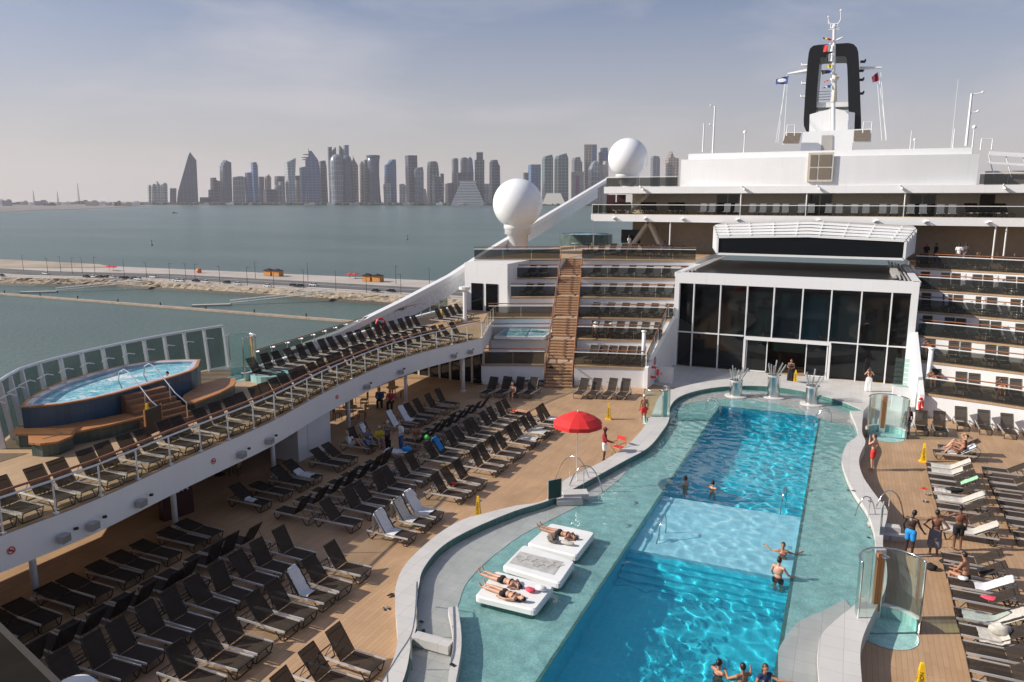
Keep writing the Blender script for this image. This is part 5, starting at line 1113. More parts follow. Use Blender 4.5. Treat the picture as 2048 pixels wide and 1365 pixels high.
# ================================================================ SUN LOUNGERS
def lounger(ang, label='x'):
    t = thing('sun_lounger', label, 'sun lounger'); a = radians(ang); hx = 1.02; bl = .92; w = .31
    def panel(p, q, sag, n=6):
        mb = MB(); p, q = V(p), V(q); d = (q - p); up = V((-d.z, 0, d.x)).normalized(); g = []
        for i in range(n + 1):
            for j in range(5):
                v = (j / 4 - .5) * 2; g.append(p + d * (i / n) + V((0, v * (w - .02), 0)) - up * (sag * (1 - v * v)))
        mb.add(g, [(i * 5 + j, (i + 1) * 5 + j, (i + 1) * 5 + j + 1, i * 5 + j + 1) for i in range(n) for j in range(4)]); return mb
    panel((.02, 0, .36), (hx, 0, .36), .018).build('seat', M['sling'], t, True)
    e = V((hx + bl * cos(a), 0, .36 + bl * sin(a)))
    b = panel((hx + .01, 0, .37), e, .018).build('backrest', M['sling'], t, True)
    mb = MB()
    for s in (-w, w): mb.bar((hx, s, .365), (e.x, s, e.z), .017, 5)
    mb.bar((e.x, -w, e.z), (e.x, w, e.z), .019, 5); u = V((hx, 0, .365)).lerp(e, .86); mb.bar((u.x, -w, u.z), (u.x, w, u.z), .012, 4); mb.build('back_frame', M['darkmetal'], b)
    for s in (-1, 1): mb = MB(); mb.beam((0, s * (w + .025), .345), (1.86, s * (w + .025), .345), .036, .062); mb.build('side_rail', M['alu'], t)
    for x0, x1, xm in ((.0, .42, .10), (1.86, 1.42, 1.74)):
        mb = MB(); y = w + .005
        for s in (-1, 1): mb.tube([(x0, s * y, .34), (x0 + (x1 - x0) * .12, s * y, .16), (xm, s * y * .93, .012), (lerp(xm, x1, .3), s * y * .93, .012), (x1, s * y, .33)], .017, 5)
        mb.bar((xm, -y * .93, .014), (xm, y * .93, .014), .014, 5); mb.bar((x0, -y, .34), (x0, y, .34), .02, 5); mb.build('leg_frame', M['darkmetal'], t)
    if ang > 15:
        m_ = V((hx, 0, .365)).lerp(e, .6); mb = MB()
        for s in (-1, 1): mb.bar((m_.x, s * (w - .03), m_.z), (1.62, s * (w - .03), .34), .011, 4)
        mb.bar((1.62, -w, .34), (1.62, w, .34), .011, 4); mb.build('back_strut', M['darkmetal'], t)
    return t
TOW = [(-14.5, a) for a in (17.9, 23.0, 24.3, 25.2, 37.2, 36.0, 40.0, 38.0)] + [(-17.1, 31.9), (-17.1, 33.1), (-21.95, 36.3), (-21.95, 35.1), (-21.95, 32.4)]
PROTO = {}; LCOUNT = 0; ANG = {}
def place_lounger(x, y, z, rz, ang, label, group):
    global LCOUNT; LCOUNT += 1
    if ang == 57 and z < 5 and not any(abs(x - tx) < .3 and abs(y - .33 - ty) < .15 for tx, ty in TOW): ang = random.choice((57, 57, 57, 51, 62, 57, 66)); rz += random.uniform(-.05, .05)
    if ang not in PROTO:
        o = lounger(ang, label); o.location = (x, y, z); o.rotation_euler = (0, 0, rz); o['group'] = group; PROTO[ang] = o
    else: o = dup(PROTO[ang], (x, y, z), rz, label, group)
    return o
def row(xf, ys, rz, ang, desc, group, z=0.0, col='brown', start=0, jit=.02):
    out = []
    for i, y in enumerate(ys):
        aa = ang[i] if isinstance(ang, (list, tuple)) else ang
        x = xf(y) if callable(xf) else xf
        out.append(place_lounger(x + random.uniform(-.03, .03), y + .33, z, rz + random.uniform(-jit, jit), aa, f'{HORD[i + start]} {desc}', group))
    return out
random.seed(21)
G1 = 'sun loungers on the left pool deck'
UP = 57
row(-14.5, [13.1, 14.1, 14.9, 16.1, 16.9, 17.9, 18.7, 19.9], pi, UP, 'lounger from the camera, near block, row closest to the pool', G1)
row(-11.1, [13.3, 14.5, 15.5], pi, UP, 'lounger from the camera standing alone nearest the pool curve', G1)
row(-17.0, [11.5, 12.5, 13.3, 14.3, 15.1, 16.1, 16.9, 18.0, 18.9, 20.0], pi, UP, 'lounger from the camera, near block, second row from the pool', G1)
row(-20.9, [11.6, 12.6, 13.4, 14.4, 15.2, 16.3, 17.0, 18.2, 19.0, 20.0], 0, UP, 'lounger from the camera, near block, reversed row with feet to the balcony', G1)
row(-21.5, [11.7, 12.7, 13.4, 14.5, 15.2, 16.3, 17.1, 18.1, 19.3, 20.1], pi, 8, 'flat lounger from the camera in the shade under the balcony', G1)
row(-14.55, [23.0, 24.3, 25.2, 27.4, 28.3, 29.2], pi, UP, 'lounger from the camera, middle block, row closest to the pool', G1)
row(-17.1, [23.1, 24.4, 25.3, 26.4, 27.2, 28.4, 29.3], pi, UP, 'lounger from the camera, middle block, second row from the pool', G1)
row(-21.0, [23.0, 24.2, 25.3, 26.4, 27.4, 28.4, 29.3], 0, UP, 'lounger from the camera, middle block, reversed row', G1)
row(-21.8, [23.2, 24.5, 25.7, 26.6, 28.5, 29.4], pi, [35, 8, 35, 35, 35, 35], 'lounger from the camera, middle block, shaded row under the balcony', G1)
row(-14.6, [31.0, 31.9, 33.1, 33.9, 35.2, 36.0, 37.2, 38.0, 39.2, 40.0], pi, UP, 'lounger from the camera, far block, row closest to the pool', G1)
row(-17.1, [31.1, 31.9, 33.1, 34.1, 35.1, 35.9, 37.2, 38.1, 39.2, 40.1], pi, UP, 'lounger from the camera, far block, second row from the pool', G1)
row(-21.2, [31.2, 33.0, 34.2, 35.1, 36.1, 37.0, 38.1, 39.1, 40.4], 0, [8, UP, UP, UP, UP, UP, UP, UP, UP], 'lounger from the camera, far block, reversed row', G1)
row(-21.95, [31.3, 32.4, 35.1, 36.3, 37.1, 38.0, 39.3, 40.6], pi, UP, 'lounger from the camera, far block, row beside the balcony columns', G1)
# loungers facing the camera at the terrace foot
G2 = 'sun loungers at the foot of the terraces'
def frow(pxs, Y0, z, ang, desc, group, head=1, start=0, jit=.03, dz=0):
    for i, px in enumerate(pxs):
        if isinstance(px, tuple): p = at(px[0], px[1], z)
        else: p = aty(px, 700, Y0(px) if callable(Y0) else Y0)
        place_lounger(p.x, p.y, z, pi / 2 * head + random.uniform(-jit, jit), ang, f'{HORD[i + start]} {desc}', group)
frow([(955, 770), (987, 770), (1017, 771), (1048, 772), (1082, 773)], 0, 0, UP, 'lounger from the left in the back line left of the stair foot', G2)
frow([(968, 797), (997, 797), (1025, 797), (1052, 798)], 0, 0, UP, 'lounger from the left in the front line left of the stair foot', G2)
frow([(1152, 771), (1180, 772), (1210, 773), (1240, 774), (1272, 775)], 0, 0, UP, 'lounger from the left in the back line right of the stair foot', G2)
frow([(1155, 799), (1183, 799), (1213, 800), (1242, 801)], 0, 0, UP, 'lounger from the left in the front line right of the stair foot', G2)
G3 = 'sun loungers on the right pool deck'
frow([(1844, 873), (1882, 875)], 0, 0, 52, 'lounger from the left against the white wall on the right deck', G3)
for i, x in enumerate((6.55, 7.6, 8.75, 9.9, 11.0)): place_lounger(x, arc(0, x) - 2.1 - .02, 0, pi / 2 + random.uniform(-.04, .04), 52, f'{HORD[i + 2]} lounger from the left against the white wall on the right deck', G3)
rr1 = [13.6, 14.6, 15.6, 16.6, 17.6, 18.5, 19.4, 20.3, 21.2, 22.3, 23.2, 24.2, 25.2, 26.5, 27.4, 28.4, 29.4]
rr1b = [32.2, 33.2, 34.6, 35.6, 36.6, 37.6, 38.4, 39.3, 40.1]
row(3.8, rr1, 0, 32, 'lounger from the camera, near group of the right deck inner row', G3)
row(4.05, rr1b, 0, 32, 'lounger from the camera, far group of the right deck inner row', G3)
row(6.5, [22.4, 23.5, 24.6, 25.8, 26.8, 27.8, 28.9, 32.6, 33.9, 34.8, 36.0, 37.0, 38.2, 39.1, 40.6], 0, 32, 'lounger from the camera in the outer row of the right deck', G3)
place_lounger(4.6, 42.9, 0, .12, 32, 'lounger with a reclining sunbather behind the yellow cone on the right deck', G3)
place_lounger(4.9, 43.9, 0, .1, 32, 'lounger with a sunbather, second behind the yellow cone on the right deck', G3)
# balcony rows
G4 = 'sun loungers on the balcony'
ys = []; y = 9.0
while y < 46: ys.append(y); y += .80 if len(ys) % 2 else 1.02
row(lambda y: edge_x(y + .3) - .12, ys, pi, UP, 'lounger from the camera along the balcony edge', G4, ZU)
row(lambda y: -27.55, [30.4 + .98 * k for k in range(18)], pi, UP, 'lounger from the camera in the outer balcony row by the sea rail', G4, ZU)
row(-27.6, [50.5, 51.6, 52.7, 53.8], pi, UP, 'lounger from the camera at the far end of the balcony', G4, ZU)
place_lounger(-28.6, 15.6, ZU, -2.6, UP, 'lounger standing alone below the whirlpool corner at the left edge', G4)
# terraces
G5 = 'sun loungers on the terraces'
tn = ['lowest', 'second', 'third', 'fourth', 'fifth', 'top']
for k in range(6):
    xs = [5.3 + .0 * k + 1.02 * i + (.35 if i % 2 else 0) for i in range(7)]
    for i, x in enumerate(xs): place_lounger(x, arc(k, x) + .75, ZK[k], pi / 2, 62 if k < 5 else 50, f'{HORD[i]} lounger from the left on the {tn[k]} terrace right of the glazed hall', G5)
    if k in (0, 1, 2, 3, 4):
        x0 = clip_x(RS, k) + .7; n = 6
        for i in range(n):
            x = lerp(x0, -13.4, i / (n - 1)); place_lounger(x, arc(k, x) + .75, ZK[k], pi / 2, 40 if k > 1 else 50, f'{HORD[i]} lounger from the left on the {tn[k]} terrace between stair and hall', G5)
for k in (3, 4):
    for i in range(2): x = (-25.15 if k == 3 else -25.85) + i * .85; place_lounger(x, arc(k, x) + .7, ZK[k], pi / 2, 40, f'{HORD[i]} lounger from the left on the {tn[k]} terrace left of the stair', G5)
for i in range(8):
    p = aty(1196 + i * 22, 480, 70.6); place_lounger(p.x, 70.6 + .15 * (i % 3), 7.7, pi / 2, 50, f'{HORD[i]} lounger from the left behind the top glass rail left of the hall roof', G5)
# gallery deck seats with pale covers
def deck_chair():
    t = thing('deck_chair', 'x', 'deck chair'); mb = MB(); mb.box(0, 0, .28, .6, .9, .06); mb.beam((0, .4, .3), (0, .6, 1.05), .58, .05, up=(0, 1, 0)); mb.build('towel_cover', M['clothwhite'], t)
    mb = MB()
    for sx in (-.27, .27):
        for sy in (-.4, .4): mb.bar((sx, sy, 0), (sx, sy, .28), .02, 4)
        mb.bar((sx, -.4, .26), (sx, .42, .26), .02, 4)
    mb.build('chair_frame', M['darkmetal'], t); return t
dc = None
for i, px in enumerate([1405, 1423, 1453, 1474, 1504, 1525, 1551, 1570, 1602, 1622, 1657, 1678, 1709, 1732, 1766, 1789, 1822, 1847, 1882, 1906]):
    p = aty(px, 418, 75.0); lab = f'{HORD[i]} pale covered deck chair from the left on the gallery deck'
    if dc is None: dc = deck_chair(); dc.location = (p.x, 75, 11.58); dc['label'] = lab; dc['group'] = 'covered deck chairs on the gallery deck'
    else: dup(dc, (p.x, 75, 11.58), 0, lab)
for i, px in enumerate([1236, 1247, 1259, 1292, 1301, 1311, 1348, 1358, 1369, 1955, 1966, 2010, 2025]):
    p = aty(px, 418, 74.9); place_lounger(p.x, 74.9, 11.58, pi / 2 + .4, UP, f'{HORD[i]} dark lounger from the left on the gallery deck', 'dark loungers on the gallery deck')
print('LOUNGERS', LCOUNT)
# ---- towels: sheets that follow a lounger or a flat place
def towel(label, x, y, z, rz, m, ang=UP, a0=.5, a1=None, w=.3, drop=True, hang=0, grp='towels on loungers', yo=0, seed=1):
    """a0..a1: distance along the lounger from its foot, over the seat and up the backrest"""
    hx, bl = 1.02, .92; a = radians(ang); a1 = hx + bl if a1 is None else a1; mb = MB(); n = 22; g = []
    tot = a1 - a0 + hang
    for i in range(n + 1):
        s = a0 + tot * i / n
        if s <= hx: c = V((s, 0, .375))
        elif s <= hx + bl: c = V((hx + (s - hx) * cos(a), 0, .38 + (s - hx) * sin(a)))
        else: c = V((hx + bl * cos(a) + .05, 0, .38 + bl * sin(a) - (s - hx - bl)))
        for j in range(9):
            v = (j / 8 - .5) * 2; k = noise.noise(V((s * 5 + seed * 7, v * 2.2, seed))) ; k2 = noise.noise(V((s * 13, v * 7, seed + 3)))
            e = abs(v) ** 6 * (.10 if drop else .02)
            g.append(c + V((k * .03, yo + v * w + k * .03, .014 + abs(k) * .045 + k2 * .012 - e)))
    mb.add(g, [(i * 9 + j, (i + 1) * 9 + j, (i + 1) * 9 + j + 1, i * 9 + j + 1) for i in range(n) for j in range(8)])
    o = mb.build('towel', m, None, True, loc=(x, y, z)); o.rotation_euler = (0, 0, rz); return tag(o, label, 'towel', grp)
towel('grey towel draped over the raised backrest in the near block', -14.5, 17.9 + .33, 0, pi, M['towelw'], a0=.75, hang=.35, w=.27, seed=1)
towel('pale towel hung over the nearest lounger of the middle block', -14.55, 23.0 + .33, 0, pi, M['towelw'], a0=.62, hang=.75, w=.36, seed=2)
towel('pale towel hung over the second lounger of the middle block', -14.55, 24.3 + .33, 0, pi, M['towel'], a0=.62, hang=.7, w=.36, seed=3)
towel('pale towel hung over the third lounger of the middle block', -14.55, 25.2 + .33, 0, pi, M['towelw'], a0=.4, hang=.6, w=.36, seed=4)
towel('crumpled cream towel on a far block lounger nearest the pool', -14.6, 37.2 + .33, 0, pi, M['towel'], a0=.1, a1=1.1, w=.33, seed=5)
towel('cream towel on the lounger just left of the parasol', -14.6, 36.0 + .33, 0, pi, M['towel'], a0=.1, a1=1.05, w=.33, seed=6)
towel('white and blue towel on the lounger behind the parasol', -14.6, 40.0 + .33, 0, pi, M['towelw'], a0=.3, a1=1.0, w=.3, seed=7)
towel('striped towel on a far block lounger left of the parasol', -14.6, 38.0 + .33, 0, pi, M['towel'], a0=.5, a1=1.05, w=.3, seed=8)
towel('bright blue towel over a backrest in the far block', -17.1, 31.9 + .33, 0, pi, M['towelb'], a0=1.2, hang=.3, w=.29, seed=9)
towel('white towel on the flat lounger at the far block corner', -21.2, 31.2 + .33, 0, 0, M['towelw'], ang=8, a0=.1, a1=1.5, w=.3, seed=10)
towel('white towel on a shaded lounger under the balcony', -21.8, 26.6 + .33, 0, pi, M['towelw'], ang=35, a0=.3, a1=1.3, w=.3, seed=11)
towel('small white towel on the dark lounger beside the red board', -21.8, 23.2 + .33, 0, pi, M['towelw'], ang=35, a0=.6, a1=1.1, w=.2, seed=12)
towel('white towel over a raised lounger beside the standing woman', -21.95, 36.3 + .33, 0, pi, M['towelw'], a0=.6, hang=.1, w=.32, seed=13)
towel('white towel over a lounger, second beside the standing woman', -21.95, 35.1 + .33, 0, pi, M['towelw'], a0=.9, hang=.1, w=.32, seed=14)
towel('white towel over a lounger beside the resting group', -21.95, 32.4 + .33, 0, pi, M['towelw'], a0=1.0, hang=.1, w=.32, seed=15)
towel('cream towel along the farthest lounger of the right inner row', 4.05, 40.1 + .33, 0, 0, M['towel'], ang=32, a0=.2, w=.33, seed=16)
towel('cream towel covering the second farthest right row lounger', 4.05, 39.3 + .33, 0, 0, M['towel'], ang=32, a0=.15, a1=1.5, w=.34, seed=17)
towel('mint green towel over a backrest in the right inner row', 4.05, 37.6 + .33, 0, 0, M['towelg'], ang=32, a0=1.2, w=.2, seed=18)
towel('rumpled grey towel on the foot of a right row lounger', 4.05, 36.6 + .33, 0, 0, M['towel'], ang=32, a0=.05, a1=.7, w=.28, seed=19)
towel('cream towel hanging along the lounger behind the three standing men', 4.05, 35.6 + .33, 0, 0, M['towel'], ang=32, a0=.1, hang=.1, w=.33, seed=20)
towel('beige towel on the lounger beside the men in shorts', 4.05, 32.2 + .33, 0, 0, M['towel'], ang=32, a0=.0, w=.33, seed=21)
towel('white towel up the backrest behind the sitting man', 3.8, 27.4 + .33, 0, 0, M['towelw'], ang=32, a0=.75, hang=.15, w=.3, seed=22)
towel('long cream towel two loungers nearer than the sitting man', 3.8, 25.2 + .33, 0, 0, M['towel'], ang=32, a0=.15, w=.33, seed=23)
towel('cream towel with a bag on it in the right inner row', 3.8, 24.2 + .33, 0, 0, M['towel'], ang=32, a0=.45, a1=1.25, w=.4, seed=24)
towel('white towel under the sitting sunbather on the right deck', 4.6, 42.9, 0, .12, M['towelw'], ang=32, a0=.55, hang=.1, w=.33, seed=25)
for i in range(5): 
    x = 5.3 + 1.02 * (i + 1) + .35 * ((i + 1) % 2); towel(f'{HORD[i]} pale towel from the left on the fifth terrace right of the hall', x + .5, arc(4, x) + .75, ZK[4], pi / 2, M['towelw'], ang=62, a0=.9, w=.2, seed=30 + i)
for i in range(3):
    x = 6.6 + 2.3 * i; towel(f'{HORD[i]} pale towel from the left on the fourth terrace right of the hall', x, arc(3, x) + .75, ZK[3], pi / 2, M['towelw'], ang=62, a0=.9, w=.16, seed=40 + i)
# ================================================================ PEOPLE
sc2 = bpy.data.scenes.new('work')
def fuse(mb, voxel, smooth_it=3):
    me = mb.mesh('tmp'); o = bpy.data.objects.new('tmp', me); sc2.collection.objects.link(o)
    r = o.modifiers.new('r', 'REMESH'); r.mode = 'VOXEL'; r.voxel_size = voxel; r.use_smooth_shade = True
    s = o.modifiers.new('s', 'SMOOTH'); s.iterations = smooth_it; s.factor = .5
    vl = sc2.view_layers[0]; vl.update(); m = bpy.data.meshes.new_from_object(o.evaluated_get(vl.depsgraph))
    bpy.data.objects.remove(o); bpy.data.meshes.remove(me); return m
STAND = dict(pelvis=(0, 0, .95), waist=(0, .01, 1.08), chest=(0, 0, 1.28), neck=(0, 0, 1.47), head=(0, .02, 1.63),
    shl=(-.18, 0, 1.41), ell=(-.235, -.02, 1.13), wrl=(-.24, .05, .88), shr=(.18, 0, 1.41), elr=(.235, -.02, 1.13), wrr=(.24, .05, .88),
    hil=(-.09, 0, .92), knl=(-.105, .02, .50), anl=(-.11, -.02, .08), hir=(.09, 0, .92), knr=(.105, .02, .50), anr=(.11, -.02, .08), tol=None, tor=None)
def person(label, loc, rz, skin, pose=None, wear=(), hair='hairdark', hairlen=0, h=1.75, female=False, M3=None, voxel=.0105, group=None, face=(0, 1, 0), cat='person', stoop=0):
    J = {k: (V(v) if v else None) for k, v in STAND.items()}
    if female: J['shl'].x, J['shr'].x = -.155, .155
    for k, v in (pose or {}).items(): J[k] = V(v)
    s = h / 1.75; J = {k: (v * s if v is not None else None) for k, v in J.items()}
    if M3: J = {k: (M3 @ v if v is not None else None) for k, v in J.items()}
    F = V(face).normalized()
    if M3: F = (M3.to_3x3() @ F).normalized()
    t = thing('person', label, cat, loc, rz, group); mb = MB()
    def c(a, b, r1, r2): mb.cap(J[a] if isinstance(a, str) else a, J[b] if isinstance(b, str) else b, r1 * s, r2 * s, 10)
    hw = .115 if not female else .12; up = (J['chest'] - J['pelvis']).normalized(); side = (J['shr'] - J['shl']).normalized(); fwd = side.cross(up) * -1
    R_ = Matrix((side, up.cross(side), up)).transposed()
    mb.ball(J['pelvis'], ((.155 if not female else .165) * s, .105 * s, .12 * s), 14, 9, R_); mb.ball(J['waist'], (.135 * s if not female else .115 * s, .095 * s, .14 * s), 14, 9, R_)
    mb.ball(J['chest'], ((.165 if not female else .14) * s, .11 * s, .18 * s), 14, 9, R_)
    mb.cap(J['shl'], J['shr'], .06 * s, .06 * s, 10); c('chest', 'neck', .10, .05); 
    hd = (J['head'] - J['neck']).normalized(); c('neck', J['head'] - hd * .02 * s, .052, .05)
    if female:
        for q in (-.07, .07): mb.ball(J['chest'] + side * q * s - (up.cross(side)) * -.07 * s * 1 + up * .02 * s, .055 * s, 8, 6)
    # head: skull, jaw, nose, ears
    hr = Matrix((side, F, hd)).transposed() if abs(F.dot(hd)) < .9 else Matrix.Identity(3)
    Fx = (F - hd * F.dot(hd)).normalized(); sx = Fx.cross(hd).normalized(); Hm = Matrix((sx, Fx, hd)).transposed(); hc = J['head']
    mb.ball(hc + hd * .02 * s, (.074 * s, .094 * s, .105 * s), 14, 10, Hm); mb.ball(hc + Fx * .03 * s - hd * .055 * s, (.052 * s, .058 * s, .055 * s), 10, 8, Hm)
    mb.ball(hc + Fx * .098 * s - hd * .012 * s, (.013 * s, .018 * s, .022 * s), 8, 6, Hm)
    for q in (-1, 1): mb.ball(hc + sx * q * .077 * s - hd * .005 * s, (.013 * s, .02 * s, .03 * s), 6, 5, Hm)
    for sd in 'lr':
        sh, el, wr, hi, kn, an = (J[k + sd] for k in ('sh', 'el', 'wr', 'hi', 'kn', 'an'))
        mb.cap(sh, el, .052 * s, .04 * s); mb.cap(el, wr, .04 * s, .026 * s); mb.cap(hi, kn, .088 * s, .055 * s, 12); mb.cap(kn, an, .057 * s, .036 * s)
        m_ = kn.lerp(an, .28); mb.ball(m_, (.058 * s, .06 * s, .1 * s) if abs((an - kn).normalized().z) > .6 else .058 * s, 8, 6)
        # foot
        to = J['to' + sd]
        if to is None: 
            fv = Matrix.Rotation(.18 * (1 if sd == 'l' else -1), 3, 'Z') @ V((0, 1, 0)); 
            if M3: fv = M3.to_3x3() @ fv
            to = an + fv * .165 * s - (V((0, 0, 1)) if not M3 else M3.to_3x3() @ V((0, 0, 1))) * .045 * s
        fd = (to - an); heel = an - fd * .22; mb.cap(heel, to, .036 * s, .028 * s, 8); mb.cap(an, an.lerp(to, .5), .036 * s, .032 * s, 8)
        # hand: palm, four fingers, thumb
        d = (wr - el).normalized(); a_ = d.cross(fwd if abs(d.dot(fwd)) < .9 else up).normalized(); n_ = d.cross(a_).normalized()
        if n_.dot(fwd) < 0: n_ = -n_
        palm = wr + d * .05 * s; mb.cap(wr + d * .02 * s - a_ * .014 * s, palm + d * .03 * s - a_ * .016 * s, .021 * s, .020 * s, 8); mb.cap(wr + d * .02 * s + a_ * .014 * s, palm + d * .03 * s + a_ * .016 * s, .021 * s, .020 * s, 8)
        for i, (o, L) in enumerate(((-.032, .062), (-.011, .075), (.011, .078), (.031, .068))):
            b0 = wr + d * .085 * s + a_ * o * s; b1 = b0 + (d * .85 + n_ * .3) * L * .55 * s; b2 = b1 + (d * .5 + n_ * .75) * L * .45 * s; mb.tube([b0, b1, b2], [.0095 * s, .009 * s, .0075 * s], 6)
        q = -1 if sd == 'l' else 1
        b0 = wr + d * .03 * s + a_ * .03 * s; b1 = b0 + (d * .6 + a_ * .7) * .04 * s; b2 = b1 + (d * .9 + a_ * .1 + n_ * .3) * .03 * s; mb.tube([b0, b1, b2], [.012 * s, .010 * s, .008 * s], 6)
    me = fuse(mb, voxel, 2); me.materials.append(M[skin]); link('body', me, t)
    # eyes, mouth
    for q in (-1, 1): e = MB(); e.ball(hc + sx * q * .032 * s + Fx * .083 * s + hd * .018 * s, .0105 * s, 6, 4); e.build('eye', M['hairdark'], t)
    e = MB(); e.ball(hc + Fx * .083 * s - hd * .058 * s, (.022 * s, .006 * s, .006 * s), 6, 4, Hm); e.build('mouth', mat('lips', (.25, .07, .06)), t)
    # hair
    if hair:
        hb = MB(); hb.ball(hc + hd * .035 * s - Fx * .014 * s, (.082 * s, .098 * s, .105 * s), 14, 9, Hm)
        if hairlen: 
            k = hairlen; hb.cap(hc - Fx * .05 * s + hd * .02 * s, J['neck'] - fwd * 0 - Fx * .085 * s - hd * k * .3 * s, .075 * s, .045 * s)
        # keep the face free: push the cap behind the hairline
        m_ = fuse(hb, .012, 2)
        for v in m_.vertices:
            r_ = v.co - hc; f = r_.dot(Fx); u = r_.dot(hd)
            if f > .02 * s and u < .075 * s: v.co -= Fx * (f - .02 * s) * .9
        m_.materials.append(M[hair]); link('hair', m_, t)
    for wname in wear:
        g, col = wname; cb = MB(); e = .014 * s
        def cc(a, b, r1, r2): cb.cap(a, b, r1 * s + e, r2 * s + e, 12)
        pl = J['pelvis']
        if g in ('shorts', 'trousers', 'briefs', 'leggings'):
            cb.ball(pl, (.157 * s + e, .105 * s + e, .11 * s + e), 14, 9, R_)
            f = {'shorts': .62, 'trousers': 1, 'briefs': .12, 'leggings': 1}[g]
            for sd in 'lr':
                hi, kn, an = J['hi' + sd], J['kn' + sd], J['an' + sd]; wd = 1.12 if g in ('shorts', 'trousers') else 1.0
                cc(hi, hi.lerp(kn, min(1, f)), .088 * wd, lerp(.088, .06, f) * wd)
                if f >= 1: cc(kn, kn.lerp(an, .93), .06 * wd, .042 * wd * 1.15)
            nm = g
        if g in ('shirt', 'top', 'longshirt'):
            cb.ball(J['chest'], (.165 * s + e, .11 * s + e, .18 * s + e), 14, 9, R_); cb.ball(J['waist'], (.145 * s + e, .1 * s + e, .15 * s + e), 14, 9, R_); cb.cap(J['shl'], J['shr'], .06 * s + e, .06 * s + e)
            if g != 'top': 
                for sd in 'lr': cc(J['sh' + sd], J['sh' + sd].lerp(J['el' + sd], .6 if g == 'shirt' else 1), .056, .052); 
                if g == 'longshirt':
                    for sd in 'lr': cc(J['el' + sd], J['el' + sd].lerp(J['wr' + sd], .9), .045, .036)
            cb.ball(pl, (.16 * s + e, .11 * s + e, .1 * s + e), 12, 8, R_); nm = 'shirt'
        if g == 'bra': cb.ball(J['chest'] + up * .03 * s, (.143 * s + e, .118 * s + e, .05 * s), 14, 8, R_); nm = 'bikini_top'
        if g in ('dress', 'wrap', 'skirt'):
            z1 = {'dress': .04, 'wrap': .45, 'skirt': .05}[g]
            for sd in 'lr':
                hi, kn, an = J['hi' + sd], J['kn' + sd], J['an' + sd]; cc(hi, kn, .10, .115)
                if g != 'wrap': cc(kn, kn.lerp(an, .9), .115, .115)
                else: cc(kn, kn.lerp(an, .25), .115, .11)
            m1 = (J['knl'] + J['knr']) / 2; m0 = (J['hil'] + J['hir']) / 2; cb.cap(m0, m1, .13 * s, .12 * s)
            if g != 'wrap': m2 = (J['anl'] + J['anr']) / 2; cb.cap(m1, m1.lerp(m2, .85), .12 * s, .13 * s)
            cb.ball(pl, (.16 * s + e, .115 * s + e, .1 * s + e), 12, 8, R_)
            if g == 'dress': cb.ball(J['waist'], (.125 * s + e, .1 * s + e, .15 * s + e), 14, 9, R_); cb.ball(J['chest'], (.145 * s + e, .118 * s + e, .15 * s + e), 14, 9, R_)
            nm = {'dress': 'dress', 'wrap': 'towel_wrap', 'skirt': 'white_trousers'}[g]
        if g == 'cap': cb.ball(hc + hd * .055 * s, (.088 * s, .104 * s, .085 * s), 12, 8, Hm); cb.ball(hc + hd * .05 * s + Fx * .12 * s, (.06 * s, .07 * s, .012 * s), 10, 6, Hm); nm = 'cap'
        if g == 'hat': cb.ball(hc + hd * .075 * s, (.092 * s, .108 * s, .08 * s), 12, 8, Hm); cb.ball(hc + hd * .06 * s, (.2 * s, .21 * s, .016 * s), 16, 6, Hm); nm = 'sun_hat'
        m_ = fuse(cb, .014, 3); m_.materials.append(M[col]); link(nm, m_, t)
    return t
def facing(a): return a   # rz: 0 faces +Y
E_ = dict
akimbo = dict(ell=(-.40, -.06, 1.17), wrl=(-.20, .04, 1.0), elr=(.40, -.06, 1.17), wrr=(.20, .04, 1.0))
sit = dict(pelvis=(0, 0, .50), waist=(0, .03, .63), chest=(0, .07, .84), neck=(0, .10, 1.03), head=(0, .14, 1.19), shl=(-.18, .08, .97), shr=(.18, .08, .97), ell=(-.23, .18, .74), elr=(.23, .18, .74), wrl=(-.14, .40, .66), wrr=(.14, .40, .66),
    hil=(-.09, .02, .49), hir=(.09, .02, .49), knl=(-.13, .46, .50), knr=(.13, .46, .50), anl=(-.13, .50, .09), anr=(.13, .50, .09), tol=(-.14, .66, .04), tor=(.14, .66, .04))
P_ = lambda x, y, z=0: at(x, y, z)
# poolside
person('lifeguard in crimson shirt, white shorts and red cap standing under the parasol edge', P_(1208, 924), -1.35, 'skindark', dict(elr=(.25, .12, 1.17), wrr=(.2, .40, 1.08)), (('longshirt', 'clothcrimson'), ('shorts', 'clothwhite'), ('cap', 'clothcrimson')), h=1.8)
person('swimmer in red shorts and white cap standing at the left glass shower', P_(1287, 847, .12), .5, 'skintan', {}, (('shorts', 'clothred'), ('cap', 'clothwhite')), hair=None, h=1.72)
person('woman in long black dress facing the pool beside the yellow cone', P_(1580, 765), pi, 'skintan', dict(wrl=(-.1, .22, 1.1), wrr=(.12, .25, 1.12)), (('dress', 'clothblack'),), female=True, hairlen=1, h=1.72)
person('bare backed woman in long white trousers facing the glazed hall', P_(1736, 784), .1, 'skinlight', dict(ell=(-.28, .1, 1.22), wrl=(-.1, .25, 1.45), elr=(.28, .1, 1.22), wrr=(.1, .25, 1.45)), (('skirt', 'clothwhite'), ('bra', 'clothblack')), female=True, hairlen=1, h=1.72)
person('man in orange red swim shorts standing on the coping with a hand at his face', P_(1744, 941), 1.3, 'skinlight', dict(ell=(-.22, .16, 1.28), wrl=(-.06, .2, 1.55), elr=(.30, -.1, 1.16), wrr=(.16, .04, 1.0)), (('shorts', 'clothred'),), 'hairbrown', h=1.85)
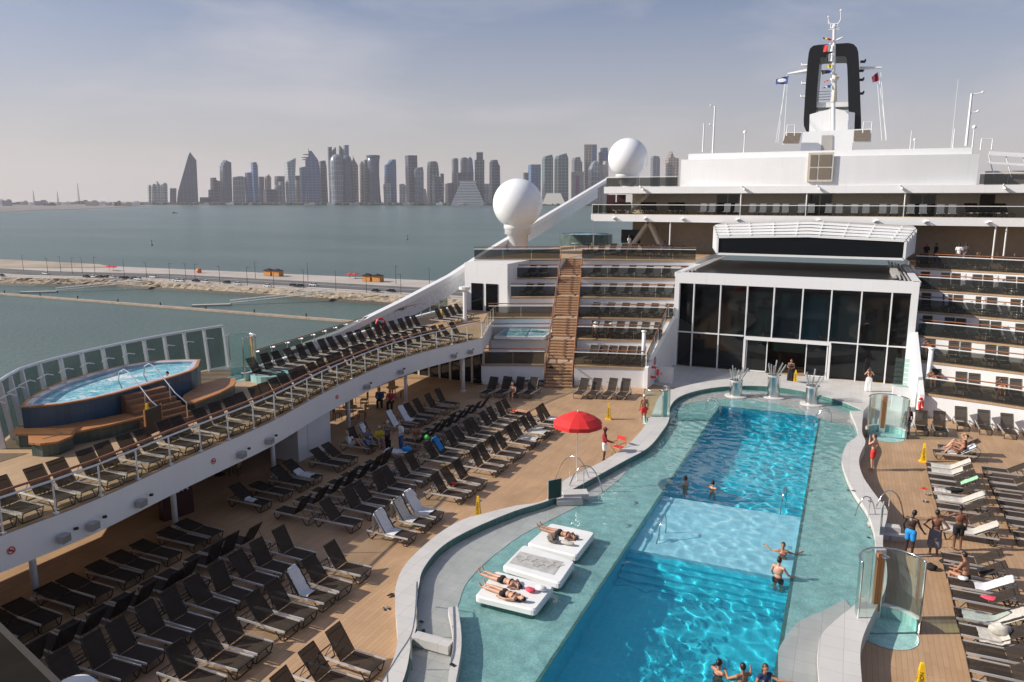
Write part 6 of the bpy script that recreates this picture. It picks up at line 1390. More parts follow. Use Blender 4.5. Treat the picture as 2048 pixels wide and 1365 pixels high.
person('woman with auburn hair, black top and striped leggings behind the right shower', P_(1813, 872), .4, 'skinlight', {}, (('shirt', 'clothblack'), ('leggings', 'clothgrey')), 'hairred', 1, 1.68, True)
person('man in bright blue swim shorts, left of three men on the right deck', P_(1817, 1112), -.45, 'skindark', dict(head=(.03, .06, 1.62), ell=(-.27, -.02, 1.15), wrl=(-.25, .08, .92), elr=(.28, .06, 1.16), wrr=(.36, .2, .96)), (('shorts', 'clothblue'),), h=1.8)
person('man wrapped in a grey towel with hands on hips, middle of three men', P_(1866, 1112), -.1, 'skinbrown', akimbo, (('wrap', 'clothgrey'),), h=1.8)
person('man in black swim shorts seen from behind, right of three men', P_(1913, 1101), .15, 'skinbrown', dict(ell=(-.38, .02, 1.3), wrl=(-.58, .12, 1.28)), (('shorts', 'clothblack'),), h=1.78)
person('bare backed man with curly hair sitting on a lounger on the right deck', P_(1930, 1176) + V((0, 0, -.12)), .9, 'skintan', sit, (('briefs', 'clothblack'),), h=1.82)
rec = dict(sit); rec.update(chest=(0, -.12, .78), neck=(0, -.2, .95), head=(0, -.2, 1.11), shl=(-.17, -.16, .9), shr=(.17, -.16, .9), waist=(0, -.05, .6), knl=(-.1, .42, .82), knr=(.1, .35, .88), anl=(-.1, .72, .48), anr=(.1, .66, .48), tol=(-.1, .88, .44), tor=(.1, .82, .44), elr=(.3, -.02, 1.1), wrr=(.15, -.1, 1.22), ell=(-.25, .05, .75), wrl=(-.12, .3, .8))
person('sunbather reclining with raised knees, nearer of two behind the yellow cone', (5.7, 42.9, -.08), pi / 2 + .12, 'skintan', rec, (('bra', 'clothblack'), ('briefs', 'clothblack')), 'hairbrown', 1, 1.68, True)
person('sunbather reclining with arm over head, farther of two on the right deck', (5.9, 43.9, -.08), pi / 2 + .1, 'skinlight', rec, (('briefs', 'clothblack'), ('bra', 'clothnavy')), 'hairdark', 0, 1.7, True)
# sunbathers on the floating pads
flat = Matrix.Rotation(radians(-90), 4, 'X'); prone = Matrix.Rotation(radians(90), 4, 'X')
def lying(label, p, ang, skin, up_, wear, **k):
    """p: pelvis place; ang: direction from feet to head; up_: face up"""
    Mx = Matrix.Rotation(radians(90 if up_ else -90), 4, 'X') @ Matrix.Translation((0, 0, -.95))
    rot = Matrix.Rotation(pi, 4, 'Z') if up_ else Matrix.Identity(4)
    # standing z -> lying y
    pose = k.pop('pose', {}); return person(label, p, ang - pi / 2, skin, pose, wear, M3=rot @ Mx, **k)
pose_pr = dict(head=(0, .05, 1.63), ell=(-.30, .03, 1.36), wrl=(-.16, .08, 1.60), elr=(.30, .03, 1.36), wrr=(.16, .08, 1.60), tol=(-.11, -.16, -.04), tor=(.11, -.16, -.04), anl=(-.11, 0, .08), anr=(.11, 0, .08))
pose_su = dict(anl=(-.1, 0, .08), anr=(.1, 0, .08), tol=(-.13, .13, -.02), tor=(.13, .13, -.02), ell=(-.26, -.04, 1.15), wrl=(-.24, -.06, .9), elr=(.26, -.04, 1.15), wrr=(.24, -.06, .9))
padz = .66
# ---- floating pads
def pad(label, px, m, grp='white pads in the wading pool'):
    P = [at(x, y, padz - .06) for x, y in px]; c = sum(P, V((0, 0, 0))) / 4; t = thing('sun_pad', label, 'sun pad', (c.x, c.y, .18), 0, grp)
    Q = smooth2([((p.x - c.x), (p.y - c.y)) for p in P], 1, True); R2 = []
    for i in range(4):
        a, b, d = V((*Q[i - 1], 0)), V((*Q[i], 0)), V((*Q[(i + 1) % 4], 0))
        for k in range(4): u = k / 3; r_ = .16; s1 = b + (a - b).normalized() * r_; s2 = b + (d - b).normalized() * r_; R2.append(tuple((s1 * (1 - u) ** 2 + b * 2 * u * (1 - u) + s2 * u * u)[:2]))
    R2 = shrink(R2, .07)
    mb = MB(); mb.prism(R2, .26, padz - .24); 
    n = len(R2); r3 = shrink(R2, .05); mb.strip([(p[0], p[1], padz - .24) for p in R2 + R2[:1]], [(p[0], p[1], padz - .19) for p in r3 + r3[:1]]); mb.sheet([r3], padz - .19); mb.build('cushion', M['padwhite'], t)
    mb = MB(); mb.prism(shrink(R2, .14), -.03, .26); mb.build('pad_base', M['mosaicd'], t); return t, c
M['padwhite'] = mat('white_vinyl', (.74, .75, .74), .4, var=.05, scale=1.5)
pA, cA = pad('farthest white pad with one sunbather and a bag', [(1100, 1047), (1194, 1067), (1155, 1117), (1050, 1090)], 0)
pB, cB = pad('middle white pad with a sunken textured panel and nobody on it', [(1045, 1090), (1155, 1125), (1122, 1172), (1000, 1135)], 0)
pC, cC = pad('nearest white pad with two sunbathers', [(988, 1142), (1113, 1175), (1073, 1226), (945, 1195)], 0)
mb = MB(); P = [at(x, y, padz) for x, y in ((1040, 1103), (1127, 1124), (1108, 1150), (1018, 1126))]; mb.add([tuple(p - V((cB.x, cB.y, .18 + .004))) for p in P[::-1]], [(0, 1, 2, 3)]); o = mb.build('textured_panel', mat('grey_relief_vinyl', (.45, .44, .42), .5, var=.2, scale=3, bump=1, bscale=6), pB)
mb = MB()
for k in range(5):
    cx_, cy_ = cB.x - .7 + .33 * k, cB.y + .15 * sin(k * 2.1); mb.tube([(cx_ - cB.x + .16 * cos(a) * (1 + .4 * sin(3 * a)), cy_ - cB.y + .2 * sin(a), padz - .18 + .001) for a in [j * .45 for j in range(15)]], .007, 4)
mb.build('scroll_relief', M['greyconc'], pB)
def onpad(x, y): p = at(x, y, padz + .1); return p
lying('sunbather lying face down on the farthest white pad in dark bikini', onpad(1122, 1066), -.17, 'skintan', False, (('briefs', 'clothblack'), ('bra', 'clothblack')), pose=pose_pr, hair='hairbrown', hairlen=0, h=1.66, female=True)
lying('sunbather lying face down on the nearest white pad, farther of two', onpad(1008, 1160), -.18, 'skinlight', False, (('briefs', 'clothblack'), ('bra', 'clothblack')), pose=pose_pr, hair='hairdark', h=1.66, female=True)
lying('sunbather lying face up on the nearest white pad, nearer of two', onpad(1012, 1187), -.18, 'skinlight', True, (('briefs', 'clothblack'), ('bra', 'clothblack')), pose=pose_su, hair='hairdark', hairlen=1, h=1.68, female=True)
lying('sunbather lying on a far block lounger behind the parasol rows', V((-17.9, 40.5, .5)), pi, 'skinlight', True, (('briefs', 'clothred'),), pose=pose_su, hair='hairgrey', h=1.75)
# swimmers: stand in the water
def swim(label, px, py, skin, rz, pose=None, hair='hairdark', hl=0, wear=(), h=1.75, head_h=.30, female=False):
    """head top seen at pixel; head_h above water"""
    p = at(px, py, WZ + head_h - .08 * 0); return person(label, (p.x, p.y, WZ + head_h - h), rz, skin, pose or {}, wear, hair, hl, h, female)
wide = dict(ell=(-.36, .12, 1.30), wrl=(-.30, .36, 1.36), elr=(.34, .14, 1.26), wrr=(.46, .32, 1.30))
wide2 = dict(ell=(-.40, -.1, 1.30), wrl=(-.58, -.2, 1.38), elr=(.40, -.1, 1.30), wrr=(.58, -.2, 1.38))
swim('fair swimmer at the edge between deep water and the pale platform', 1372, 953, 'skinlight', 1.2, wide, 'hairbrown', head_h=.42)
swim('swimmer with raised elbows beside the pale platform', 1426, 962, 'skinlight', -.3, wide, 'hairdark', head_h=.35, wear=(('bra', 'clothblue'),), female=True)
swim('curly haired swimmer leaning back with arms on the right basin edge', 1567, 1085, 'skintan', pi, wide2, 'hairbrown', 0, head_h=.42, wear=(('bra', 'clothred'),), female=True)
swim('swimmer in dark shorts seen from behind on the pool steps', 1559, 1116, 'skinlight', -.4, dict(ell=(-.28, .05, 1.18), wrl=(-.3, .2, .98), elr=(.3, .1, 1.18), wrr=(.4, .28, 1.1)), 'hairdark', head_h=.74, wear=(('shorts', 'clothblack'),))
swim('swimmer with outstretched arms at the bottom of the picture, left of three', 1438, 1320, 'skintan', -.6, wide, 'hairdark', head_h=.40, wear=(('bra', 'clothnavy'),), female=True)
swim('dark haired man looking up in the water, middle of the bottom three', 1487, 1328, 'skintan', .7, wide, 'hairdark', head_h=.5)
swim('long haired woman in dark swimsuit, right of the bottom three swimmers', 1531, 1328, 'skintan', pi + .6, dict(ell=(-.3, .2, 1.35), wrl=(-.5, .35, 1.4)), 'hairbrown', 1, head_h=.62, wear=(('top', 'clothnavy'),), female=True)
p = at(335, 749, 4.9); person('bather in the whirlpool with only the head above the foam', (p.x, p.y, 4.82 + .22 - 1.5), 2.4, 'skinlight', {}, (), 'hairdark', h=1.5, voxel=.014)
# left deck group
person('woman in white shirt and jeans standing among the loungers', P_(803, 905), 2.6, 'skinlight', dict(wrl=(-.08, .26, 1.12), wrr=(.08, .26, 1.12)), (('shirt', 'clothwhite'), ('trousers', 'jeans')), 'hairbrown', 1, 1.7, True, voxel=.012)
sz = lambda x, y, z=0: P_(x, y, z) + V((0, 0, -.1))
M['patterned'] = mat('black_and_cream_pattern', (.16, .13, .11), .85, var=.95, scale=9, detail=1)
person('person in black and cream patterned shirt standing beside the woman in jeans', P_(777, 905), 2.9, 'skinlight', {}, (('shirt', 'patterned'), ('trousers', 'clothblack')), 'hairgrey', 0, 1.72, voxel=.012)
person('person in yellow shirt bending forward on a lounger edge', sz(758, 895), -2.2, 'skinlight', sit, (('shirt', 'clothyellow'), ('shorts', 'clothgrey')), 'hairgrey', voxel=.012)
person('man in grey shirt sitting with legs out beside the yellow shirt', sz(733, 898), -2.0, 'skinlight', sit, (('shirt', 'clothgrey'), ('shorts', 'clothblue')), 'hairbrown', voxel=.012)
person('bare chested man sitting right of the woman in jeans', sz(832, 890), -2.4, 'skintan', sit, (('briefs', 'clothgreen'),), 'hairbrown', voxel=.012)
person('person in pale shirt slumped on a lounger left of the group', sz(703, 905), -1.4, 'skinlight', rec, (('shirt', 'clothwhite'), ('shorts', 'towel')), 'hairgrey', voxel=.012)
person('seated man in blue jacket in the shade under the balcony', sz(760, 812), -2.6, 'skinlight', sit, (('longshirt', 'jeans'), ('trousers', 'clothblack')), 'hairbrown', voxel=.014)
person('seated person in pink checked shirt under the balcony', sz(783, 815), -2.8, 'skinlight', sit, (('shirt', 'clothpink'), ('trousers', 'clothblack')), 'hairgrey', voxel=.014)
person('bare shouldered man sitting on a lounger left of the stair foot', sz(1027, 800), pi, 'skinlight', sit, (('shorts', 'clothblack'),), None, voxel=.014)
for i, (x, y, z, k, lab, w_, hr) in enumerate([(1192, 668, 0, 1, 'person in wide straw hat, left of two on the second terrace', 'clothwhite', 'hairgrey'), (1223, 668, 0, 1, 'person in straw hat, right of two on the second terrace', 'clothblack', 'hairgrey')]):
    p = aty(x, y, arc(1, -18) + 1.2); person(lab, (p.x, p.y, ZK[1] - .1), pi, 'skintan', sit, (('top', w_), ('hat', 'towel')), hr, voxel=.014)
p = aty(2000, 790, arc(0, 8) + 1.0); person('sunbather seated on the lowest right terrace behind the glass', (8.6, arc(0, 8.6) + 1.4, ZK[0] - .1), pi, 'skintan', rec, (('briefs', 'clothpink'),), 'hairdark', voxel=.014)
person('sunbather at the left end of the lowest right terrace', (5.1, arc(0, 5.1) + 1.2, ZK[0] - .1), pi, 'skintan', rec, (('briefs', 'clothblack'),), 'hairdark', voxel=.016)
person('reclining person at the left end of the second right terrace', (5.1, arc(1, 5.1) + 1.2, ZK[1] - .1), pi, 'skintan', rec, (('briefs', 'clothblack'),), 'hairdark', voxel=.016)
for (x, y, Y, lab, w1, w2, a, pz) in [(1258, 497, 75, 'standing person in pale clothes on the top deck near the stair windows', 'clothwhite', 'towel', 1.2, None), (1330, 494, 76, 'seated person in blue top before the top deck wall', 'jeans', 'clothblack', pi, sit),
    (1918, 503, 72.5, 'person in white shirt seen from behind on the right top deck', 'clothwhite', 'clothgrey', 0, None), (1932, 503, 73.2, 'person in blue grey shirt beside the white shirt on the top deck', 'clothgrey', 'clothgrey', .5, None),
    (1853, 503, 72, 'person in black with a red cap beside the white post on the top deck', 'clothblack', 'clothblack', 2.5, None), (1872, 503, 72.6, 'second person in dark clothes near the red cap', 'clothblack', 'clothnavy', 2, None)]:
    p = aty(x, y, Y); person(lab, (p.x, Y, 7.72 - (.1 if pz else 0)), a, 'skinbrown', pz or {}, (('shirt', w1), ('trousers', w2)) + ((('cap', 'clothred'),) if 'red cap beside' in lab else ()), voxel=.018)
# ================================================================ PROPS
def text_mesh(s, size, ext=.002):
    c = bpy.data.curves.new('txt', 'FONT'); c.body = s; c.size = size; c.align_x = 'CENTER'; c.align_y = 'CENTER'; c.extrude = ext; c.space_line = .85
    o = bpy.data.objects.new('txt', c); C.objects.link(o); bpy.context.view_layer.update(); m = bpy.data.meshes.new_from_object(o.evaluated_get(bpy.context.evaluated_depsgraph_get())); bpy.data.objects.remove(o); m.materials.clear(); return m
# wet floor cones
def cone(label, p, rz, grp='yellow warning cones'):
    t = thing('warning_cone', label, 'warning cone', p, rz, grp)
    mb = MB(); q = [(.17, .0), (.15, .05), (.055, .93), (.045, .97), (.0, .975)]; mb.lathe([(r * 1.25, h) for r, h in q], n=4, a0=pi / 4, a1=pi / 4 + 2 * pi); mb.build('cone_body', M['yellow'], t)
    mb = MB(); mb.box(0, 0, .025, .36, .36, .05); mb.build('base', M['yellow'], t)
    tm = text_mesh('CAUTION', .17); tm.materials.append(M['black'])
    for k in range(4):
        a = k * pi / 2; o = link('lettering', tm, t, (sin(a) * .102, -cos(a) * .102, .42)); o.rotation_euler = Matrix.Rotation(a, 4, 'Z').to_euler()
        o.matrix_basis = Matrix.Translation((sin(a) * .105, -cos(a) * .105, .43)) @ Matrix.Rotation(a, 4, 'Z') @ Matrix.Rotation(radians(83), 4, 'X') @ Matrix.Rotation(pi / 2, 4, 'Z') @ Matrix.Diagonal((.8, .8, 1, 1))
    return t
c0 = cone('yellow cone standing behind the red parasol near the left shower', at(1217, 839), .2)
for (p, rz, lab) in [(at(956, 1037), .3, 'yellow cone behind the curving pool coping beside the middle loungers'), (at(1590, 767), .1, 'yellow cone at the feet of the woman in black'), (at(1846, 924), .05, 'yellow cone before the two reclining sunbathers on the right deck'), (at(1838, 1392), .15, 'yellow cone at the bottom right beside the nearest glass shower'),
    (at(297, 852, ZU), .4, 'yellow cone on the balcony before the whirlpool steps'), (at(883, 644, ZU), .2, 'yellow cone on the balcony near the life ring'), (V((-25.2, 58.6, ZU + .0)), .2, 'yellow cone by the balcony end beneath the doors'), (aty(1183, 500, 74), 0, 'small yellow cone on the top deck left of the stair')]:
    if 'top deck' in lab: p = V((p.x, 74, 7.72))
    dup(c0, p, rz, lab)
# parasol
pb = at(1153, 1003, 0); pt = aty(1153, 826, at(1153, 985, 0).y); base = at(1153, 960, 0)
base = at(1153, 985, 0); top = aty(1154, 823, base.y)
t = thing('parasol', 'open red parasol with lettered white edge panels on a tall thin pole', 'parasol', base)
hz = top.z; mb = MB(); mb.bar((0, 0, 0), (0, 0, hz), .022, 8); mb.build('pole', M['alu'], t)
mb = MB(); R = 1.12; n = 8; vs = [(0, 0, hz - .02)]
for j, (r, z) in enumerate(((.4, -.09), (.8, -.27), (R, -.50))):
    for k in range(n * 2): a = 2 * pi * k / (n * 2); rr = r * (1 if k % 2 == 0 else .955); vs.append((rr * cos(a), rr * sin(a), hz + z + (0 if k % 2 == 0 else .0)))
fs = [(0, 1 + k, 1 + (k + 1) % 16) for k in range(16)]
for j in range(2): fs += [(1 + j * 16 + k, 1 + (j + 1) * 16 + k, 1 + (j + 1) * 16 + (k + 1) % 16, 1 + j * 16 + (k + 1) % 16) for k in range(16)]
mb.add(vs, fs); mb.build('canopy', mat('red_parasol_cloth', (.66, .022, .022), .7, var=.05), t)
edge = vs[-16:]
for k in range(8):
    a, m_, b = edge[2 * k], edge[2 * k + 1], edge[(2 * k + 2) % 16]; mb = MB(); mb.add([a, m_, b, (b[0], b[1], b[2] - .17), (m_[0], m_[1], m_[2] - .17), (a[0], a[1], a[2] - .17)], [(0, 1, 4, 5), (1, 2, 3, 4)]); v = mb.build('valance', MATS['red_parasol_cloth'], t)
    q = lambda u, s, z: V((lerp(a[0], b[0], u), lerp(a[1], b[1], u), lerp(a[2], b[2], u) - z)) * 1 + V((m_[0], m_[1], 0)).normalized() * .012
    mb = MB(); mb.add([q(.2, 0, .03), q(.8, 0, .03), q(.8, 0, .14), q(.2, 0, .14)], [(0, 1, 2, 3)]); mb.build('label_panel', M['clothwhite'] if k % 2 else M['clothnavy'], v)
for k in range(8):
    e = edge[2 * k]; mb = MB(); mb.bar((0, 0, hz - .08), (e[0] * .98, e[1] * .98, e[2] + .02), .008, 4); mb.build('rib', M['alu'], t)
mb = MB(); mb.ball((0, 0, hz + .02), .04, 8, 6); mb.build('finial', M['white2'], t)
mb = MB(); mb.lathe([(.0, .05), (.24, .05), (.27, .0)], n=16); mb.build('base_plate', M['greyconc'], t)
# director chair
p = at(1236, 912, 0); t = thing('director_chair', 'folding director chair with red canvas beside the lifeguard', 'chair', p, -.4)
mb = MB()
for sx in (-.28, .28):
    mb.bar((sx, -.22, 0), (sx, .22, .48), .016, 5); mb.bar((sx, .22, 0), (sx, -.22, .48), .016, 5); mb.bar((sx, -.24, .48), (sx, -.24, .72), .014, 5); mb.bar((sx, .24, .48), (sx, .24, .72), .014, 5); mb.bar((sx, -.26, .72), (sx, .26, .72), .02, 5)
for sy in (-.22, .22): mb.bar((-.28, sy, .48), (.28, sy, .48), .014, 5)
mb.bar((-.28, .24, .7), (-.28, .28, 1.0), .014, 5); mb.bar((.28, .24, .7), (.28, .28, 1.0), .014, 5); mb.build('frame', M['teak'], t)
mb = MB(); mb.box(0, 0, .49, .54, .42, .012); mb.build('seat', M['clothred'], t); mb = MB(); mb.box(0, .27, .9, .56, .012, .2); mb.build('backrest', M['clothred'], t)
# notice board by the left pool entrance
p0, p1 = at(1096, 1000, .55), at(1123, 994, .55); t = thing('notice_board', 'dark green framed board at the left pool entrance', 'notice board', p0, atan2(p1.y - p0.y, p1.x - p0.x)); L = (p1 - p0).length
mb = MB(); mb.box(L / 2, 0, .42, L - .06, .03, .80); mb.build('board', mat('dark_green_panel', (.012, .035, .03), .3), t)
mb = MB(); mb.tube([(0, 0, 0), (0, 0, .84), (L, 0, .84), (L, 0, 0)], .02, 6, True); mb.build('frame', M['alu'], t)
# arch handrails: left entrance and right entrance
def arch_rail(label, a, b, h, grp, mids=(.45,)):
    t = thing('arch_handrail', label, 'handrail', (0, 0, 0), 0, grp); a, b = V(a), V(b); z0 = min(a.z, b.z)
    pts = []
    for k in range(17):
        s = k / 16; x = a.lerp(b, s); pts.append(V((x.x, x.y, lerp(a.z, b.z, s) + h * (1 - abs(2 * s - 1) ** 2.4))))
    mb = MB(); mb.tube(pts, .026, 8); mb.build('arch_tube', M['steel'], t, True)
    for s in mids: q = a.lerp(b, s); mb = MB(); mb.bar(q, (q.x, q.y, pts[int(s * 16)].z), .02, 6); mb.build('support_post', M['steel'], t)
    return t
arch_rail('steel arch handrail behind, at the left pool entrance', at(1110, 962, 0), at(1181, 968, .3), 1.25, 'steel arches at the pool entrances', (.42, .95))
arch_rail('steel arch handrail in front, at the left pool entrance', at(1135, 985, .25), at(1206, 987, .2), 1.25, 'steel arches at the pool entrances', (.45,))
arch_rail('steel arch handrail nearer the water at the right pool entrance', at(1710, 1032, .5), at(1753, 1045, .2), .95, 'steel arches at the pool entrances', (.62,))
arch_rail('steel arch handrail farther from the water at the right pool entrance', at(1750, 1020, .5), at(1808, 1036, 0), 1.0, 'steel arches at the pool entrances', (.45,))
t = thing('entry_steps', 'white steps between the steel arches at the right pool entrance', 'steps')
for (x, y, z) in ((1768, 1050, .40), (1778, 1068, .20)):
    p = at(x, y, z); mb = MB(); mb.box(p.x, p.y, z - .1, 1.15, .36, .2, rz=.12); mb.build('step', M['stone'], t)
t = thing('entry_steps', 'pale stone steps between the steel arches at the left pool entrance', 'steps')
for (x, y, z) in ((1150, 984, .62), (1138, 997, .5)):
    p = at(x, y, z); mb = MB(); mb.box(p.x, p.y, z - .12, 1.1, .6, .24, rz=.5); mb.build('step', M['stone'], t)
p0, p1 = at(1757, 1080, .5), at(1761, 1075, .5); t = thing('glass_screen', 'small green edged glass panel on posts at the right pool entrance', 'glass panel', at(1757, 1088, .1), 1.45)
mb = MB(); mb.box(.2, 0, .9, .75, .02, .95); mb.build('glass_panel', mat('deep_green_glass', (.015, .09, .08), .1), t)
for s in (-.2, .6): mb = MB(); mb.bar((s, 0, 0), (s, 0, 1.5), .025, 6); mb.build('post', M['alu'], t)
# pool ladders
def ladder(label, p, rz, grp='pool ladders'):
    t = thing('pool_ladder', label, 'pool ladder', p, rz, grp)
    for s in (-.25, .25): mb = MB(); mb.tube([(s, -.75, -.1), (s, -.72, .55), (s, -.5, .78), (s, -.2, .72), (s, .12, .35), (s, .16, -.1), (s, .16, -1.0)], .024, 8); mb.build('rail', M['steel'], t, True)
    for k in range(3): mb = MB(); mb.box(0, .16, -.2 - .28 * k, .5, .09, .03); mb.build('rung', M['steel'], t)
    return t
ld = ladder('steel ladder at the far left corner of the deep pool', V((PX0 + .02, 46.4, .2)), -pi / 2)
dup(ld, V((PX1 - .02, 46.6, .2)), pi / 2, 'steel ladder at the far right corner of the deep pool')
dup(ld, V((PX0 + .05, 14.8, .2)), -pi / 2, 'steel grab rail ladder at the bottom of the picture on the wading shelf')
for (x, y, z, h, lab) in ((1318, 1080, .1, .95, 'looped steel grab rail rising from the pale pool platform, left'), (1564, 1010, .1, .75, 'looped steel grab rail at the far edge of the pale pool platform')):
    p = at(x, y, z); t = thing('grab_rail', lab, 'grab rail', (p.x, p.y, 0), 0, 'looped grab rails in the pool'); mb = MB(); mb.tube([(0, 0, -.3), (0, 0, h * .6), (.05, .25, h), (.1, .55, h * .96), (.1, .75, h * .6), (.1, .7, -.3)], .026, 8); mb.build('tube', M['steel'], t, True); mb = MB(); mb.tube([(0, -.7, -1.0), (0, -.35, .1), (0, 0, h * .4)], .022, 8); mb.build('brace', M['steel'], t, True)
# fountains
for i, (x, y, h, lab) in enumerate(((1471, 794, 1.15, 'left steel fountain drum with splaying clear rods'), (1546, 796, 1.55, 'tallest middle steel fountain drum with splaying clear rods'), (1623, 810, 1.25, 'right steel fountain drum with splaying clear rods'))):
    p = at(x, y, .26); t = thing('fountain', lab, 'fountain', (p.x, p.y, .26), 0, 'steel fountains at the far pool end')
    mb = MB(); mb.lathe([(.72, -.1), (.72, .08), (.6, .12), (0, .12)], n=28); mb.build('plinth', M['stone'], t)
    mb = MB(); mb.lathe([(.40, .1), (.40, h), (.36, h), (.36, h - .1), (0, h - .1)], n=28); mb.build('drum', M['steel'], t, False)
    mb = MB(); mb.lathe([(.415, h - .12), (.43, h - .1), (.43, h - .02), (.41, h)], n=28); mb.build('rim', M['alu'], t)
    random.seed(60 + i)
    for k in range(9):
        a = 2 * pi * k / 9 + .3; r0 = .25; L = random.uniform(.45, .95); mb = MB(); mb.bar((r0 * cos(a), r0 * sin(a), h - .1), ((r0 + L * .45) * cos(a) + .12, (r0 + L * .45) * sin(a), h + L), .028, 6, .045); mb.build('clear_rod', M['frost'] if 'frost' in M else M.setdefault('frost', glass_mat('frosted_acrylic', (.9, .93, .93), .45)), t)
# glass showers
def shower(label, p, r, h, rz, zb, grp='curved glass showers', foot=True, a0=-2.2, a1=1.3):
    t = thing('glass_shower', label, 'shower', (p.x, p.y, zb), rz, grp)
    mb = MB(); mb.lathe([(r + .06, 0), (r + .06, .42), (r - .06, .42), (r - .06, .05), (0, .03)], n=32, a0=a0, a1=a1); mb.build('curb', M['mosaic'], t)
    mb = MB(); mb.lathe([(r + .08, .42), (r + .08, .46), (r - .09, .46), (r - .09, .42)], n=32, a0=a0, a1=a1); mb.build('curb_cap', M['stone'], t)
    mb = MB(); mb.lathe([(r, .46), (r, h)], n=32, a0=a0, a1=a1); mb.build('glass_wall', M['glassgreen'], t, True)
    mb = MB(); mb.tube([(r * cos(lerp(a0, a1, k / 24)), r * sin(lerp(a0, a1, k / 24)), h) for k in range(25)], .03, 6); mb.build('top_rail', M['steel'], t, True)
    for a in (a0, a1): mb = MB(); mb.bar((r * cos(a), r * sin(a), 0), (r * cos(a), r * sin(a), h), .03, 6); mb.build('post', M['steel'], t)
    m_ = (a0 + a1) / 2; mb = MB(); mb.box((r - .1) * cos(m_), (r - .1) * sin(m_), h / 2, .12, .32, h, rz=m_); o = mb.build('shower_column', M['alu'], t)
    mb = MB(); mb.box((r - .18) * cos(m_), (r - .18) * sin(m_), h / 2 + .1, .05, .2, h - .4, rz=m_); mb.build('teak_panel', M['teak'], t)
    q = V(((r - .45) * cos(m_), (r - .45) * sin(m_), h - .05)); mb = MB(); mb.bar((q.x, q.y, q.z), ((r - .1) * cos(m_), (r - .1) * sin(m_), h - .05), .02, 6); mb.lathe([(.0, .0), (.11, -.02), (.11, -.05), (0, -.05)], q.x, q.y, q.z, 14); mb.build('shower_head', M['steel'], t)
    mb = MB(); mb.lathe([(r * .92, .012), (0, .012)], n=28); mb.build('floor_disc', M['mosaic'], t)
    return t
shower('nearest curved glass shower at the bottom right of the pool', at(1775, 1262, .1), .95, 2.35, 2.0, .0, a0=-1.6, a1=1.6)
shower('far right curved glass shower beside the man in orange red shorts', at(1772, 872, .1), 1.0, 2.25, 1.9, .0, a0=-1.8, a1=1.6)
shower('far left curved glass shower beside the man in red shorts', at(1312, 842, .1), .78, 2.1, -.6, .0, a0=-1.9, a1=1.9)
shower('curved glass shower on the balcony behind the whirlpool', V((-29.6, 30.6, 0)), .85, 2.3, .6, ZU, a0=-1.2, a1=2.4)
# life rings
def ring(label, p, rot, r=.36, col='red'):
    t = thing('life_ring', label, 'life ring', p, 0, 'red life rings'); t.rotation_euler = rot; mb = MB(); mb.tube([(r * cos(a), r * sin(a), 0) for a in [2 * pi * k / 24 for k in range(24)]], .085, 8, True); mb.build('ring', M[col], t, True)
    for k in range(4): a = pi / 4 + k * pi / 2; mb = MB(); mb.tube([(.36 * cos(a + d), .36 * sin(a + d), 0) for d in (-.09, 0, .09)], .092, 8); mb.build('band', M['white2'], t)
ring('red life ring at the end of the white flank wall left of the hall', at(1306, 745, 1.0), (radians(80), 0, .15)); ring('red life ring on the white wall right of the hall', V((4.42, 50.2, .95)), (radians(85), 0, 1.3)); ring('red life ring on the balcony by the slanting beam', V((-30.4, 45.2, ZU + .75)), (radians(85), 0, 1.2))
# cabinet, emblem
p = at(1328, 775, 0); t = thing('storage_cabinet', 'small white storage cabinet against the flank wall left of the hall', 'cabinet', (-11.6, 53.4, 0)); mb = MB(); mb.box(0, 0, .55, .95, .6, 1.1); mb.build('cabinet_body', M['white2'], t); mb = MB(); mb.box(0, -.31, .55, .85, .02, 1.0); mb.build('door', M['white'], t); mb = MB(); mb.box(-.3, -.33, .7, .03, .03, .2); mb.build('handle', M['darkmetal'], t)
t = thing('wall_emblem', 'round orange and blue emblem on the flank wall beside the cabinet', 'emblem', (-12.32, 52.8, 1.65)); mb = MB(); mb.lathe([(0, .02), (.3, .02), (.3, 0)], n=20); o = mb.build('disc', mat('orange_emblem', (.5, .2, .1)), t); o.rotation_euler = (0, pi / 2, 0); mb = MB(); mb.lathe([(0, .03), (.28, .03)], n=20, a0=-.9, a1=.9); o = mb.build('blue_segment', M['clothblue'], t); o.rotation_euler = (0, pi / 2, 0)
t = thing('technical_cabinet', 'white cabinet with ribbed green glass screen right of the hall', 'cabinet', (3.2, 52.2, 0)); mb = MB(); mb.box(.2, 0, .75, .9, .8, 1.5); mb.build('cabinet_body', M['white'], t)
for k in range(6): mb = MB(); mb.box(.15 + .0 * k, -.1, 1.7 + .3 * k, .8, .05, .24); mb.build('glass_slat', M['glassgreen'], t)
for (x, y0, y1, lab) in ((1473, 662, 745, 'short white column in the second terrace between stair and hall'), (1863, 700, 785, 'white column standing on the lowest right terrace')): pass
for (px, py, z, h, lab) in ((1286, 732, ZK[0], 2.4, 'white column on the lowest terrace left of the hall'), (1855, 775, ZK[0], 2.4, 'white column on the lowest terrace right of the hall'), (928, 602, 0, 0, '')):
    if not h: continue
    p = at(px, py, z); mb = MB(); mb.bar((0, 0, 0), (0, 0, h), .14, 12); mb.lathe([(.14, h), (.2, h + .05), (.2, h + .12), (0, h + .14)], n=12); tag(mb.build('column', M['white'], None, True, loc=p), lab, 'column')
p = at(930, 645, ZU); mb = MB(); mb.bar((0, 0, 0), (0, 0, 2.6), .15, 12); mb.lathe([(.15, 2.4), (.45, 2.6), (.45, 2.8), (0, 2.8)], n=12); tag(mb.build('column', M['white'], None, False, loc=(p.x, p.y, ZU)), 'white lamp column on the balcony near its far end', 'column')
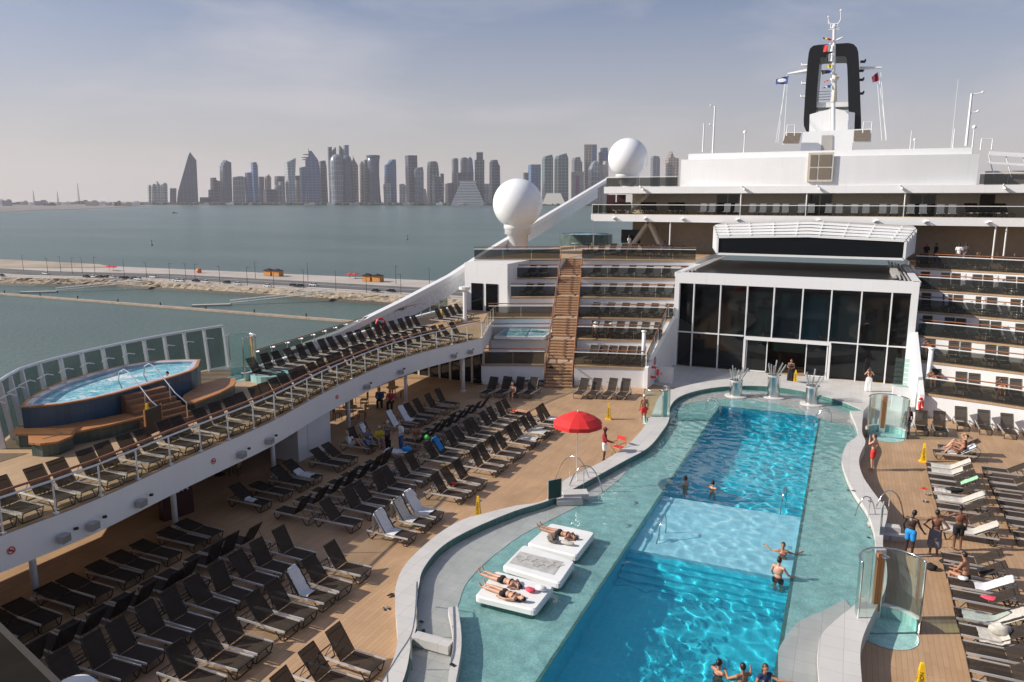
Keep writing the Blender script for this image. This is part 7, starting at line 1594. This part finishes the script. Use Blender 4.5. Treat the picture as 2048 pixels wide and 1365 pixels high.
# fascia signs and floodlights
def fascia_pt(px, py, z): p = at(px, py, z); return V((edge_x(p.y) + .03, p.y, z))
for i, (px, py) in enumerate(((39, 1106), (451, 927), (686, 796))):
    p = fascia_pt(px, py, 2.95); t = thing('no_smoking_sign', ['round red no smoking sign on the balcony fascia, nearest the camera', 'round red no smoking sign on the balcony fascia, middle one', 'small red no smoking sign on the balcony fascia, farthest one'][i], 'sign', p, -.05, 'no smoking signs on the fascia')
    R90 = Matrix.Rotation(pi / 2, 4, 'Y'); 
    mb = MB(); mb.tube([(0, .1 * cos(a), .1 * sin(a)) for a in [2 * pi * k / 20 for k in range(20)]], .016, 6, True); mb.bar((0, -.07, .07), (0, .07, -.07), .013, 5); mb.build('red_ring', M['red'], t); mb = MB(); mb.box(0, -.01, .0, .01, .11, .03); mb.build('cigarette', M['black'], t)
for i, (px, py) in enumerate(((120, 1075), (185, 1052), (290, 1008), (497, 912), (548, 884), (740, 775), (805, 745), (900, 712), (945, 705), (22, 985))):
    if py < 1000 and px < 100: continue
    p = fascia_pt(px, py, 2.75); t = thing('floodlight', f'{HORD[i]} grey floodlight from the camera on the balcony fascia', 'floodlight', p, 0, 'floodlights on the balcony fascia')
    mb = MB(); mb.box(.16, 0, 0, .2, .34, .24, rz=.2); mb.build('lamp_housing', M['greyconc'], t); mb = MB(); mb.box(.27, 0, 0, .02, .28, .18, rz=.2); mb.build('lamp_glass', M['glassclear'], t); mb = MB(); mb.bar((0, 0, .05), (.15, 0, .05), .03, 5); mb.bar((.02, .45, .1), (.12, .5, .12), .05, 6); mb.build('bracket', M['darkmetal'], t)
# red board with three pale marks
p = at(405, 1040, 0); t = thing('red_board', 'dark red cabinet with three pale letters under the balcony', 'cabinet', (-24.9, 21.6, 0), -.25); mb = MB(); mb.box(0, 0, .75, .4, 1.3, 1.5); mb.build('cabinet_body', mat('dark_red_paint', (.045, .006, .005), .6), t)
tm = text_mesh('NON', .42); tm.materials.append(M['clothwhite']); o = link('lettering', tm, t); o.matrix_basis = Matrix.Translation((.21, 0, 1.2)) @ Matrix.Rotation(pi / 2, 4, 'Z') @ Matrix.Rotation(pi / 2, 4, 'X')
# tables and chairs under the balcony
M['wicker'] = mat('honey_wicker', (.38, .25, .11), .7, var=.3, scale=20)
def table_set(): 
    t = thing('cafe_table', 'x', 'table'); mb = MB(); mb.lathe([(0, .74), (.42, .74), (.42, .71), (0, .71)], n=20); mb.build('table_top', M['wicker'], t); mb = MB(); mb.bar((0, 0, 0), (0, 0, .72), .04, 6); mb.lathe([(0, .04), (.25, .03), (.26, 0)], n=12); mb.build('pedestal', M['darkmetal'], t); return t
def cafe_chair():
    t = thing('cafe_chair', 'x', 'chair'); mb = MB(); mb.box(0, 0, .45, .46, .46, .04); mb.build('seat', M['wicker'], t); mb = MB(); mb.box(0, .22, .72, .46, .04, .42); mb.build('backrest', M['wicker'], t)
    for sx in (-.2, .2):
        for sy in (-.2, .2): mb = MB(); mb.bar((sx, sy, 0), (sx, sy, .45), .02, 5); mb.build('leg', M['darkmetal'], t)
    return t
tb = ch = None; ti = 0; ci = 0
for (x, y) in ((-27.0, 31.5), (-28.2, 34.2), (-26.9, 36.4), (-28.4, 38.8), (-27.2, 41.6), (-28.6, 28.5), (-26.9, 26)):
    lab = f'{HORD[ti]} round honey coloured table from the camera under the balcony'; ti += 1
    if tb is None: tb = table_set(); tb.location = (x, y, 0); tb['label'] = lab; tb['group'] = 'tables under the balcony'
    else: dup(tb, (x, y, 0), 0, lab)
    for a in (.4, 2.2, 4.1):
        lab = f'{HORD[ci]} honey coloured chair from the camera under the balcony'; ci += 1; q = (x + .75 * cos(a), y + .75 * sin(a), 0)
        if ch is None: ch = cafe_chair(); ch.location = q; ch.rotation_euler = (0, 0, a - pi / 2); ch['label'] = lab; ch['group'] = 'chairs under the balcony'
        else: dup(ch, q, a - pi / 2, lab)
# small belongings
def shoe_pair(label, p, m, rz=0):
    t = thing('flip_flops', label, 'flip flops', p, rz)
    for s in (-.07, .07):
        mb = MB(); mb.prism([(s + .045 * cos(a) * (1.1 if sin(a) > 0 else .85), .13 * sin(a)) for a in [k * pi / 6 for k in range(12)]], 0, .02); o = mb.build('sole', M[m], t); mb = MB(); mb.tube([(s - .04, -.01, .02), (s, .05, .06), (s + .04, -.01, .02)], .008, 4); mb.build('strap', M['clothwhite'] if m == 'black' else M['black'], o)
shoe_pair('pair of black and white flip flops on the deck beside the coping', at(774, 1218), 'black', .8); shoe_pair('dark sandal pair close to the coping farther up', at(783, 1192), 'darkmetal', -.5)
shoe_pair('red flip flops beside the right lounger row', at(1848, 978), 'red', 1.2); shoe_pair('dark sandals left of the right lounger row', at(1858, 990), 'black', .9); shoe_pair('dark sandals nearer the three men', at(1852, 1004), 'black', 1.4)
def bag(label, p, r, m, seed):
    mb = MB(); mb.ball((0, 0, r[2] * .8), r, 14, 10); rs = random.Random(seed)
    mb.v = [(x * (1 + .3 * noise.noise(V((x * 9, y * 9, z * 9 + seed)))), y * (1 + .3 * noise.noise(V((x * 9 + 5, y * 9, z * 9 + seed)))), max(z * (1 + .3 * noise.noise(V((x * 8, y * 8 + 3, z * 8)))), 0)) for x, y, z in mb.v]
    return tag(mb.build('bag', m, None, True, loc=p), label, 'bag')
bag('black bag lying on the right deck beside the loungers', at(1862, 1140), (.2, .16, .13), M['clothblack'], 1); bag('small dark bag at the feet of the man in the towel', at(1886, 1126), (.12, .1, .08), M['clothblack'], 2)
bag('dark woven beach bag on the farthest white pad', onpad(1106, 1080) - V((0, 0, .08)), (.24, .18, .2), M['patterned'], 3); bag('pink cloth bundle on the nearest white pad', onpad(1060, 1178) - V((0, 0, .08)), (.18, .12, .07), M['clothpink'], 4); bag('white and blue cap bundle on the nearest white pad', onpad(1082, 1176) - V((0, 0, .08)), (.2, .13, .09), M['clothwhite'], 5)
bag('pink garment on a lounger next to the sitting man', (4.9, 26.85, .37), (.26, .16, .06), M['clothpink'], 6); bag('black bundle of clothes on a right row lounger', (4.9, 37.0, .36), (.35, .16, .1), M['clothblack'], 7); bag('dark bag on the lounger behind the sitting man', (5.0, 28.8, .36), (.28, .15, .09), M['clothblack'], 8)
bag('grey canvas bag on the cream towel in the right row', (4.8, 24.6, .4), (.3, .22, .18), M['towel'], 9); bag('white and blue shoe bundle on a lounger left of the sitting man', (4.25, 28.0, .36), (.16, .13, .07), M['clothwhite'], 10); bag('turquoise bag among the loungers of the left group', (-19.9, 31.6, .42), (.3, .2, .14), M['clothblue'], 11); bag('lime green bundle on a left deck lounger', (-19.5, 32.9, .7), (.16, .14, .14), M['clothgreen'], 12)
bag('red and white sandal bundle on a middle block lounger', (-15.6, 28.6, .38), (.18, .12, .05), M['clothred'], 13); bag('striped towel roll on the farthest white pad', onpad(1135, 1085) - V((0, 0, .08)), (.3, .1, .07), M['towel'], 14); bag('dark blue bag on a lounger left of the stair foot', (-20.4, 46.6, .4), (.24, .2, .1), M['clothnavy'], 15)
tag(MB().box(-20.9, 47.6, 1.0, .45, .06, .4).build('white_sheet', M['clothwhite']), 'white paper sheet hung on a backrest left of the stair foot', 'sheet')
# handrail along the bottom of the passage
t = thing('curved_handrail', 'curved steel handrail following the passage at the bottom left of the pool', 'handrail')
pts = [at(835, 1172, 1.0), at(832, 1215, 1.25), at(829, 1245, 1.25), at(822, 1275, 1.25), at(800, 1310, 1.25), at(775, 1350, 1.25), at(745, 1395, 1.25)]
mb = MB(); q = smooth2([(p.x, p.y) for p in pts], 4); mb.tube([(x, y, 1.3 if i else .6) for i, (x, y) in enumerate(q)], .022, 8); mb.build('rail', M['steel'], t, True)
for p in pts[1::2]: mb = MB(); mb.bar((p.x, p.y, 0), (p.x, p.y, 1.3), .02, 6); mb.build('post', M['steel'], t)
# near objects at the lower left corner
t = thing('grey_ledge', 'dark grey slanted panel cutting across the bottom left corner', 'ledge'); a, b, c_ = at(-20, 1238, 7.5), at(130, 1385, 7.5), at(-60, 1420, 7.5)
mb = MB(); mb.prism([(a.x, a.y), (c_.x - 1.5, c_.y), (b.x, b.y)], 7.2, 7.5); mb.build('panel', mat('shade_darkened_panel', (.016, .014, .012), 1, var=.2, spec=.05), t)  # panel colour blackened to stand for the shadow it lies in
mb = MB(); mb.beam(a + V((0, 0, .03)), b + V((0, 0, .03)), .05, .06); mb.build('edge_trim', mat('dark_trim', (.03, .027, .025), .9), t)
t = thing('white_vent_cover', 'white louvred cover with rounded top at the bottom left edge', 'vent cover', at(150, 1388, 6.5), -.5)
mb = MB(); mb.lathe([(.0, .16), (.22, .14), (.29, .05), (.30, -.3)], n=24); mb.build('cover', M['white'], t, True)
for k in range(10): a = 1.9 + k * .17; mb = MB(); mb.box(.285 * cos(a), .285 * sin(a), .0, .05, .015, .2, rz=a); mb.build('louvre', M['darkmetal'], t)
# top-deck furniture glimpsed behind the glass
for i in range(9):
    p = aty(1150 + i * 27, 480, 76.6); mb = MB(); mb.lathe([(0, .74), (.4, .74), (.4, .7), (.04, .7), (.04, .03), (.25, .02), (.25, 0)], n=14); tag(mb.build('deck_table', M['cream'] if i % 3 == 0 else M['darkmetal'], loc=(p.x, 76.6, 7.72)), f'{HORD[i]} round table from the left on the top deck', 'table', 'tables on the top deck')
for i in range(14):
    x = 6 + i * 1.3; o = dup(ch, (x, 74.5 + .3 * (i % 2), 7.72), .3 * i, f'{HORD[i]} chair from the left on the top deck right of the hall', 'chairs on the top deck')
# deck drains and seams
mb = MB()
for (x0, y0, x1, y1) in ((1300, 800, 1060, 950),): pass
# camera-side finishing
scene.view_settings.exposure = .34
bpy.data.scenes.remove(sc2)

# small plunge pool on the second terrace left of the stair
t = thing('plunge_pool', 'small pale blue plunge pool on the second terrace left of the stair', 'pool'); P = [(-24.5, 51.6), (-20.9, 53.0), (-21.4, 56.6), (-25.2, 55.3)]
mb = MB(); q = [(p[0], p[1]) for p in P]; mb.prism(q, 2.5, 2.72); mb.build('tub_wall', M['white'], t); mb = MB(); mb.sheet([shrink(q, .3)], 2.732); mb.build('water', M['foam'], t)

# the ship's own aft deckhouse under and behind the viewpoint
t = thing('aft_deckhouse', 'white aft deckhouse below and behind the viewpoint', 'ship deckhouse')
mb = MB(); mb.box(-26.6, 7.2, 1.19, 9.4, .2, 2.36); mb.build('added_shade_wall', M['darkmetal'], t); mb = MB(); mb.box(-3.5, -8.5, 5.6, 57, 15.4, 11.2); mb.build('deckhouse_wall', M['white'], t)  # first box: unseen wall added to deepen the shade under the balcony

random.seed(5)
for i, (x, y, z) in enumerate(((1697, 981, .34), (1740, 1003, .56), (1738, 1076, .56), (843, 1246, .24), (847, 1264, .24), (905, 1330, .64), (1707, 982, .56))):
    p = at(x, y, z); t = thing('floor_drain', ['dark drain plate on the right coping above the arches', 'second drain plate on the right coping near the arches', 'small drain plate on the right coping below the arches', 'orange stained drain in the passage, upper', 'orange stained drain in the passage, lower', 'small drain on the divider wall', 'dark drain near the water on the right coping'][i], 'drain', p, random.uniform(0, 3)); mb = MB(); mb.box(0, 0, .004, .16, .10, .008); mb.build('plate', M['darkmetal'], t)
# depth marks on the wading shelf beside the basin
for i, (x, y, z) in enumerate(((1272, 1010, .2), (1258, 1056, .2), (1580, 1100, .2), (1622, 985, .2), (1558, 1160, .2))):
    p = at(x, y, .2); tm = text_mesh('1.65', .22); tm.materials.append(M['black']); o = link('depth_mark', tm, None, (p.x, p.y, .188)); o.rotation_euler = (0, 0, pi / 2); tag(o, f'{HORD[i]} small black depth mark from the left on the pool shelf edge', 'depth mark', 'depth marks at the basin edge')
